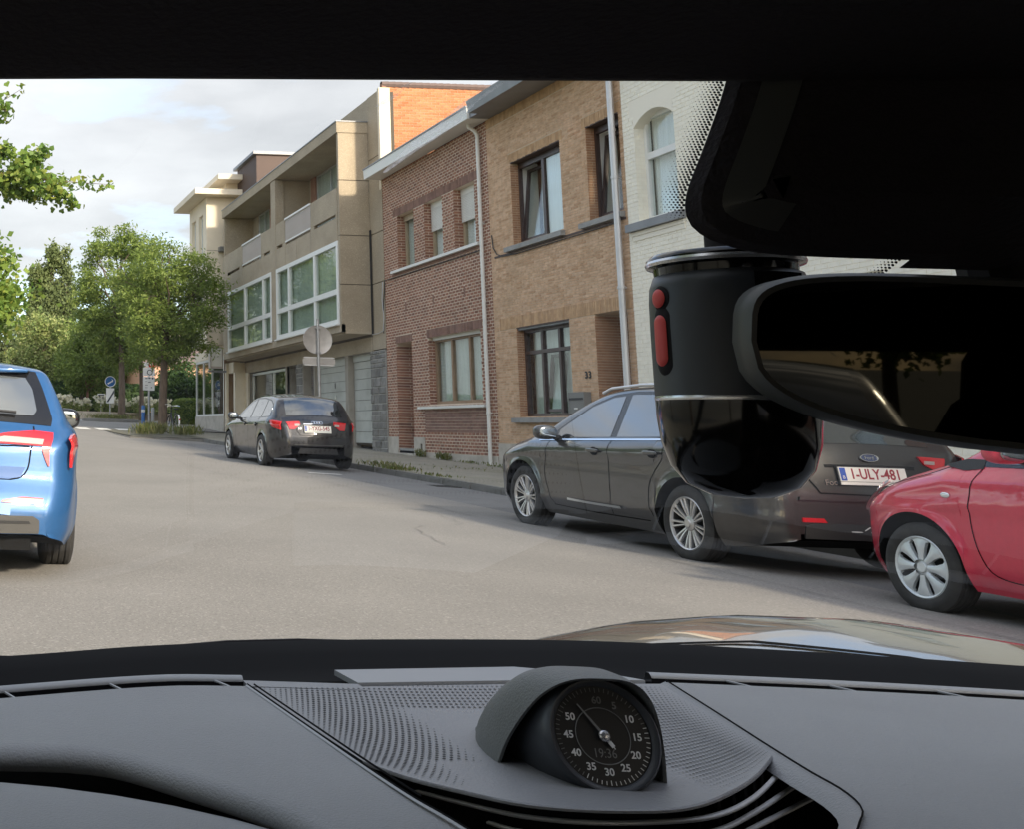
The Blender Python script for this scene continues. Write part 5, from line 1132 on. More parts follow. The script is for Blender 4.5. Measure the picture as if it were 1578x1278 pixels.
for j in range(NV):
    for i in range(NU):
        u = (i+.5*(j % 2)+.25)/NU; v = min(.999, max(0, (.965-Ys[j]+.03*(u-.35))/(.965-.665))); p = deck_pt(u, v); dY = Ys[max(j-1, 0)]-Ys[j] if j else Ys[0]-Ys[1]
        e = min(u*NU/8, (1-u)*NU/10, (1-v)*NV/5, v*NV/2); e = max(0, min(1, e))
        q = abs(p[0]-(PODC[0]-.004+.03*(p[1]-PODC[1]))); col = (q-.050)/.018   # smooth collar round the clock pod
        if p[1] > .88: col = 1
        if p[1] < .74: col = min(col, (abs(p[0]-.39)-.07)/.02)
        e = e*max(0, min(1, col))
        if e < .12: continue
        r = .00130*e**.5
        hl.add([(p[0]+r*math.cos(t), p[1]+dY*.16*e**.5*math.sin(t), ZD-.0004) for t in np.linspace(0, 2*math.pi, 7)[:-1]], [(0,1,2,3,4,5)])
tag(hl.build('perforations', 'hole_black', dash), kind='stuff')
# air vent below the deck: dark recess, three bright-edged slats, bevelled rim
vb = MB(); nn = smooth_curve(NEAR, 40); vb.grid([[(p[0]*1.0, p[1]+.022, ZD-.006-.05*t) for p in nn] for t in (0, 1)], flip=True); vb.quad((.22, .50, .80), (.62, .50, .80), (.62, .82, .80), (.22, .82, .80)); vb.build('vent_recess', 'hole_black', dash)
S1 = [(.272, .741), (.291, .710), (.306, .692), (.333, .669), (.366, .661), (.405, .664), (.450, .677), (.498, .711), (.566, .776)]
for k, (dz, dy) in enumerate(((-.0105, .0), (-.019, .0005), (-.0275, .001))):
    c = smooth_curve([(x+(.010*k if x < .33 else 0)+(.010*k if x > .5 else 0), y+dy+(-.008*k if x < .3 else 0)) for x, y in S1], 50)
    sl = MB(); sl.grid([[(p[0], p[1]+a, ZD+dz+b) for p in c] for a, b in ((.0035, .0010), (.0006, .0011), (0, 0), (.0006, -.0011), (.0035, -.0010))], flip=True); sl.build('vent_slat', 'vent_slat', dash, smooth=True, angle=80)
for k in range(7):
    u = .58+.06*k; p = smooth_curve(S1, 50)[int(u*49)]; vn = MB(); vn.box(p[0]-.001, p[0]+.001, p[1]+.008, p[1]+.02, ZD-.05, ZD-.006); vn.build('vent_vane', 'cabin_black', dash)
def seam_strip(curve, w, z0, z1, name, m_, n=40, side=1):
    c = smooth_curve(curve, n); rows = []
    for k in range(n):
        a, b = c[max(k-1, 0)], c[min(k+1, n-1)]; d = (b-a)/np.hypot(*(b-a)); q = np.array([-d[1], d[0]])*side
        rows.append([(c[k][0], c[k][1], z0), (c[k][0]+q[0]*w*.5, c[k][1]+q[1]*w*.5, (z0+z1)/2+.0012), (c[k][0]+q[0]*w, c[k][1]+q[1]*w, z1)])
    mb = MB(); mb.grid(rows); return mb.build(name, m_, dash, smooth=True, angle=80)
seam_strip(SEAM_L[:6], .0035, ZD+.0006, ZD+.0004, 'seam_trim', 'dash_trim', side=-1)
seam_strip([(x-.0012, y) for x, y in SEAM_L[:6]], .0011, ZD+.0012, ZD+.0012, 'seam_gap', 'hole_black', side=-1); seam_strip([(x+.0042, y) for x, y in SEAM_L[:4]], .0011, ZD+.0012, ZD+.0012, 'seam_gap', 'hole_black', side=-1)
seam_strip(SEAM_R[:9], .011, ZD+.0006, ZD-.008, 'vent_rim', 'dash_deck', side=1 if False else -1)
seam_strip([(x+.0010, y) for x, y in SEAM_R[:8]], .0010, ZD+.0014, ZD+.0014, 'seam_gap', 'hole_black', side=-1)
# defroster slots and trim strips along the glass
def offset_front(curve, dy, z): return [(x, y+dy, z) for x, y in smooth_curve(curve, 50)]
for cv, nm in ((FRONT_L, 'left'), (FRONT_R, 'right')):
    a = MB(); a.grid([offset_front(cv, .0, ZD), offset_front(cv, .001, ZD-.012), offset_front(cv, .019, ZD-.012), offset_front(cv, .0193, ZD-.001)]); a.build('defroster_slot', 'hole_black', dash)
    a = MB(); a.grid([offset_front(cv, .0195, ZD-.001), offset_front(cv, .0195, ZD+.0008), offset_front(cv, .0225, ZD+.0032), offset_front(cv, .027, ZD+.0028), offset_front(cv, .030, ZD-.004)], flip=True); a.build('defroster_trim', 'dash_trim', dash, smooth=True, angle=80)
    c = smooth_curve(cv, 50)
    for k in (range(18, 50, 6) if nm == 'left' else range(5, 46, 6)):
        p = c[k]; b = MB(); b.tube([(p[0], p[1], ZD-.001), (p[0]-.008, p[1]+.019, ZD-.0005)], .0010, 5); b.build('slot_rib', 'dash_trim', dash)
pl = MB(); pl.prism([(.345, .952, ZD-.004), (.508, .984, ZD-.004), (.612, .998, ZD-.004), (.60, 1.012, ZD-.004), (.518, 1.038, ZD-.004), (.342, 1.0, ZD-.004)], (0, 0, .0045)); pl.build('sensor_plate', 'dash_trim', dash)
pl = MB(); pl.box(.2495, .345, .931, .952, ZD-.006, ZD-.0005); pl.build('plate_step', 'dash_deck', dash)
ff = MB(); ff.quad((-.4, .80, ZD-.06), (1.2, .80, ZD-.06), (1.2, 1.1, ZD-.016), (-.4, 1.1, ZD-.016)); ff.build('dash_carrier', 'hole_black', dash)
# black base of the windscreen
BAND = [(-.55, .66), (-.3, .77), (.045, .905), (.182, .972), (.336, 1.022), (.525, 1.056), (.646, 1.064), (.801, 1.046), (.945, 1.015), (1.12, .96), (1.36, .80)]
c = smooth_curve(BAND, 80); bd = MB(); bd.grid([[(p[0], p[1]-.02, ZD-.010) for p in c], [(p[0], p[1], ZD-.002) for p in c], [(p[0], p[1]+.012, ZD+.008) for p in c], [(p[0], p[1]+.030, ZD+.0155) for p in c], [(p[0], p[1]+.06, ZD+.004) for p in c]]); bd.build('windscreen_base', 'frit_black', EG, smooth=True)
cp = MB(); cp.tube([(.18, 1.03, ZD+.005), (.26, 1.045, ZD+.011), (.33, 1.06, ZD+.012), (.45, 1.075, ZD+.010)], .0035, 6); cp.build('wiper_blade', 'cabin_black', EG)
# ---- dashboard clock in its pod
CF = Vector((.402, .700, .917)); nrm = Vector((-.07, -.955, .29)).normalized(); rt = Vector((1, -.07, 0)); rt = (rt-nrm*rt.dot(nrm)).normalized(); upv = nrm.cross(rt)
upv = upv if upv.z > 0 else -upv
MF = Matrix(((rt.x, upv.x, nrm.x, CF.x), (rt.y, upv.y, nrm.y, CF.y), (rt.z, upv.z, nrm.z, CF.z), (0, 0, 0, 1)))
RF = .0290
bz = MB(); rows = []
for r, h in ((RF-.001, -.001), (RF+.0005, .0012), (RF+.0025, .0016), (RF+.0042, -.0005), (RF+.005, -.006), (RF+.006, -.03), (RF+.004, -.06)): rows.append([(r*math.cos(t), r*math.sin(t), h) for t in np.linspace(0, 2*math.pi, 65)[:-1]])
bz.grid(rows, close=True); m_ = bz.mesh('clock', 'camera_body', smooth=True, angle=50); m_.transform(MF); clock = link('clock', m_, EG)
def face_piece(mb_or_me, name, m_=None, dz=0.0, xy=(0, 0), rot=0):
    me = mb_or_me.mesh(name, m_) if isinstance(mb_or_me, MB) else mb_or_me
    me.transform(MF @ Matrix.Translation((xy[0], xy[1], dz)) @ Matrix.Rotation(rot, 4, 'Z')); return link(name, me, clock)
fc = MB(); fc.lathe([(.0001, 0), (RF, 0)], 48, 'z'); face_piece(fc, 'dial', 'clock_face', -.0015)
fc = MB(); fc.lathe([(.0155, .0003), (.0158, .0005), (.0161, .0003)], 48, 'z'); face_piece(fc, 'dial_ring', 'clock_dim', -.0013)
for k in range(12):
    a = math.pi/2-2*math.pi*k/12; lab = '60' if k == 0 else str(5*k)
    if k == 11: continue
    face_piece(text_mesh(lab, .0058, 'dial_number', 'clock_white' if 2 <= k <= 10 else 'clock_dim', .00005, bold=.00012), 'dial_number', dz=-.0012, xy=(.0200*math.cos(a), .0200*math.sin(a)))
for k in range(60):
    a = math.pi/2-2*math.pi*k/60; l = .0022 if k % 5 else .0028; b = MB(); b.box(RF-.0018-l, RF-.0018, -.00022, .00022, 0, .0001); face_piece(b, 'dial_tick', 'clock_white' if 12 < k < 36 else 'clock_dim', -.0012, rot=a)
face_piece(text_mesh('19:36', .0074, 'digital_time', 'clock_dim', .00005, xs=.85), 'digital_time', dz=-.0012, xy=(-.0005, -.0098))
na = math.pi/2+R(36)
nd = MB(); nd.add([(0, -.0008, 0), (.0215, -.0004, 0), (.0215, .0004, 0), (0, .0008, 0), (0, -.0008, .0006), (.0215, -.0003, .0004), (.0215, .0003, .0004), (0, .0008, .0006)], [(3,2,1,0),(4,5,6,7),(0,1,5,4),(1,2,6,5),(2,3,7,6),(3,0,4,7)]); face_piece(nd, 'needle', 'clock_dim', .0005, rot=na)
nd = MB(); nd.add([(0, -.0014, 0), (-.009, -.0002, 0), (-.009, .0002, 0), (0, .0014, 0)], [(0,1,2,3)]); nd.box(-.0075, -.004, -.0011, .0011, 0, .0003); face_piece(nd, 'needle_tail', 'clock_white', .0006, rot=na)
nd = MB(); nd.blob((0, 0, .001), (.0034, .0034, .0016), 1, 8, 16); face_piece(nd, 'needle_cap', 'silver_ring', .0)
# grey pod: sheath cut off obliquely, running back into the deck
rows = []; back = Vector((.02, .9998, 0)); sd_ = Vector((1, -.02, 0)); TT = [(-.002, .0625, .0365), (.01, .064, .0385), (.03, .0635, .041), (.045, .0590, .042), (.06, .051, .041), (.078, .039, .038), (.095, .026, .033), (.112, .012, .026), (.15, -.012, .012)]
for t in np.linspace(0, 1, 22):
    row = []
    for a in np.linspace(0, math.pi, 60):
        c_, s_ = math.cos(a), math.sin(a); s0 = (.040 if c_ < 0 else .008)*(1-s_**.7)-.002*s_         # oblique mouth
        tt = s0+(.15-s0)*t; h = interp([(q[0], q[1]) for q in TT], tt); w = interp([(q[0], q[2]) for q in TT], tt)
        x_ = w*math.copysign(abs(c_)**.62, c_)*(1.02 if c_ < 0 else 1.0)+(-.004 if c_ < 0 else .003)*(1-s_)**3*(1-t); z_ = ZD-.002+h*s_**.62
        p = CF+back*tt+sd_*x_; row.append(Vector((p.x, p.y, z_)))
    rows.append(row)
pd = MB(); pd.grid(rows); pd.grid([[p+(Vector((CF.x, CF.y, CF.z))-p)*.07+back*.016 for p in rows[0]], [p+(Vector((CF.x, CF.y, CF.z))-p)*.045+back*.001 for p in rows[0]], rows[0]])
pd.build('clock_pod', 'clock_shell', clock, smooth=True, angle=60)
# ---- windscreen, roof edge, sensor housing
TOP = [(-.55, .20), (-.3, .39), (-.1, .452), (.1, .458), (.42, .462), (.7, .458), (.95, .42), (1.2, .30), (1.36, .12)]
a, b = smooth_curve(BAND, 40), smooth_curve(TOP, 40); ws = MB(); rows = []
for t in np.linspace(0, 1, 12): rows.append([(lerp(p[0], q[0], t), lerp(p[1]+.045, q[1], t), lerp(ZD+.012, 1.252+.036*min(max(q[0], -.1), .7), t)+.03*math.sin(math.pi*t)) for p, q in zip(a, b)])
ws.grid(rows); ws.build('windscreen', 'windscreen_glass', EG, smooth=True, angle=180)
def glass_at(t, k): 
    p, q = a[k], b[k]; return Vector((lerp(p[0], q[0], t), lerp(p[1]+.045, q[1], t), lerp(ZD+.012, 1.252, t)+.03*math.sin(math.pi*t)))
rf = MB(); c = smooth_curve(TOP, 40); hz = lambda p: .036*min(max(p[0], -.1), .7)
rf.grid([[(p[0], p[1]+.03, 1.262+hz(p)) for p in c], [(p[0], p[1]+.002, 1.2383+hz(p)) for p in c], [(p[0], p[1]-.012, 1.2349+hz(p)) for p in c], [(p[0], p[1]-.03, 1.2365+hz(p)) for p in c], [(p[0], p[1]-.2, 1.255+hz(p)) for p in c], [(p[0], -.1, 1.275+hz(p)) for p in c], [(p[0], -.75, 1.25) for p in c], [(p[0], -1.2, 1.15) for p in c]]); rf.build('roof_lining', 'cabin_cloth', EG, smooth=True, angle=60)
ro = MB(); ro.grid([[(p[0], p[1]+.035, 1.268+hz(p)) for p in c], [(p[0], p[1]-.2, 1.295+hz(p)) for p in c], [(p[0], -.1, 1.31+hz(p)) for p in c], [(p[0], -1.3, 1.17) for p in c]], flip=True); ro.build('roof', 'bonnet_paint', EG, smooth=True)
# pale translucent streaks on the glass
m_, nodes_, links_, b_ = new_mat('glass_streak'); t_ = nodes_.new('ShaderNodeBsdfTransparent'); x_ = nodes_.new('ShaderNodeMixShader'); n_ = nodes_.new('ShaderNodeTexNoise'); n_.inputs['Scale'].default_value = 160; n_.inputs['Detail'].default_value = 4
tc_ = nodes_.new('ShaderNodeTexCoord'); links_.new(tc_.outputs['Object'], n_.inputs['Vector']); q_ = nodes_.new('ShaderNodeMapRange'); q_.inputs[1].default_value = .35; q_.inputs[2].default_value = .7; q_.inputs[3].default_value = .08; q_.inputs[4].default_value = .5; links_.new(n_.outputs['Fac'], q_.inputs[0])
tr_ = nodes_.new('ShaderNodeBsdfTranslucent'); tr_.inputs[0].default_value = (.9, .88, .86, 1); links_.new(q_.outputs[0], x_.inputs[0]); links_.new(t_.outputs[0], x_.inputs[1]); links_.new(tr_.outputs[0], x_.inputs[2]); links_.new(x_.outputs[0], nodes_['Material Output'].inputs[0])
for pts, w in (([(0.2158, 0.5426, 1.2246), (0.22, 0.5298, 1.2303), (0.2242, 0.5163, 1.2361), (0.2301, 0.508, 1.2398), (0.2331, 0.4971, 1.2447), (0.2372, 0.4863, 1.2494), (0.2415, 0.4795, 1.2523)], .0024), ([(0.2182, 0.5384, 1.2264), (0.2245, 0.525, 1.2325), (0.2306, 0.5151, 1.237), (0.2353, 0.5058, 1.241), (0.2377, 0.4939, 1.2462), (0.2457, 0.4789, 1.2529)], .0018), ([(0.1941, 0.4949, 1.2443), (0.1982, 0.4898, 1.2466), (0.2012, 0.4821, 1.2499), (0.2043, 0.4789, 1.2514)], .002)):
    c = smooth_curve(pts, 30); sm = MB(); sm.grid([[(p[0]-w*(.4+.6*math.sin(math.pi*k/29)), p[1], p[2]-.0012) for k, p in enumerate(c)], [(p[0]+w*(.4+.6*math.sin(math.pi*k/29)), p[1], p[2]-.0012) for k, p in enumerate(c)]]); sm.build('glass_streak', 'glass_streak', EG)
# sensor housing behind the glass: left bevel, rounded lower corner
OUT = [(.338, 1.262), (.328, 1.245), (.3175, 1.2195), (.309, 1.200), (.3075, 1.190), (.311, 1.1825), (.322, 1.1765), (.345, 1.1725), (.42, 1.172), (.56, 1.170), (.60, 1.262)]
def inset(pts, d):
    return [(x+(d if x < .4 else -d), z+(d if z < 1.19 else 0)) for x, z in pts]
OUT = [(x+.0165, z+.004+(.014 if z > 1.25 else 0)) for x, z in OUT]
ot = smooth_curve(OUT[:9], 44); ot = [tuple(p) for p in ot]
def shrink(pts, d):
    q = []
    for k, (x, z) in enumerate(pts):
        a_, b_ = np.array(pts[max(k-1, 0)]), np.array(pts[min(k+1, len(pts)-1)]); v = (b_-a_)/np.hypot(*(b_-a_)); q.append((x-v[1]*d, z+v[0]*d))
    return q
hs = MB(); rows = [[(x, y, z) for x, z in shrink(ot, d)] for d, y in ((.022, .50), (0, .478), (.0015, .4695), (.004, .467))]
hs.grid(rows); hs.grid([[(x, .467, z) for x, z in shrink(ot, .004)], [(x, .4645, z) for x, z in shrink(ot, .0065)], [(x, .4535, z) for x, z in shrink(ot, .019)], [(x, .4515, z) for x, z in shrink(ot, .024)]])
I_ = shrink(ot, .024)+[(.66, 1.200), (.66, 1.30)]; hs.add([(x, .4515, z) for x, z in I_], [tuple(range(len(I_)))])
hs.add([(ot[-1][0], .50, ot[-1][1]), (.66, .50, 1.178), (.66, .4515, 1.200), (shrink(ot, .024)[-1][0], .4515, shrink(ot, .024)[-1][1])], [(0,1,2,3)])
hs.build('sensor_housing', 'cabin_cloth', EG, smooth=True, angle=25)
bv = MB(); bv.grid([[(x, .4638, z) for x, z in shrink(ot, .0068)[:27]], [(x, .4590, z) for x, z in shrink(ot, .0118)[:27]], [(x, .4540, z) for x, z in shrink(ot, .0172)[:27]]]); bv.build('bevel_highlight', 'bezel_grey', EG, smooth=True)  # paler strip paints the highlight along the housing's left bevel
# printed dots on the glass beside the housing
dt = MB()
for j in range(62):
    t = j/61; z = lerp(1.262, 1.190, t); xe = interp(sorted([(z_, x) for x, z_ in OUT[:6]]), z)
    for i in range(7):
        x = xe+.0015-.00185*i-.00092*(j % 2); r = .00078*(1-i/7.0)
        if t > .9: r *= (1-t)/.1*.9+.1
        dt.add([(x+r*math.cos(q), .482, z+r*math.sin(q)*.8) for q in np.linspace(0, 2*math.pi, 9)[:-1]], [tuple(range(8))])
for j in range(16):
    t = j/15
    for i in range(5):
        x, z = lerp(.437, .412, t)-.0018*i, lerp(1.180, 1.160, t); r = .0008*(1-i/5.5); dt.add([(x+r*math.cos(q), .50, z+r*math.sin(q)*.8) for q in np.linspace(0, 2*math.pi, 9)[:-1]], [tuple(range(8))])
tag(dt.build('printed_dots', 'frit_black', EG), kind='stuff')
# ---- rear-view mirror
MC = Vector((.4775, .462, 1.1315)); mn = Vector((-.315, -.95, -.034)).normalized(); mr = Vector((0, 0, 1)).cross(mn).normalized(); mr = mr if mr.x > 0 else -mr; mu = mr.cross(-mn); mu = mu if mu.z > 0 else -mu
MM = Matrix(((mr.x, mu.x, mn.x, MC.x), (mr.y, mu.y, mn.y, MC.y), (mr.z, mu.z, mn.z, MC.z), (0, 0, 0, 1))) @ Matrix.Rotation(R(-4), 4, 'Z')
def outline(w, h, n=64, bulge=0):
    P = []
    for t in np.linspace(0, 2*math.pi, n+1)[:-1]:
        c_, s_ = math.cos(t), math.sin(t); e = .42; x = w*math.copysign(abs(c_)**e, c_); y = h*math.copysign(abs(s_)**e, s_)
        if y < 0: y *= 1+.18*(1-(x/w)**2); x *= 1-.16*(abs(y)/h)**2
        P.append((x, y))
    return P
mr_ = MB(); rows = [[(x*.62, y*.55, -.042) for x, y in outline(.122, .034)], [(x*.9, y*.86, -.032) for x, y in outline(.122, .034)], [(x, y, -.016) for x, y in outline(.122, .035)], [(x, y, -.003) for x, y in outline(.1215, .035)], [(x*.985, y*.95, .001) for x, y in outline(.1215, .035)], [(x*.965, y*.885, .0) for x, y in outline(.1215, .035)]]
mr_.grid(rows, close=True, flip=True); mr_.add([(x*.62, y*.55, -.042) for x, y in outline(.122, .034)], [tuple(range(64))]); m_ = mr_.mesh('rear_view_mirror', 'bezel_grey', smooth=True, angle=50); m_.transform(MM); rvm = link('rear_view_mirror', m_, EG)
g_ = MB(); g_.add([(x*.968, y*.89, .0) for x, y in outline(.1215, .035)], [tuple(range(64))]); m_ = g_.mesh('mirror_glass', 'mirror_glass'); m_.transform(MM); link('mirror_glass', m_, rvm)
st_ = MB(); st_.tube([MC+Vector((0, .03, .01)), MC+Vector((.01, .045, .04)), MC+Vector((.01, .05, .075))], .013, 10); st_.build('mirror_stem', 'cabin_black', rvm, smooth=True)
# ---- rest of the cabin: pillars, doors, seats, rear
for sx, nm in ((-1, 'left'), (1, 'right')):
    X = .42+sx*.80
    p = MB(); q0, q1 = (BAND[0] if sx < 0 else BAND[-1]), (TOP[0] if sx < 0 else TOP[-1]); p.tube([(q0[0], q0[1]+.05, ZD), (lerp(q0[0], q1[0], .5), lerp(q0[1]+.05, q1[1], .5), 1.09), (q1[0], q1[1], 1.25), (q1[0], -.4, 1.262), (q1[0]-sx*.02, -.9, 1.2)], .035, 8); p.build('roof_pillar', 'cabin_black', EG, smooth=True)
    p = MB(); p.box(min(X, X+sx*.1), max(X, X+sx*.1), -1.4, .75, .25, .93); p.build('door', 'cabin_black', EG)
fw = MB(); fw.box(-.4, 1.24, 1.0, 1.03, .25, .872); fw.build('bulkhead', 'cabin_black', EG)
fl = MB(); fl.box(-.4, 1.24, -1.6, 1.0, .22, .25); fl.build('cabin_floor', 'cabin_cloth', EG)
rb_ = MB(); rb_.box(-.4, 1.24, -1.45, -1.4, .25, .98); rb_.build('rear_bulkhead', 'cabin_cloth', EG)
for cx_ in (.04, .74):
    s = MB(); s.blob((cx_, -.28, .50), (.26, .28, .14), .5); s.blob((cx_, -.52, .80), (.25, .09, .34), .5); o = s.build('seat', 'cabin_cloth', EG, smooth=True)
    s = MB(); s.blob((cx_, -.55, 1.085), (.20, .06, .11), .6); s.build('headrest', 'cabin_cloth', o, smooth=True)
# bonnet with raised wings, seen over the base of the glass
def bonnet_z(x, y):
    u = (x-.42); base = .81-.16*(y-1.05)-.06*(y-1.05)**2-.02*u*u
    crest = interp([(1.0, .895), (1.2, .898), (1.4, .890), (1.6, .862), (1.81, .818), (2.06, .750), (2.3, .66), (2.6, .5)], y)
    g1 = math.exp(-(abs(abs(u)-.70)/.24)**2.2)*1.0 if abs(u) < .70 else math.sqrt(max(0, 1-((abs(u)-.70)/.26)**2))
    if abs(u) > .70: return base*(1-g1)*.9+crest*g1 if g1 < 1 else crest
    return lerp(base, crest, g1)
bn = MB(); bn.grid([[(.42+u, y, bonnet_z(.42+u, y)) for u in np.linspace(-.94, .94, 76)] for y in np.linspace(1.02, 2.6, 40)]); bn.build('bonnet', 'bonnet_paint', EG, smooth=True, angle=180)
gp = MB(); rows = []
for y in np.linspace(1.1, 2.4, 40):
    x = .42+.60-.10*(y-1.1); rows.append([(x, y, bonnet_z(x, y)+.002), (x+.006, y, bonnet_z(x+.006, y)+.002)])
gp.grid(rows); gp.build('bonnet_gap', 'gap_black', EG)
for sx in (-1, 1):
    p = MB(); X = .42+sx*.94; p.grid([[(X, y, bonnet_z(.42+sx*.93, y)), (X+sx*.01, y, .6), (X, y, .25)] for y in np.linspace(1.02, 2.6, 12)], flip=sx < 0); p.build('front_wing', 'bonnet_paint', EG, smooth=True)
# ---- dash camera hanging from the glass (a thing of its own)
DC = thing('dash_camera', 'black cylindrical dash camera with red buttons hanging from the windscreen', 'camera', (.39, .55, 1.07), world_space=True)
dx, dy, z0 = .395, .555, 1.1155; rr_ = .0345
b = MB(); b.lathe([(.0, 1.180), (rr_*.80, 1.180), (rr_*.93, 1.178), (rr_*.985, 1.172), (rr_, 1.165), (rr_*1.005, 1.15), (rr_, z0+.001)], 56, 'z', (dx, dy, 0)); body_ = b.build('camera_body', 'camera_body', DC, smooth=True, angle=50)
b = MB(); b.lathe([(rr_*1.003, z0+.001), (rr_*1.008, z0), (rr_*1.003, z0-.0012)], 56, 'z', (dx, dy, 0)); b.build('trim_ring', 'silver_ring', DC, smooth=True)
b = MB(); b.lathe([(rr_, z0-.0012), (rr_*.995, z0-.010), (rr_*.96, z0-.022), (rr_*.86, z0-.034), (rr_*.68, z0-.0425), (rr_*.4, z0-.0475), (.0, z0-.049)], 56, 'z', (dx, dy, 0)); b.build('glossy_dome', 'camera_gloss', DC, smooth=True, angle=60)
b = MB(); b.lathe([(.0, 1.1895), (rr_*.92, 1.189), (rr_*.985, 1.1865), (rr_*.985, 1.183), (rr_*.90, 1.182), (rr_*.88, 1.175)], 48, 'z', (dx-.001, dy, 0)); b.build('mount_ring', 'camera_gloss', DC, smooth=True, angle=50)
b = MB(); b.lathe([(rr_*.985, 1.1858), (rr_*1.0, 1.1845), (rr_*.985, 1.183)], 48, 'z', (dx-.001, dy, 0)); b.build('mount_trim', 'silver_ring', DC, smooth=True)
b = MB(); b.lathe([(rr_*.45, 1.189), (rr_*.45, 1.215)], 32, 'z', (dx+.012, dy+.005, 0)); b.build('mount_pad', 'cabin_black', DC, smooth=True)
for nm, zc, hh, ww in (('round_button', 1.1655, .0048, .0048), ('pill_button', 1.1440, .0130, .0046)):
    a_ = math.atan2(-.555, -.39)-R(56); c_, s_ = math.cos(a_), math.sin(a_); 
    for off, mt, k in ((.0, 'cabin_black', 1.35), (.0012, 'button_red', 1.0)):
        rows = []
        for e in (1.0, .9, .5, .02):
            row = []
            for t in np.linspace(0, 2*math.pi, 33)[:-1]:
                zz = (hh*k-ww*k)*math.copysign(1, math.sin(t))*(1 if abs(math.sin(t)) > 1e-6 else 0)+ww*k*math.sin(t)*e if hh > ww else ww*k*math.sin(t)*e
                yy = ww*k*math.cos(t)*e; ang = a_+yy/rr_; r = rr_+off+.0012*(1-e**4)
                row.append((dx+r*math.cos(ang), dy+r*math.sin(ang), zc+zz*(e if hh > ww and e < .4 else 1)))
            rows.append(row)
        q = MB(); q.grid(rows, close=True); q.build(nm if mt == 'button_red' else 'button_recess', mt, DC, smooth=True, angle=60)
b = MB(); a_ = math.atan2(-.555, -.39)+R(38)
b.grid([[(dx+(rr_+.0006)*math.cos(a_+t), dy+(rr_+.0006)*math.sin(a_+t), z) for t in np.linspace(-.35, .35, 9)] for z in (1.128, 1.176)]); b.build('display', 'camera_gloss', DC, smooth=True)
# ------------------------------------------------------------------ vegetation
ramp_mat('leaf_green', [(.13, .195, .042), (.19, .265, .058), (.26, .335, .078), (.155, .225, .05), (.34, .39, .11)], .55, 0, trans=.45, var=.05)
ramp_mat('leaf_ginkgo', [(0.108, 0.203, 0.041), (0.176, 0.284, 0.061), (0.257, 0.351, 0.068), (0.135, 0.230, 0.047), (0.351, 0.378, 0.074)], .5, 0, trans=.4, var=.05)
ramp_mat('leaf_pale', [(0.208, 0.286, 0.091), (0.286, 0.364, 0.117), (0.364, 0.403, 0.143), (0.260, 0.325, 0.104), (0.442, 0.429, 0.208)], .6, 0, trans=.35, var=.05)
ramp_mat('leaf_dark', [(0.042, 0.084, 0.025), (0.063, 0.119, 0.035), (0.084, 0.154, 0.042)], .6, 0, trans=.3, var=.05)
ramp_mat('leaf_poplar', [(0.112, 0.150, 0.060), (0.150, 0.195, 0.075), (0.195, 0.232, 0.090)], .6, 0, trans=.3, var=.05)
ramp_mat('petal_white', [(.78, .76, .62), (.86, .84, .74), (.82, .78, .58)], .6, 0, trans=.25, var=.03)
ramp_mat('grass_weed', [(.10, .14, .03), (.15, .18, .045), (.20, .20, .07), (.25, .22, .10)], .7, 0, trans=.3, var=.05)
mat('bark', (.13, .095, .07), .95, var=.25, vs=14, bump=.8, bs=30, stretch=(1, 1, .25)); mat('bark_red', (.26, .13, .09), .9, var=.2, vs=8)
def fast_mesh(name, V, nper, material):
    """mesh of separate n-gons from an (N*nper, 3) array"""
    V = np.asarray(V, np.float32).reshape(-1, 3); n = len(V)//nper; me = bpy.data.meshes.new(name)
    me.vertices.add(len(V)); me.vertices.foreach_set('co', V.ravel()); me.loops.add(n*nper); me.loops.foreach_set('vertex_index', np.arange(n*nper, dtype=np.int32))
    me.polygons.add(n); me.polygons.foreach_set('loop_start', np.arange(0, n*nper, nper, dtype=np.int32)); me.materials.append(MATS[material]); me.update(calc_edges=True); return me
def leaves(C, size, r, aspect=.5, flat=0.0, fan=False):
    n = len(C); a = r.normal(size=(n, 3)); a[:, 2] *= (1-flat); a /= np.linalg.norm(a, axis=1)[:, None]; b = np.cross(a, r.normal(size=(n, 3))); b /= np.linalg.norm(b, axis=1)[:, None]
    s = size*r.uniform(.6, 1.25, (n, 1))
    if fan:
        P = np.stack([C-a*s*.5, C+b*s*.6+a*s*.15, C+b*s*.38+a*s*.5, C+a*s*.42, C-b*s*.38+a*s*.5, C-b*s*.6+a*s*.15], 1); return P.reshape(-1, 3), 6
    P = np.stack([C-a*s, C+b*s*aspect, C+a*s, C-b*s*aspect], 1); return P.reshape(-1, 3), 4
def ellipsoid_clumps(c, rad, n, r, shell=.55, squash_bottom=.0):
    d = r.normal(size=(n, 3)); d /= np.linalg.norm(d, axis=1)[:, None]; q = (shell+(1-shell)*r.random((n, 1))**.6)*r.uniform(.55, 1, (n, 1))**.3
    p = d*q
    return np.array(c)+p*np.array(rad)
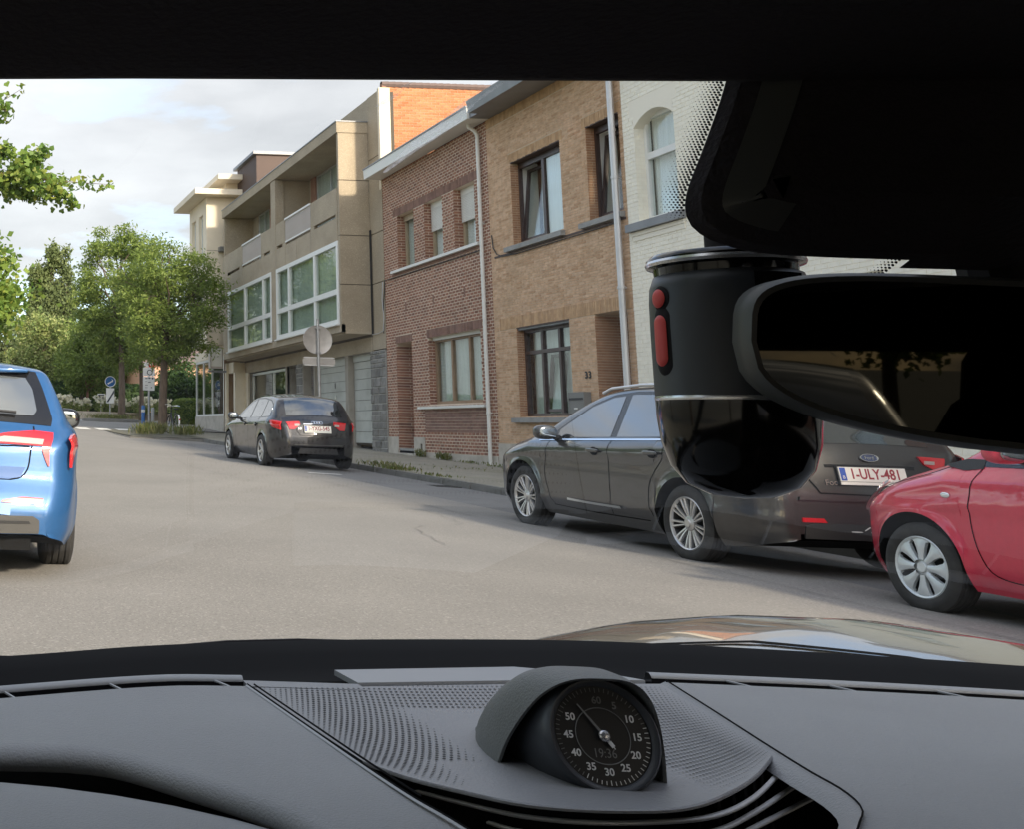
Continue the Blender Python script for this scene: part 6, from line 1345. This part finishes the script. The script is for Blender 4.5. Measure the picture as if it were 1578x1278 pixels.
def tree(name, label, base, c, rad, nc, nl, size, lm, tr=.14, seed=1, group=None, aspect=.5, cl=.5, flat=.2, bark='bark', shell=.5, fork=None, name_group=None, streak=None):
    r = np.random.default_rng(seed); base = np.array(base, float); c = np.array(c, float)
    t = thing(name, label, 'tree', tuple(base), group)
    fork = fork if fork is not None else max(.8, (c[2]-rad[2]-base[2])+.35*rad[2]); clumps = ellipsoid_clumps(c, rad, nc, r, shell)
    top = np.array([lerp(base[0], c[0], .35), lerp(base[1], c[1], .35), base[2]+fork])
    mb = MB(); pts = [base+np.array([0, 0, -.1]), base+np.array([.02, .0, fork*.4]), top-base*0]
    mb.tube([tuple(np.array(p)-base) for p in pts], [tr*1.25, tr, tr*.82], 10)
    mb.tube([tuple(top-base), tuple((top+c)/2-base+r.normal(size=3)*.1), tuple(c+np.array([0, 0, rad[2]*.75])-base)], [tr*.8, tr*.5, tr*.12], 8)
    link('trunk', mb.mesh('trunk', bark, smooth=True, angle=80), t)
    br = MB()
    for k in r.choice(len(clumps), min(26, len(clumps)), replace=False):
        e = clumps[k]; s0 = top+(c+np.array([0, 0, rad[2]*.6])-top)*r.uniform(0, .7); m_ = (s0+e)/2+r.normal(size=3)*.12*min(rad)+np.array([0, 0, .08*rad[2]])
        br.tube([tuple(s0-base), tuple(m_-base), tuple(e-base)], [tr*.36, tr*.2, tr*.05], 5, caps=False)
    tag(link('branches', br.mesh('branches', bark), t), kind='stuff')
    k = r.integers(0, nc, nc*nl); off = r.normal(size=(nc*nl, 3))*cl*np.array([1, 1, .62])
    if streak is not None: off = off*np.array([.6, .6, 1.6])
    P, n = leaves(clumps[k]+off, size, r, aspect, flat)
    tag(link('crown', fast_mesh('crown', P-base, n, lm), t), kind='stuff')
    return t
G_ = lambda x, y: gz(min(y, 75))
tree('street_tree', 'tall feathery green street tree behind the round blue road sign', (9.0, 58.2, G_(9, 58)), (8.9, 58.5, 8.3), (2.6, 2.4, 4.2), 150, 190, .115, 'leaf_green', .17, 1, aspect=.35, cl=.27)
tree('street_tree', 'feathery green street tree behind the leaning bicycle', (8.35, 43.6, G_(8, 43.6)), (8.6, 43.6, 6.2), (2.4, 2.2, 2.7), 150, 190, .085, 'leaf_green', .16, 2, aspect=.35, cl=.25, shell=.35)
tree('street_tree', 'slender green street tree between the two larger street trees', (10.6, 61.5, G_(10, 61.5)), (10.6, 62, 7.2), (2.1, 2.2, 2.9), 90, 180, .115, 'leaf_green', .12, 3, aspect=.35, cl=.3)
tree('garden_tree', 'low spreading dark green tree left of the street trees', (7.8, 66, 1.9), (8.2, 66, 5.2), (1.8, 2.0, 2.1), 90, 190, .125, 'leaf_green', .12, 4, aspect=.4, cl=.34)
tree('garden_tree', 'pale yellow green tree in the middle of the garden', (5.9, 70, 2.0), (5.7, 70, 5.4), (2.3, 2.2, 3.2), 110, 220, .12, 'leaf_pale', .14, 5, cl=.32, streak=1)
tree('garden_tree', 'small round garden tree with reddish trunk above the white roses', (8.0, 64.6, 2.0), (8.0, 64.6, 4.3), (1.25, 1.2, 1.1), 30, 260, .09, 'leaf_green', .09, 6, bark='bark_red', cl=.3, fork=1.2)
tree('garden_tree', 'dark small tree in front of the salmon pink house', (14.6, 66, 2.0), (14.4, 66, 3.8), (1.9, 1.6, 1.7), 34, 280, .12, 'leaf_dark', .1, 7, cl=.4)
for k, (x, h, lab) in enumerate(((10.0, 19.6, 'tallest grey green poplar far behind the gap in the trees'), (11.6, 17.6, 'grey green poplar right of the tallest poplar'), (8.6, 16.4, 'grey green poplar left of the tallest poplar'))):
    tree('poplar', lab, (x, 112, 1.9), (x, 112, 1.9+h*.52), (.95, .95, h*.47), 60, 220, .22, 'leaf_poplar', .22, 20+k, 'poplars far behind', cl=.5, flat=-.5, streak=1, fork=1.5)
for k, (x, y, rx, rz, m_, lab) in enumerate(((-6, 84, 5, 5.0, 'leaf_green', 'broad green tree at the far left behind the blue car'), (2.5, 92, 5, 4.6, 'leaf_poplar', 'dull green tree behind the pale garden tree'), (12, 90, 4.5, 4.2, 'leaf_green', 'green tree behind the feathery street trees'), (19, 96, 5, 4.0, 'leaf_dark', 'dark tree right of the salmon pink house'), (27, 92, 5, 4.5, 'leaf_green', 'green tree far behind the corner building'))):
    tree('background_tree', lab, (x, y, 1.9), (x, y, 1.9+rz*.95), (rx, 3.5, rz), 70, 230, .24, m_, .25, 30+k, 'trees beyond the garden', cl=.8)
tree('street_tree', 'dense glossy leafed tree at the left edge above the blue car', (-2.6, 24.6, G_(0, 24)-.02), (-.75, 24.3, 3.95), (2.2, 2.2, 1.55), 75, 300, .075, 'leaf_ginkgo', .13, 40, aspect=.8, cl=.32)
# the near tree on the left: only its outer boughs reach into view
r = np.random.default_rng(51); GB = np.array([-2.7, 14.0, G_(0, 14)-.02]); t = thing('ginkgo_tree', 'fan-leaved tree whose bough reaches into the sky at the upper left', 'tree', tuple(GB))
mb = MB(); mb.tube([(0, 0, -.1), (.05, 0, 1.6), (.15, 0, 3.0), (.2, 0, 4.6), (.15, 0, 6.4)], [.16, .13, .115, .08, .02], 10); link('trunk', mb.mesh('trunk', 'bark', smooth=True, angle=80), t)
boughs = [[(.18, 0, 3.4), (1.6, .1, 4.0), (3.0, .05, 4.05), (3.9, 0, 3.95), (4.35, 0, 3.93), (4.68, 0, 3.92)], [(3.4, .05, 4.02), (3.65, .05, 4.2), (3.85, .0, 4.32)], [(3.6, .0, 4.0), (3.95, .0, 3.8), (4.25, .0, 3.62)], [(2.6, .05, 4.0), (3.3, .2, 3.88), (3.8, .3, 3.78)], [(.2, 0, 4.4), (1.4, 0, 5.0), (2.6, 0, 5.02), (3.25, 0, 5.0), (3.5, 0, 5.16)], [(3.0, 0, 5.0), (3.2, 0, 4.9), (3.35, 0, 4.84)], [(2.4, 0, 4.02), (3.0, -.2, 4.2), (3.4, -.2, 4.28)], [(.2, 0, 3.6), (-1.4, .3, 4.4), (-2.4, .4, 4.9)], [(.2, 0, 4.0), (.6, 1.4, 4.7), (.8, 2.4, 5.0)], [(.2, 0, 4.2), (.1, -1.3, 4.9), (-.4, -2.2, 5.4)]]
bm_ = MB(); C = []
for bi, b in enumerate(boughs):
    c = smooth_curve(b, 40); bm_.tube([tuple(p) for p in c[::3]], [lerp(.035 if bi in (0, 4) else .018, .003, k/13) for k in range(len(c[::3]))], 6)
    dens = (34 if bi in (0, 3, 6) else 20) if bi < 7 else 60
    if bi in (4, 5): dens = 9
    sp = .085 if bi < 7 else .4
    for k, p in enumerate(c):
        q = k/40
        m = int(dens*(1.15-.8*q)) if bi not in (4, 5) else dens//2
        if bi == 4 and q < .55: m = 2
        C += [p+r.normal(size=3)*np.array([sp*.7, sp*1.6, sp])*(1.15-.6*q) for _ in range(m)]
    if bi < 7: pass
tag(link('boughs', bm_.mesh('boughs', 'bark', smooth=True), t), kind='stuff')
P, n = leaves(np.array(C), .068, r, fan=True); tag(link('foliage', fast_mesh('foliage', P, n, 'leaf_ginkgo'), t), kind='stuff')
# the park row on the left-hand pavement, mirrored in the windows across the street
proto = tree('park_tree', 'park tree on the left pavement beside the viewing car', (-6.5, 2, G_(0, 2)), (-6.5, 2, 5.4), (2.6, 2.6, 3.0), 70, 160, .16, 'leaf_green', .17, 60, 'trees of the park on the left', cl=.5)
for k, (x, y, lab) in enumerate(((-7.5, 10, 'second park tree from the viewing car'), (-6.2, 18.5, 'third park tree from the viewing car'), (-7, 29, 'park tree level with the black hatchback'), (-6.3, 37, 'park tree opposite the concrete block'), (-8, 44, 'park tree by the junction on the left'), (-7, -7, 'park tree behind the viewing car'), (-3, -38, 'tree at the lower end of the street, left'), (3.5, -46, 'tree closing the lower end of the street'), (10, -42, 'tree at the lower end of the street, right'))):
    c = proto.copy(); COL.objects.link(c); c.location = (x, y, G_(0, y)); c.rotation_euler = (0, 0, k*1.3); c['label'] = lab
    s_ = .9+.12*((k*37) % 5)/2; c.scale = (s_, s_, s_)
    for ch in list(proto.children): copy_obj(ch, c)
# ------------------------------------------------------------------ garden at the junction
pw = MB(); n = 26; path = [(lerp(-14, 13.0, k/n), 62.0+(.0 if k < 22 else .5*(k-22))) for k in range(n+1)]
mat('garden_wall', (.52, .45, .37), .9, var=.1, vs=2, dirt=.4, ds=1.5)
pw.grid([[(x, y, gz(y)-.1) for x, y in path], [(x, y, gz(62)+.43) for x, y in path], [(x, y+.25, gz(62)+.43) for x, y in path], [(x, y+.25, gz(62)-.1) for x, y in path]])
gw = pw.build('garden_wall', 'garden_wall'); tag(gw, 'low pale retaining wall below the white rose bed', 'wall')
bed = sheet('planting_bed', 'ground', np.linspace(-16, 13.2, 6), np.linspace(62.3, 72, 4), lambda x, y: gz(62)+.36); tag(bed, kind='structure')
lawn = sheet('lawn', 'grass_weed', np.linspace(-60, 70, 8), np.linspace(72, 130, 5), lambda x, y: gz(62)+.30); tag(lawn, kind='structure')
r = np.random.default_rng(77)
for k in range(13):
    x = -1.5+k*1.12+r.uniform(-.2, .2); y = 63.0+r.uniform(-.2, .5); h = r.uniform(.75, 1.0); zb = gz(62)+.4
    t = thing('rose_bush', 'white flowering rose bush, %s along the garden wall from the left' % ('first second third fourth fifth sixth seventh eighth ninth tenth eleventh twelfth thirteenth'.split()[k]), 'bush', (x, y, zb), 'white rose bushes')
    C = ellipsoid_clumps((0, 0, h*.42), (.72, .6, h*.5), 700, r, .3); P, n = leaves(C, .075, r); tag(link('foliage', fast_mesh('foliage', P, n, 'leaf_pale'), t), kind='stuff')
    fl = []
    for _ in range(36):
        a = r.uniform(0, 2*math.pi); q = np.array([.62*math.cos(a)*r.random()**.5, -.5*r.random(), h*(.55+.42*r.random())]); fl.append(q+r.normal(size=(14, 3))*.035)
    P, n = leaves(np.concatenate(fl), .07, r, .9); tag(link('flowers', fast_mesh('flowers', P, n, 'petal_white'), t), kind='stuff')
    st_ = MB(); st_.tube([(0, 0, 0), (.05, 0, h*.5)], .02, 5); link('stem', st_.mesh('stem', 'bark'), t)
def hedge(label, x0, x1, y0, y1, z0, z1, n, m_, seed, size=.09):
    r = np.random.default_rng(seed); t = thing('hedge', label, 'hedge', ((x0+x1)/2, (y0+y1)/2, z0)); c = np.array([(x0+x1)/2, (y0+y1)/2, z0])
    d = r.uniform(-1, 1, (n, 3)); ax = r.integers(0, 3, n); d[np.arange(n), ax] = np.sign(d[np.arange(n), ax])*r.uniform(.8, 1.05, n); d = d/np.maximum(1, (np.abs(d)**5).sum(1)**.2)[:, None]
    C = d*np.array([(x1-x0)/2, (y1-y0)/2, (z1-z0)/2])+np.array([0, 0, (z1-z0)/2]); P, k = leaves(C, size, r); tag(link('foliage', fast_mesh('foliage', P, k, m_), t), kind='stuff')
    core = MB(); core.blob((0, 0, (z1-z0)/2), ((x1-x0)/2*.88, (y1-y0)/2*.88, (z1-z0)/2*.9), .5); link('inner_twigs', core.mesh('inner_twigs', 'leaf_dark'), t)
hedge('clipped dark green hedge beside the corner shop window', 11.4, 13.6, 55.6, 57.2, gz(56), gz(56)+1.35, 9000, 'leaf_green', 5, .06)
hedge('long dark hedge behind the white roses', -14, 15, 67.5, 69, gz(62)+.3, gz(62)+2.3, 16000, 'leaf_dark', 6, .13)
# weeds in the kerb joint and along the wall foot
def weed(label, x, y, z, n, h, sp, seed, m_='grass_weed'):
    r = np.random.default_rng(seed); t = thing('weed_clump', label, 'weeds', (x, y, z), 'weeds on the pavement'); P = []
    b = np.stack([r.normal(0, sp[0], n), r.normal(0, sp[1], n), np.zeros(n)], 1); a = r.uniform(0, 2*math.pi, n); hh = h*r.uniform(.4, 1.1, n); w = .008+.012*r.random(n)
    tip = b+np.stack([np.cos(a)*hh*.6, np.sin(a)*hh*.6, hh], 1); mid = b*.5+tip*.5+np.array([0, 0, .15])*hh[:, None]; q = np.stack([-np.sin(a)*w, np.cos(a)*w, np.zeros(n)], 1)
    link('blades', fast_mesh('blades', np.stack([b-q*.6, mid-q, tip, mid+q], 1).reshape(-1, 3), 4, m_), t)
for k, (x, y, n, h, sp, lab) in enumerate(((8.52, 21.3, 160, .10, (.06, .5), 'green weeds on the kerb right of the black hatchback'), (8.75, 22.6, 130, .12, (.12, .5), 'tallest weeds on the pavement edge beside the hatchback'), (8.55, 19.6, 60, .07, (.05, .4), 'thin weeds in the kerb joint before the estate car'), (12.05, 28.5, 80, .22, (.03, .12), 'leafy weed at the foot of the cellar vent'), (12.05, 27.15, 110, .20, (.04, .16), 'bushy weed at the foot of the red brick wall'), (12.05, 25.6, 70, .08, (.03, .6), 'thin weeds along the foot of the red brick wall'), (12.0, 23.6, 90, .10, (.05, .7), 'thin weeds at the foot of the tan brick wall'), (10.4, 23, 60, .05, (.5, 1.2), 'sparse low weeds between the pavement tiles'))): weed(lab, x, y, pave_z(x, y), n, h, sp, 100+k)
for k, (x, y, h, lab) in enumerate(((6.7, 38.2, .55, 'bushy grass clump at the tip of the planted verge'), (7.4, 39.6, .6, 'grass clump in the middle of the planted verge'), (8.1, 38.8, .55, 'grass clump left of the bicycle'), (8.7, 40.0, .5, 'grass clump right of the bicycle'), (7.9, 44, .5, 'grass clump at the foot of the sign post'))):
    weed(lab, x, y, gz(y), 200, h*.8, (.2, .22), 120+k)
# planted island round the trunk by the blue sign
isl = MB(); isl.lathe([(0.01, .12), (1.35, .12), (1.5, .10), (1.52, -.1)], 28, 'z', (8.4, 57.8, gz(57.8))); o = isl.build('tree_island', 'kerb_stone'); tag(o, kind='structure')
weed('low brown plants on the round tree island', 8.4, 57.8, gz(57.8)+.1, 700, .35, (.6, .6), 140)
# ------------------------------------------------------------------ signs, bollard, bicycle
mat('sign_back', (.46, .43, .40), .45, metal=.35, var=.08, vs=5, dirt=.3, ds=4); mat('galvanised', (.42, .42, .42), .45, metal=.6, var=.1, vs=10)
mat('sign_white', (.82, .82, .80), .45); mat('sign_red', (.70, .06, .03), .45); mat('sign_blue', (.02, .13, .38), .4); mat('sign_dark', (.02, .03, .05), .5)
x, y = 8.82, 26.4; z = pave_z(x, y)
RS = thing('road_sign', 'round road sign seen from its grey back with small plate below', 'road sign', (x, y, z))
p = MB(); p.tube([(0, 0, 0), (-.03, 0, 3.27)], .033, 10); link('post', p.mesh('post', 'galvanised', smooth=True), RS)
zc = 3.41-z
p = MB(); p.lathe([(.001, -.004), (.335, -.004), (.35, -.012), (.352, .006), (.001, .010)], 48, 'y', (-.02, .055, zc)); d = link('disc', p.mesh('disc', 'sign_back', smooth=True, angle=40), RS)
p = MB(); p.lathe([(.001, 0), (.345, 0)], 40, 'y', (-.02, .067, zc)); link('sign_face', p.mesh('sign_face', 'sign_white'), d)
for zz in (-.31, .28):
    p = MB(); p.box(-.075, .035, -.04, .048, zc+zz-.02, zc+zz+.02); link('clamp', p.mesh('clamp', 'galvanised'), RS)
p = MB(); p.box(-.034, -.006, .03, .052, zc-.34, zc+.34); link('back_rail', p.mesh('back_rail', 'galvanised'), RS)
p = MB(); p.box(-.39, .39, .04, .05, zc-.63, zc-.415); q = p.mesh('plate', 'sign_back'); bm = bmesh.new(); bm.from_mesh(q); bmesh.ops.bevel(bm, geom=[e for e in bm.edges if abs((e.verts[0].co-e.verts[1].co).y) > .005], offset=.045, segments=4, affect='EDGES'); bm.to_mesh(q); bm.free(); pl = link('plate', q, RS)
p = MB()
for a in ((-.375, .375, zc-.44, zc-.428), (-.375, .375, zc-.617, zc-.605)): p.box(a[0], a[1], .030, .041, a[2], a[3])
link('plate_rim', p.mesh('plate_rim', 'sign_white'), pl)
x, y = 9.5, 53.0; z = gz(y)
PS = thing('parking_sign', 'white parking sign with red top panel on grey post before the street trees', 'sign', (x, y, z))
p = MB(); p.tube([(0, 0, 0), (0, 0, 3.0)], .05, 8); link('post', p.mesh('post', 'galvanised', smooth=True), PS)
p = MB(); p.box(-.30, .26, -.07, -.05, 3.04-z, 3.70-z); a = link('lower_panel', p.mesh('lower_panel', 'sign_white'), PS)
p = MB(); p.box(-.30, .26, -.07, -.05, 3.72-z, 4.14-z); b = link('upper_panel', p.mesh('upper_panel', 'sign_white'), PS)
p = MB(); p.box(-.02, .25, -.07, -.05, 4.16-z, 4.40-z); link('red_panel', p.mesh('red_panel', 'sign_red'), PS)
p = MB(); p.box(-.26, -.03, -.07, -.05, 4.16-z, 4.38-z); link('small_panel', p.mesh('small_panel', 'sign_white'), PS)
for (xx, zz, w, h, par) in ((-.2, 3.6, .12, .03, a), (-.04, 3.6, .1, .06, a), (-.2, 3.45, .1, .02, a), (-.05, 3.42, .12, .03, a), (.12, 3.58, .08, .08, a), (-.2, 3.28, .14, .02, a), (-.2, 3.16, .12, .02, a), (.08, 3.16, .06, .04, a)):
    p = MB(); p.box(xx, xx+w, -.074, -.069, zz-z, zz+h-z); link('printed_line', p.mesh('printed_line', 'sign_dark'), par)
p = MB(); p.lathe([(.10, -.074), (.135, -.074)], 24, 'y', (.02, 0, 3.90-z)); link('printed_ring', p.mesh('printed_ring', 'sign_dark'), b)
p = MB(); p.box(.14, .2, -.074, -.069, 4.0-z, 4.08-z); link('printed_mark', p.mesh('printed_mark', 'sign_dark'), b)
p = MB(); p.lathe([(.04, -.074), (.07, -.074)], 16, 'y', (.10, 0, 4.28-z)); link('printed_ring', p.mesh('printed_ring', 'sign_white'), PS)
BO = thing('bollard', 'short dark blue bollard beside the parking sign post', 'bollard', (9.25, 53.1, gz(53.1)))
p = MB(); p.lathe([(.0, .95), (.07, .94), (.085, .9), (.085, .0)], 14, 'z'); link('shaft', p.mesh('shaft', 'sign_blue', smooth=True), BO); p = MB(); p.lathe([(.088, .62), (.088, .74)], 14, 'z'); link('band', p.mesh('band', 'sign_white'), BO)
B2 = thing('bollard', 'grey bollard right of the parking sign post', 'bollard', (9.72, 53.2, gz(53.2)))
p = MB(); p.lathe([(.0, .86), (.06, .85), (.075, .8), (.075, .0)], 14, 'z'); link('shaft', p.mesh('shaft', 'galvanised', smooth=True), B2)
x, y = 8.68, 60.2; z = gz(y)
BS = thing('direction_sign', 'round blue arrow sign above a white striped panel by the far trunk', 'road sign', (x, y, z))
p = MB(); p.tube([(0, 0, 0), (0, 0, 2.3)], .035, 8); link('post', p.mesh('post', 'galvanised'), BS)
p = MB(); p.lathe([(.001, -.05), (.30, -.05)], 32, 'y', (-.0, 0, 3.72-z)); a = link('disc', p.mesh('disc', 'sign_white'), BS); p = MB(); p.lathe([(.001, -.055), (.26, -.055)], 32, 'y', (-.0, 0, 3.72-z)); link('blue_face', p.mesh('blue_face', 'sign_blue'), a)
p = MB(); p.prism([(-.16, -.06, 3.62-z), (.1, -.06, 3.78-z), (.06, -.06, 3.86-z), (.16, -.06, 3.8-z), (.13, -.06, 3.66-z), (.12, -.06, 3.72-z), (-.12, -.06, 3.56-z)], (0, .003, 0)); link('arrow', p.mesh('arrow', 'sign_white'), a)
p = MB(); p.box(-.22, .22, -.055, -.035, 2.55-z, 3.36-z); a = link('panel', p.mesh('panel', 'sign_white'), BS); p = MB(); p.prism([(-.2, -.058, 2.6-z), (-.1, -.058, 2.6-z), (.2, -.058, 3.1-z), (.2, -.058, 3.26-z)], (0, .002, 0)); link('stripe', p.mesh('stripe', 'sign_dark'), a)
SG = thing('garden_sign', 'tiny dark sign standing among the white roses', 'sign', (8.55, 62.8, gz(62)+.4))
p = MB(); p.box(-.02, .02, 0, .03, 0, .75); link('post', p.mesh('post', 'sign_white'), SG); p = MB(); p.box(-.2, .2, -.02, 0, .75, 1.05); a = link('board', p.mesh('board', 'sign_white'), SG); p = MB(); p.box(-.16, .16, -.025, -.021, .80, 1.0); link('board_print', p.mesh('board_print', 'sign_dark'), a)
# bicycle leaning on its stand, seen end-on
BK = thing('bicycle', 'black bicycle with white mudguard parked on the planted verge', 'bicycle', (8.32, 41.6, gz(41.6)), rz=R(4))
BK.rotation_euler = (0, R(5), R(4))
def bike_wheel(yc):
    m_ = MB(); n = 32
    rows = [[(.018*math.cos(q), yc+(.335+.018*math.sin(q))*math.cos(t), .345+(.335+.018*math.sin(q))*math.sin(t)) for q in np.linspace(0, 2*math.pi, 7)[:-1]] for t in np.linspace(0, 2*math.pi, n+1)]
    m_.grid(rows, close=True); w = link('wheel', m_.mesh('wheel', 'black_rubber', smooth=True), BK)
    s_ = MB()
    for k in range(14): a = 2*math.pi*k/14; s_.tube([(0, yc, .345), (0, yc+.32*math.cos(a), .345+.32*math.sin(a))], .002, 4)
    link('spokes', s_.mesh('spokes', 'chrome'), w)
bike_wheel(-.52); bike_wheel(.52)
fm = MB()
for pts in ([(0, .52, .345), (0, .36, .92), (0, .34, 1.02)], [(0, .36, .82), (0, -.12, .32)], [(0, .37, .72), (0, -.1, .30)], [(0, -.1, .3), (0, -.22, .86)], [(0, -.1, .3), (0, -.52, .345)], [(0, -.2, .74), (0, -.52, .345)]): fm.tube(pts, .017, 7)
link('frame', fm.mesh('frame', 'black_plastic', smooth=True), BK)
p = MB(); p.tube([(-.28, .22, 1.06), (-.22, .34, 1.08), (0, .36, 1.04), (.22, .34, 1.08), (.28, .22, 1.06)], .012, 7); link('handlebar', p.mesh('handlebar', 'chrome', smooth=True), BK)
p = MB(); p.blob((0, -.26, .92), (.09, .14, .035), .8); link('saddle', p.mesh('saddle', 'black_rubber', smooth=True), BK)
p = MB(); rows = [[(xx, -.52+.375*math.cos(t), .345+.375*math.sin(t)) for xx in (-.03, 0, .03)] for t in np.linspace(.6, 3.6, 16)]; p.grid(rows); link('mudguard', p.mesh('mudguard', 'sign_white', smooth=True), BK)
p = MB(); p.box(-.07, .07, -.62, -.3, .74, .755); link('carrier', p.mesh('carrier', 'black_plastic'), BK)
p = MB(); p.blob((0, -.91, .52), (.03, .012, .025), .8); link('rear_lamp', p.mesh('rear_lamp', 'lamp_red'), BK)
# a car parked behind us, met only in the rear-view mirror
c = AU.copy(); COL.objects.link(c); c.location = (.25, -5.2, road_z(.5, -7.2)); c['label'] = 'black hatchback parked behind the viewing car, seen only in its mirror'
for ch in list(AU.children):
    k = copy_obj(ch, c)
    for g2 in list(ch.children): copy_obj(g2, k)
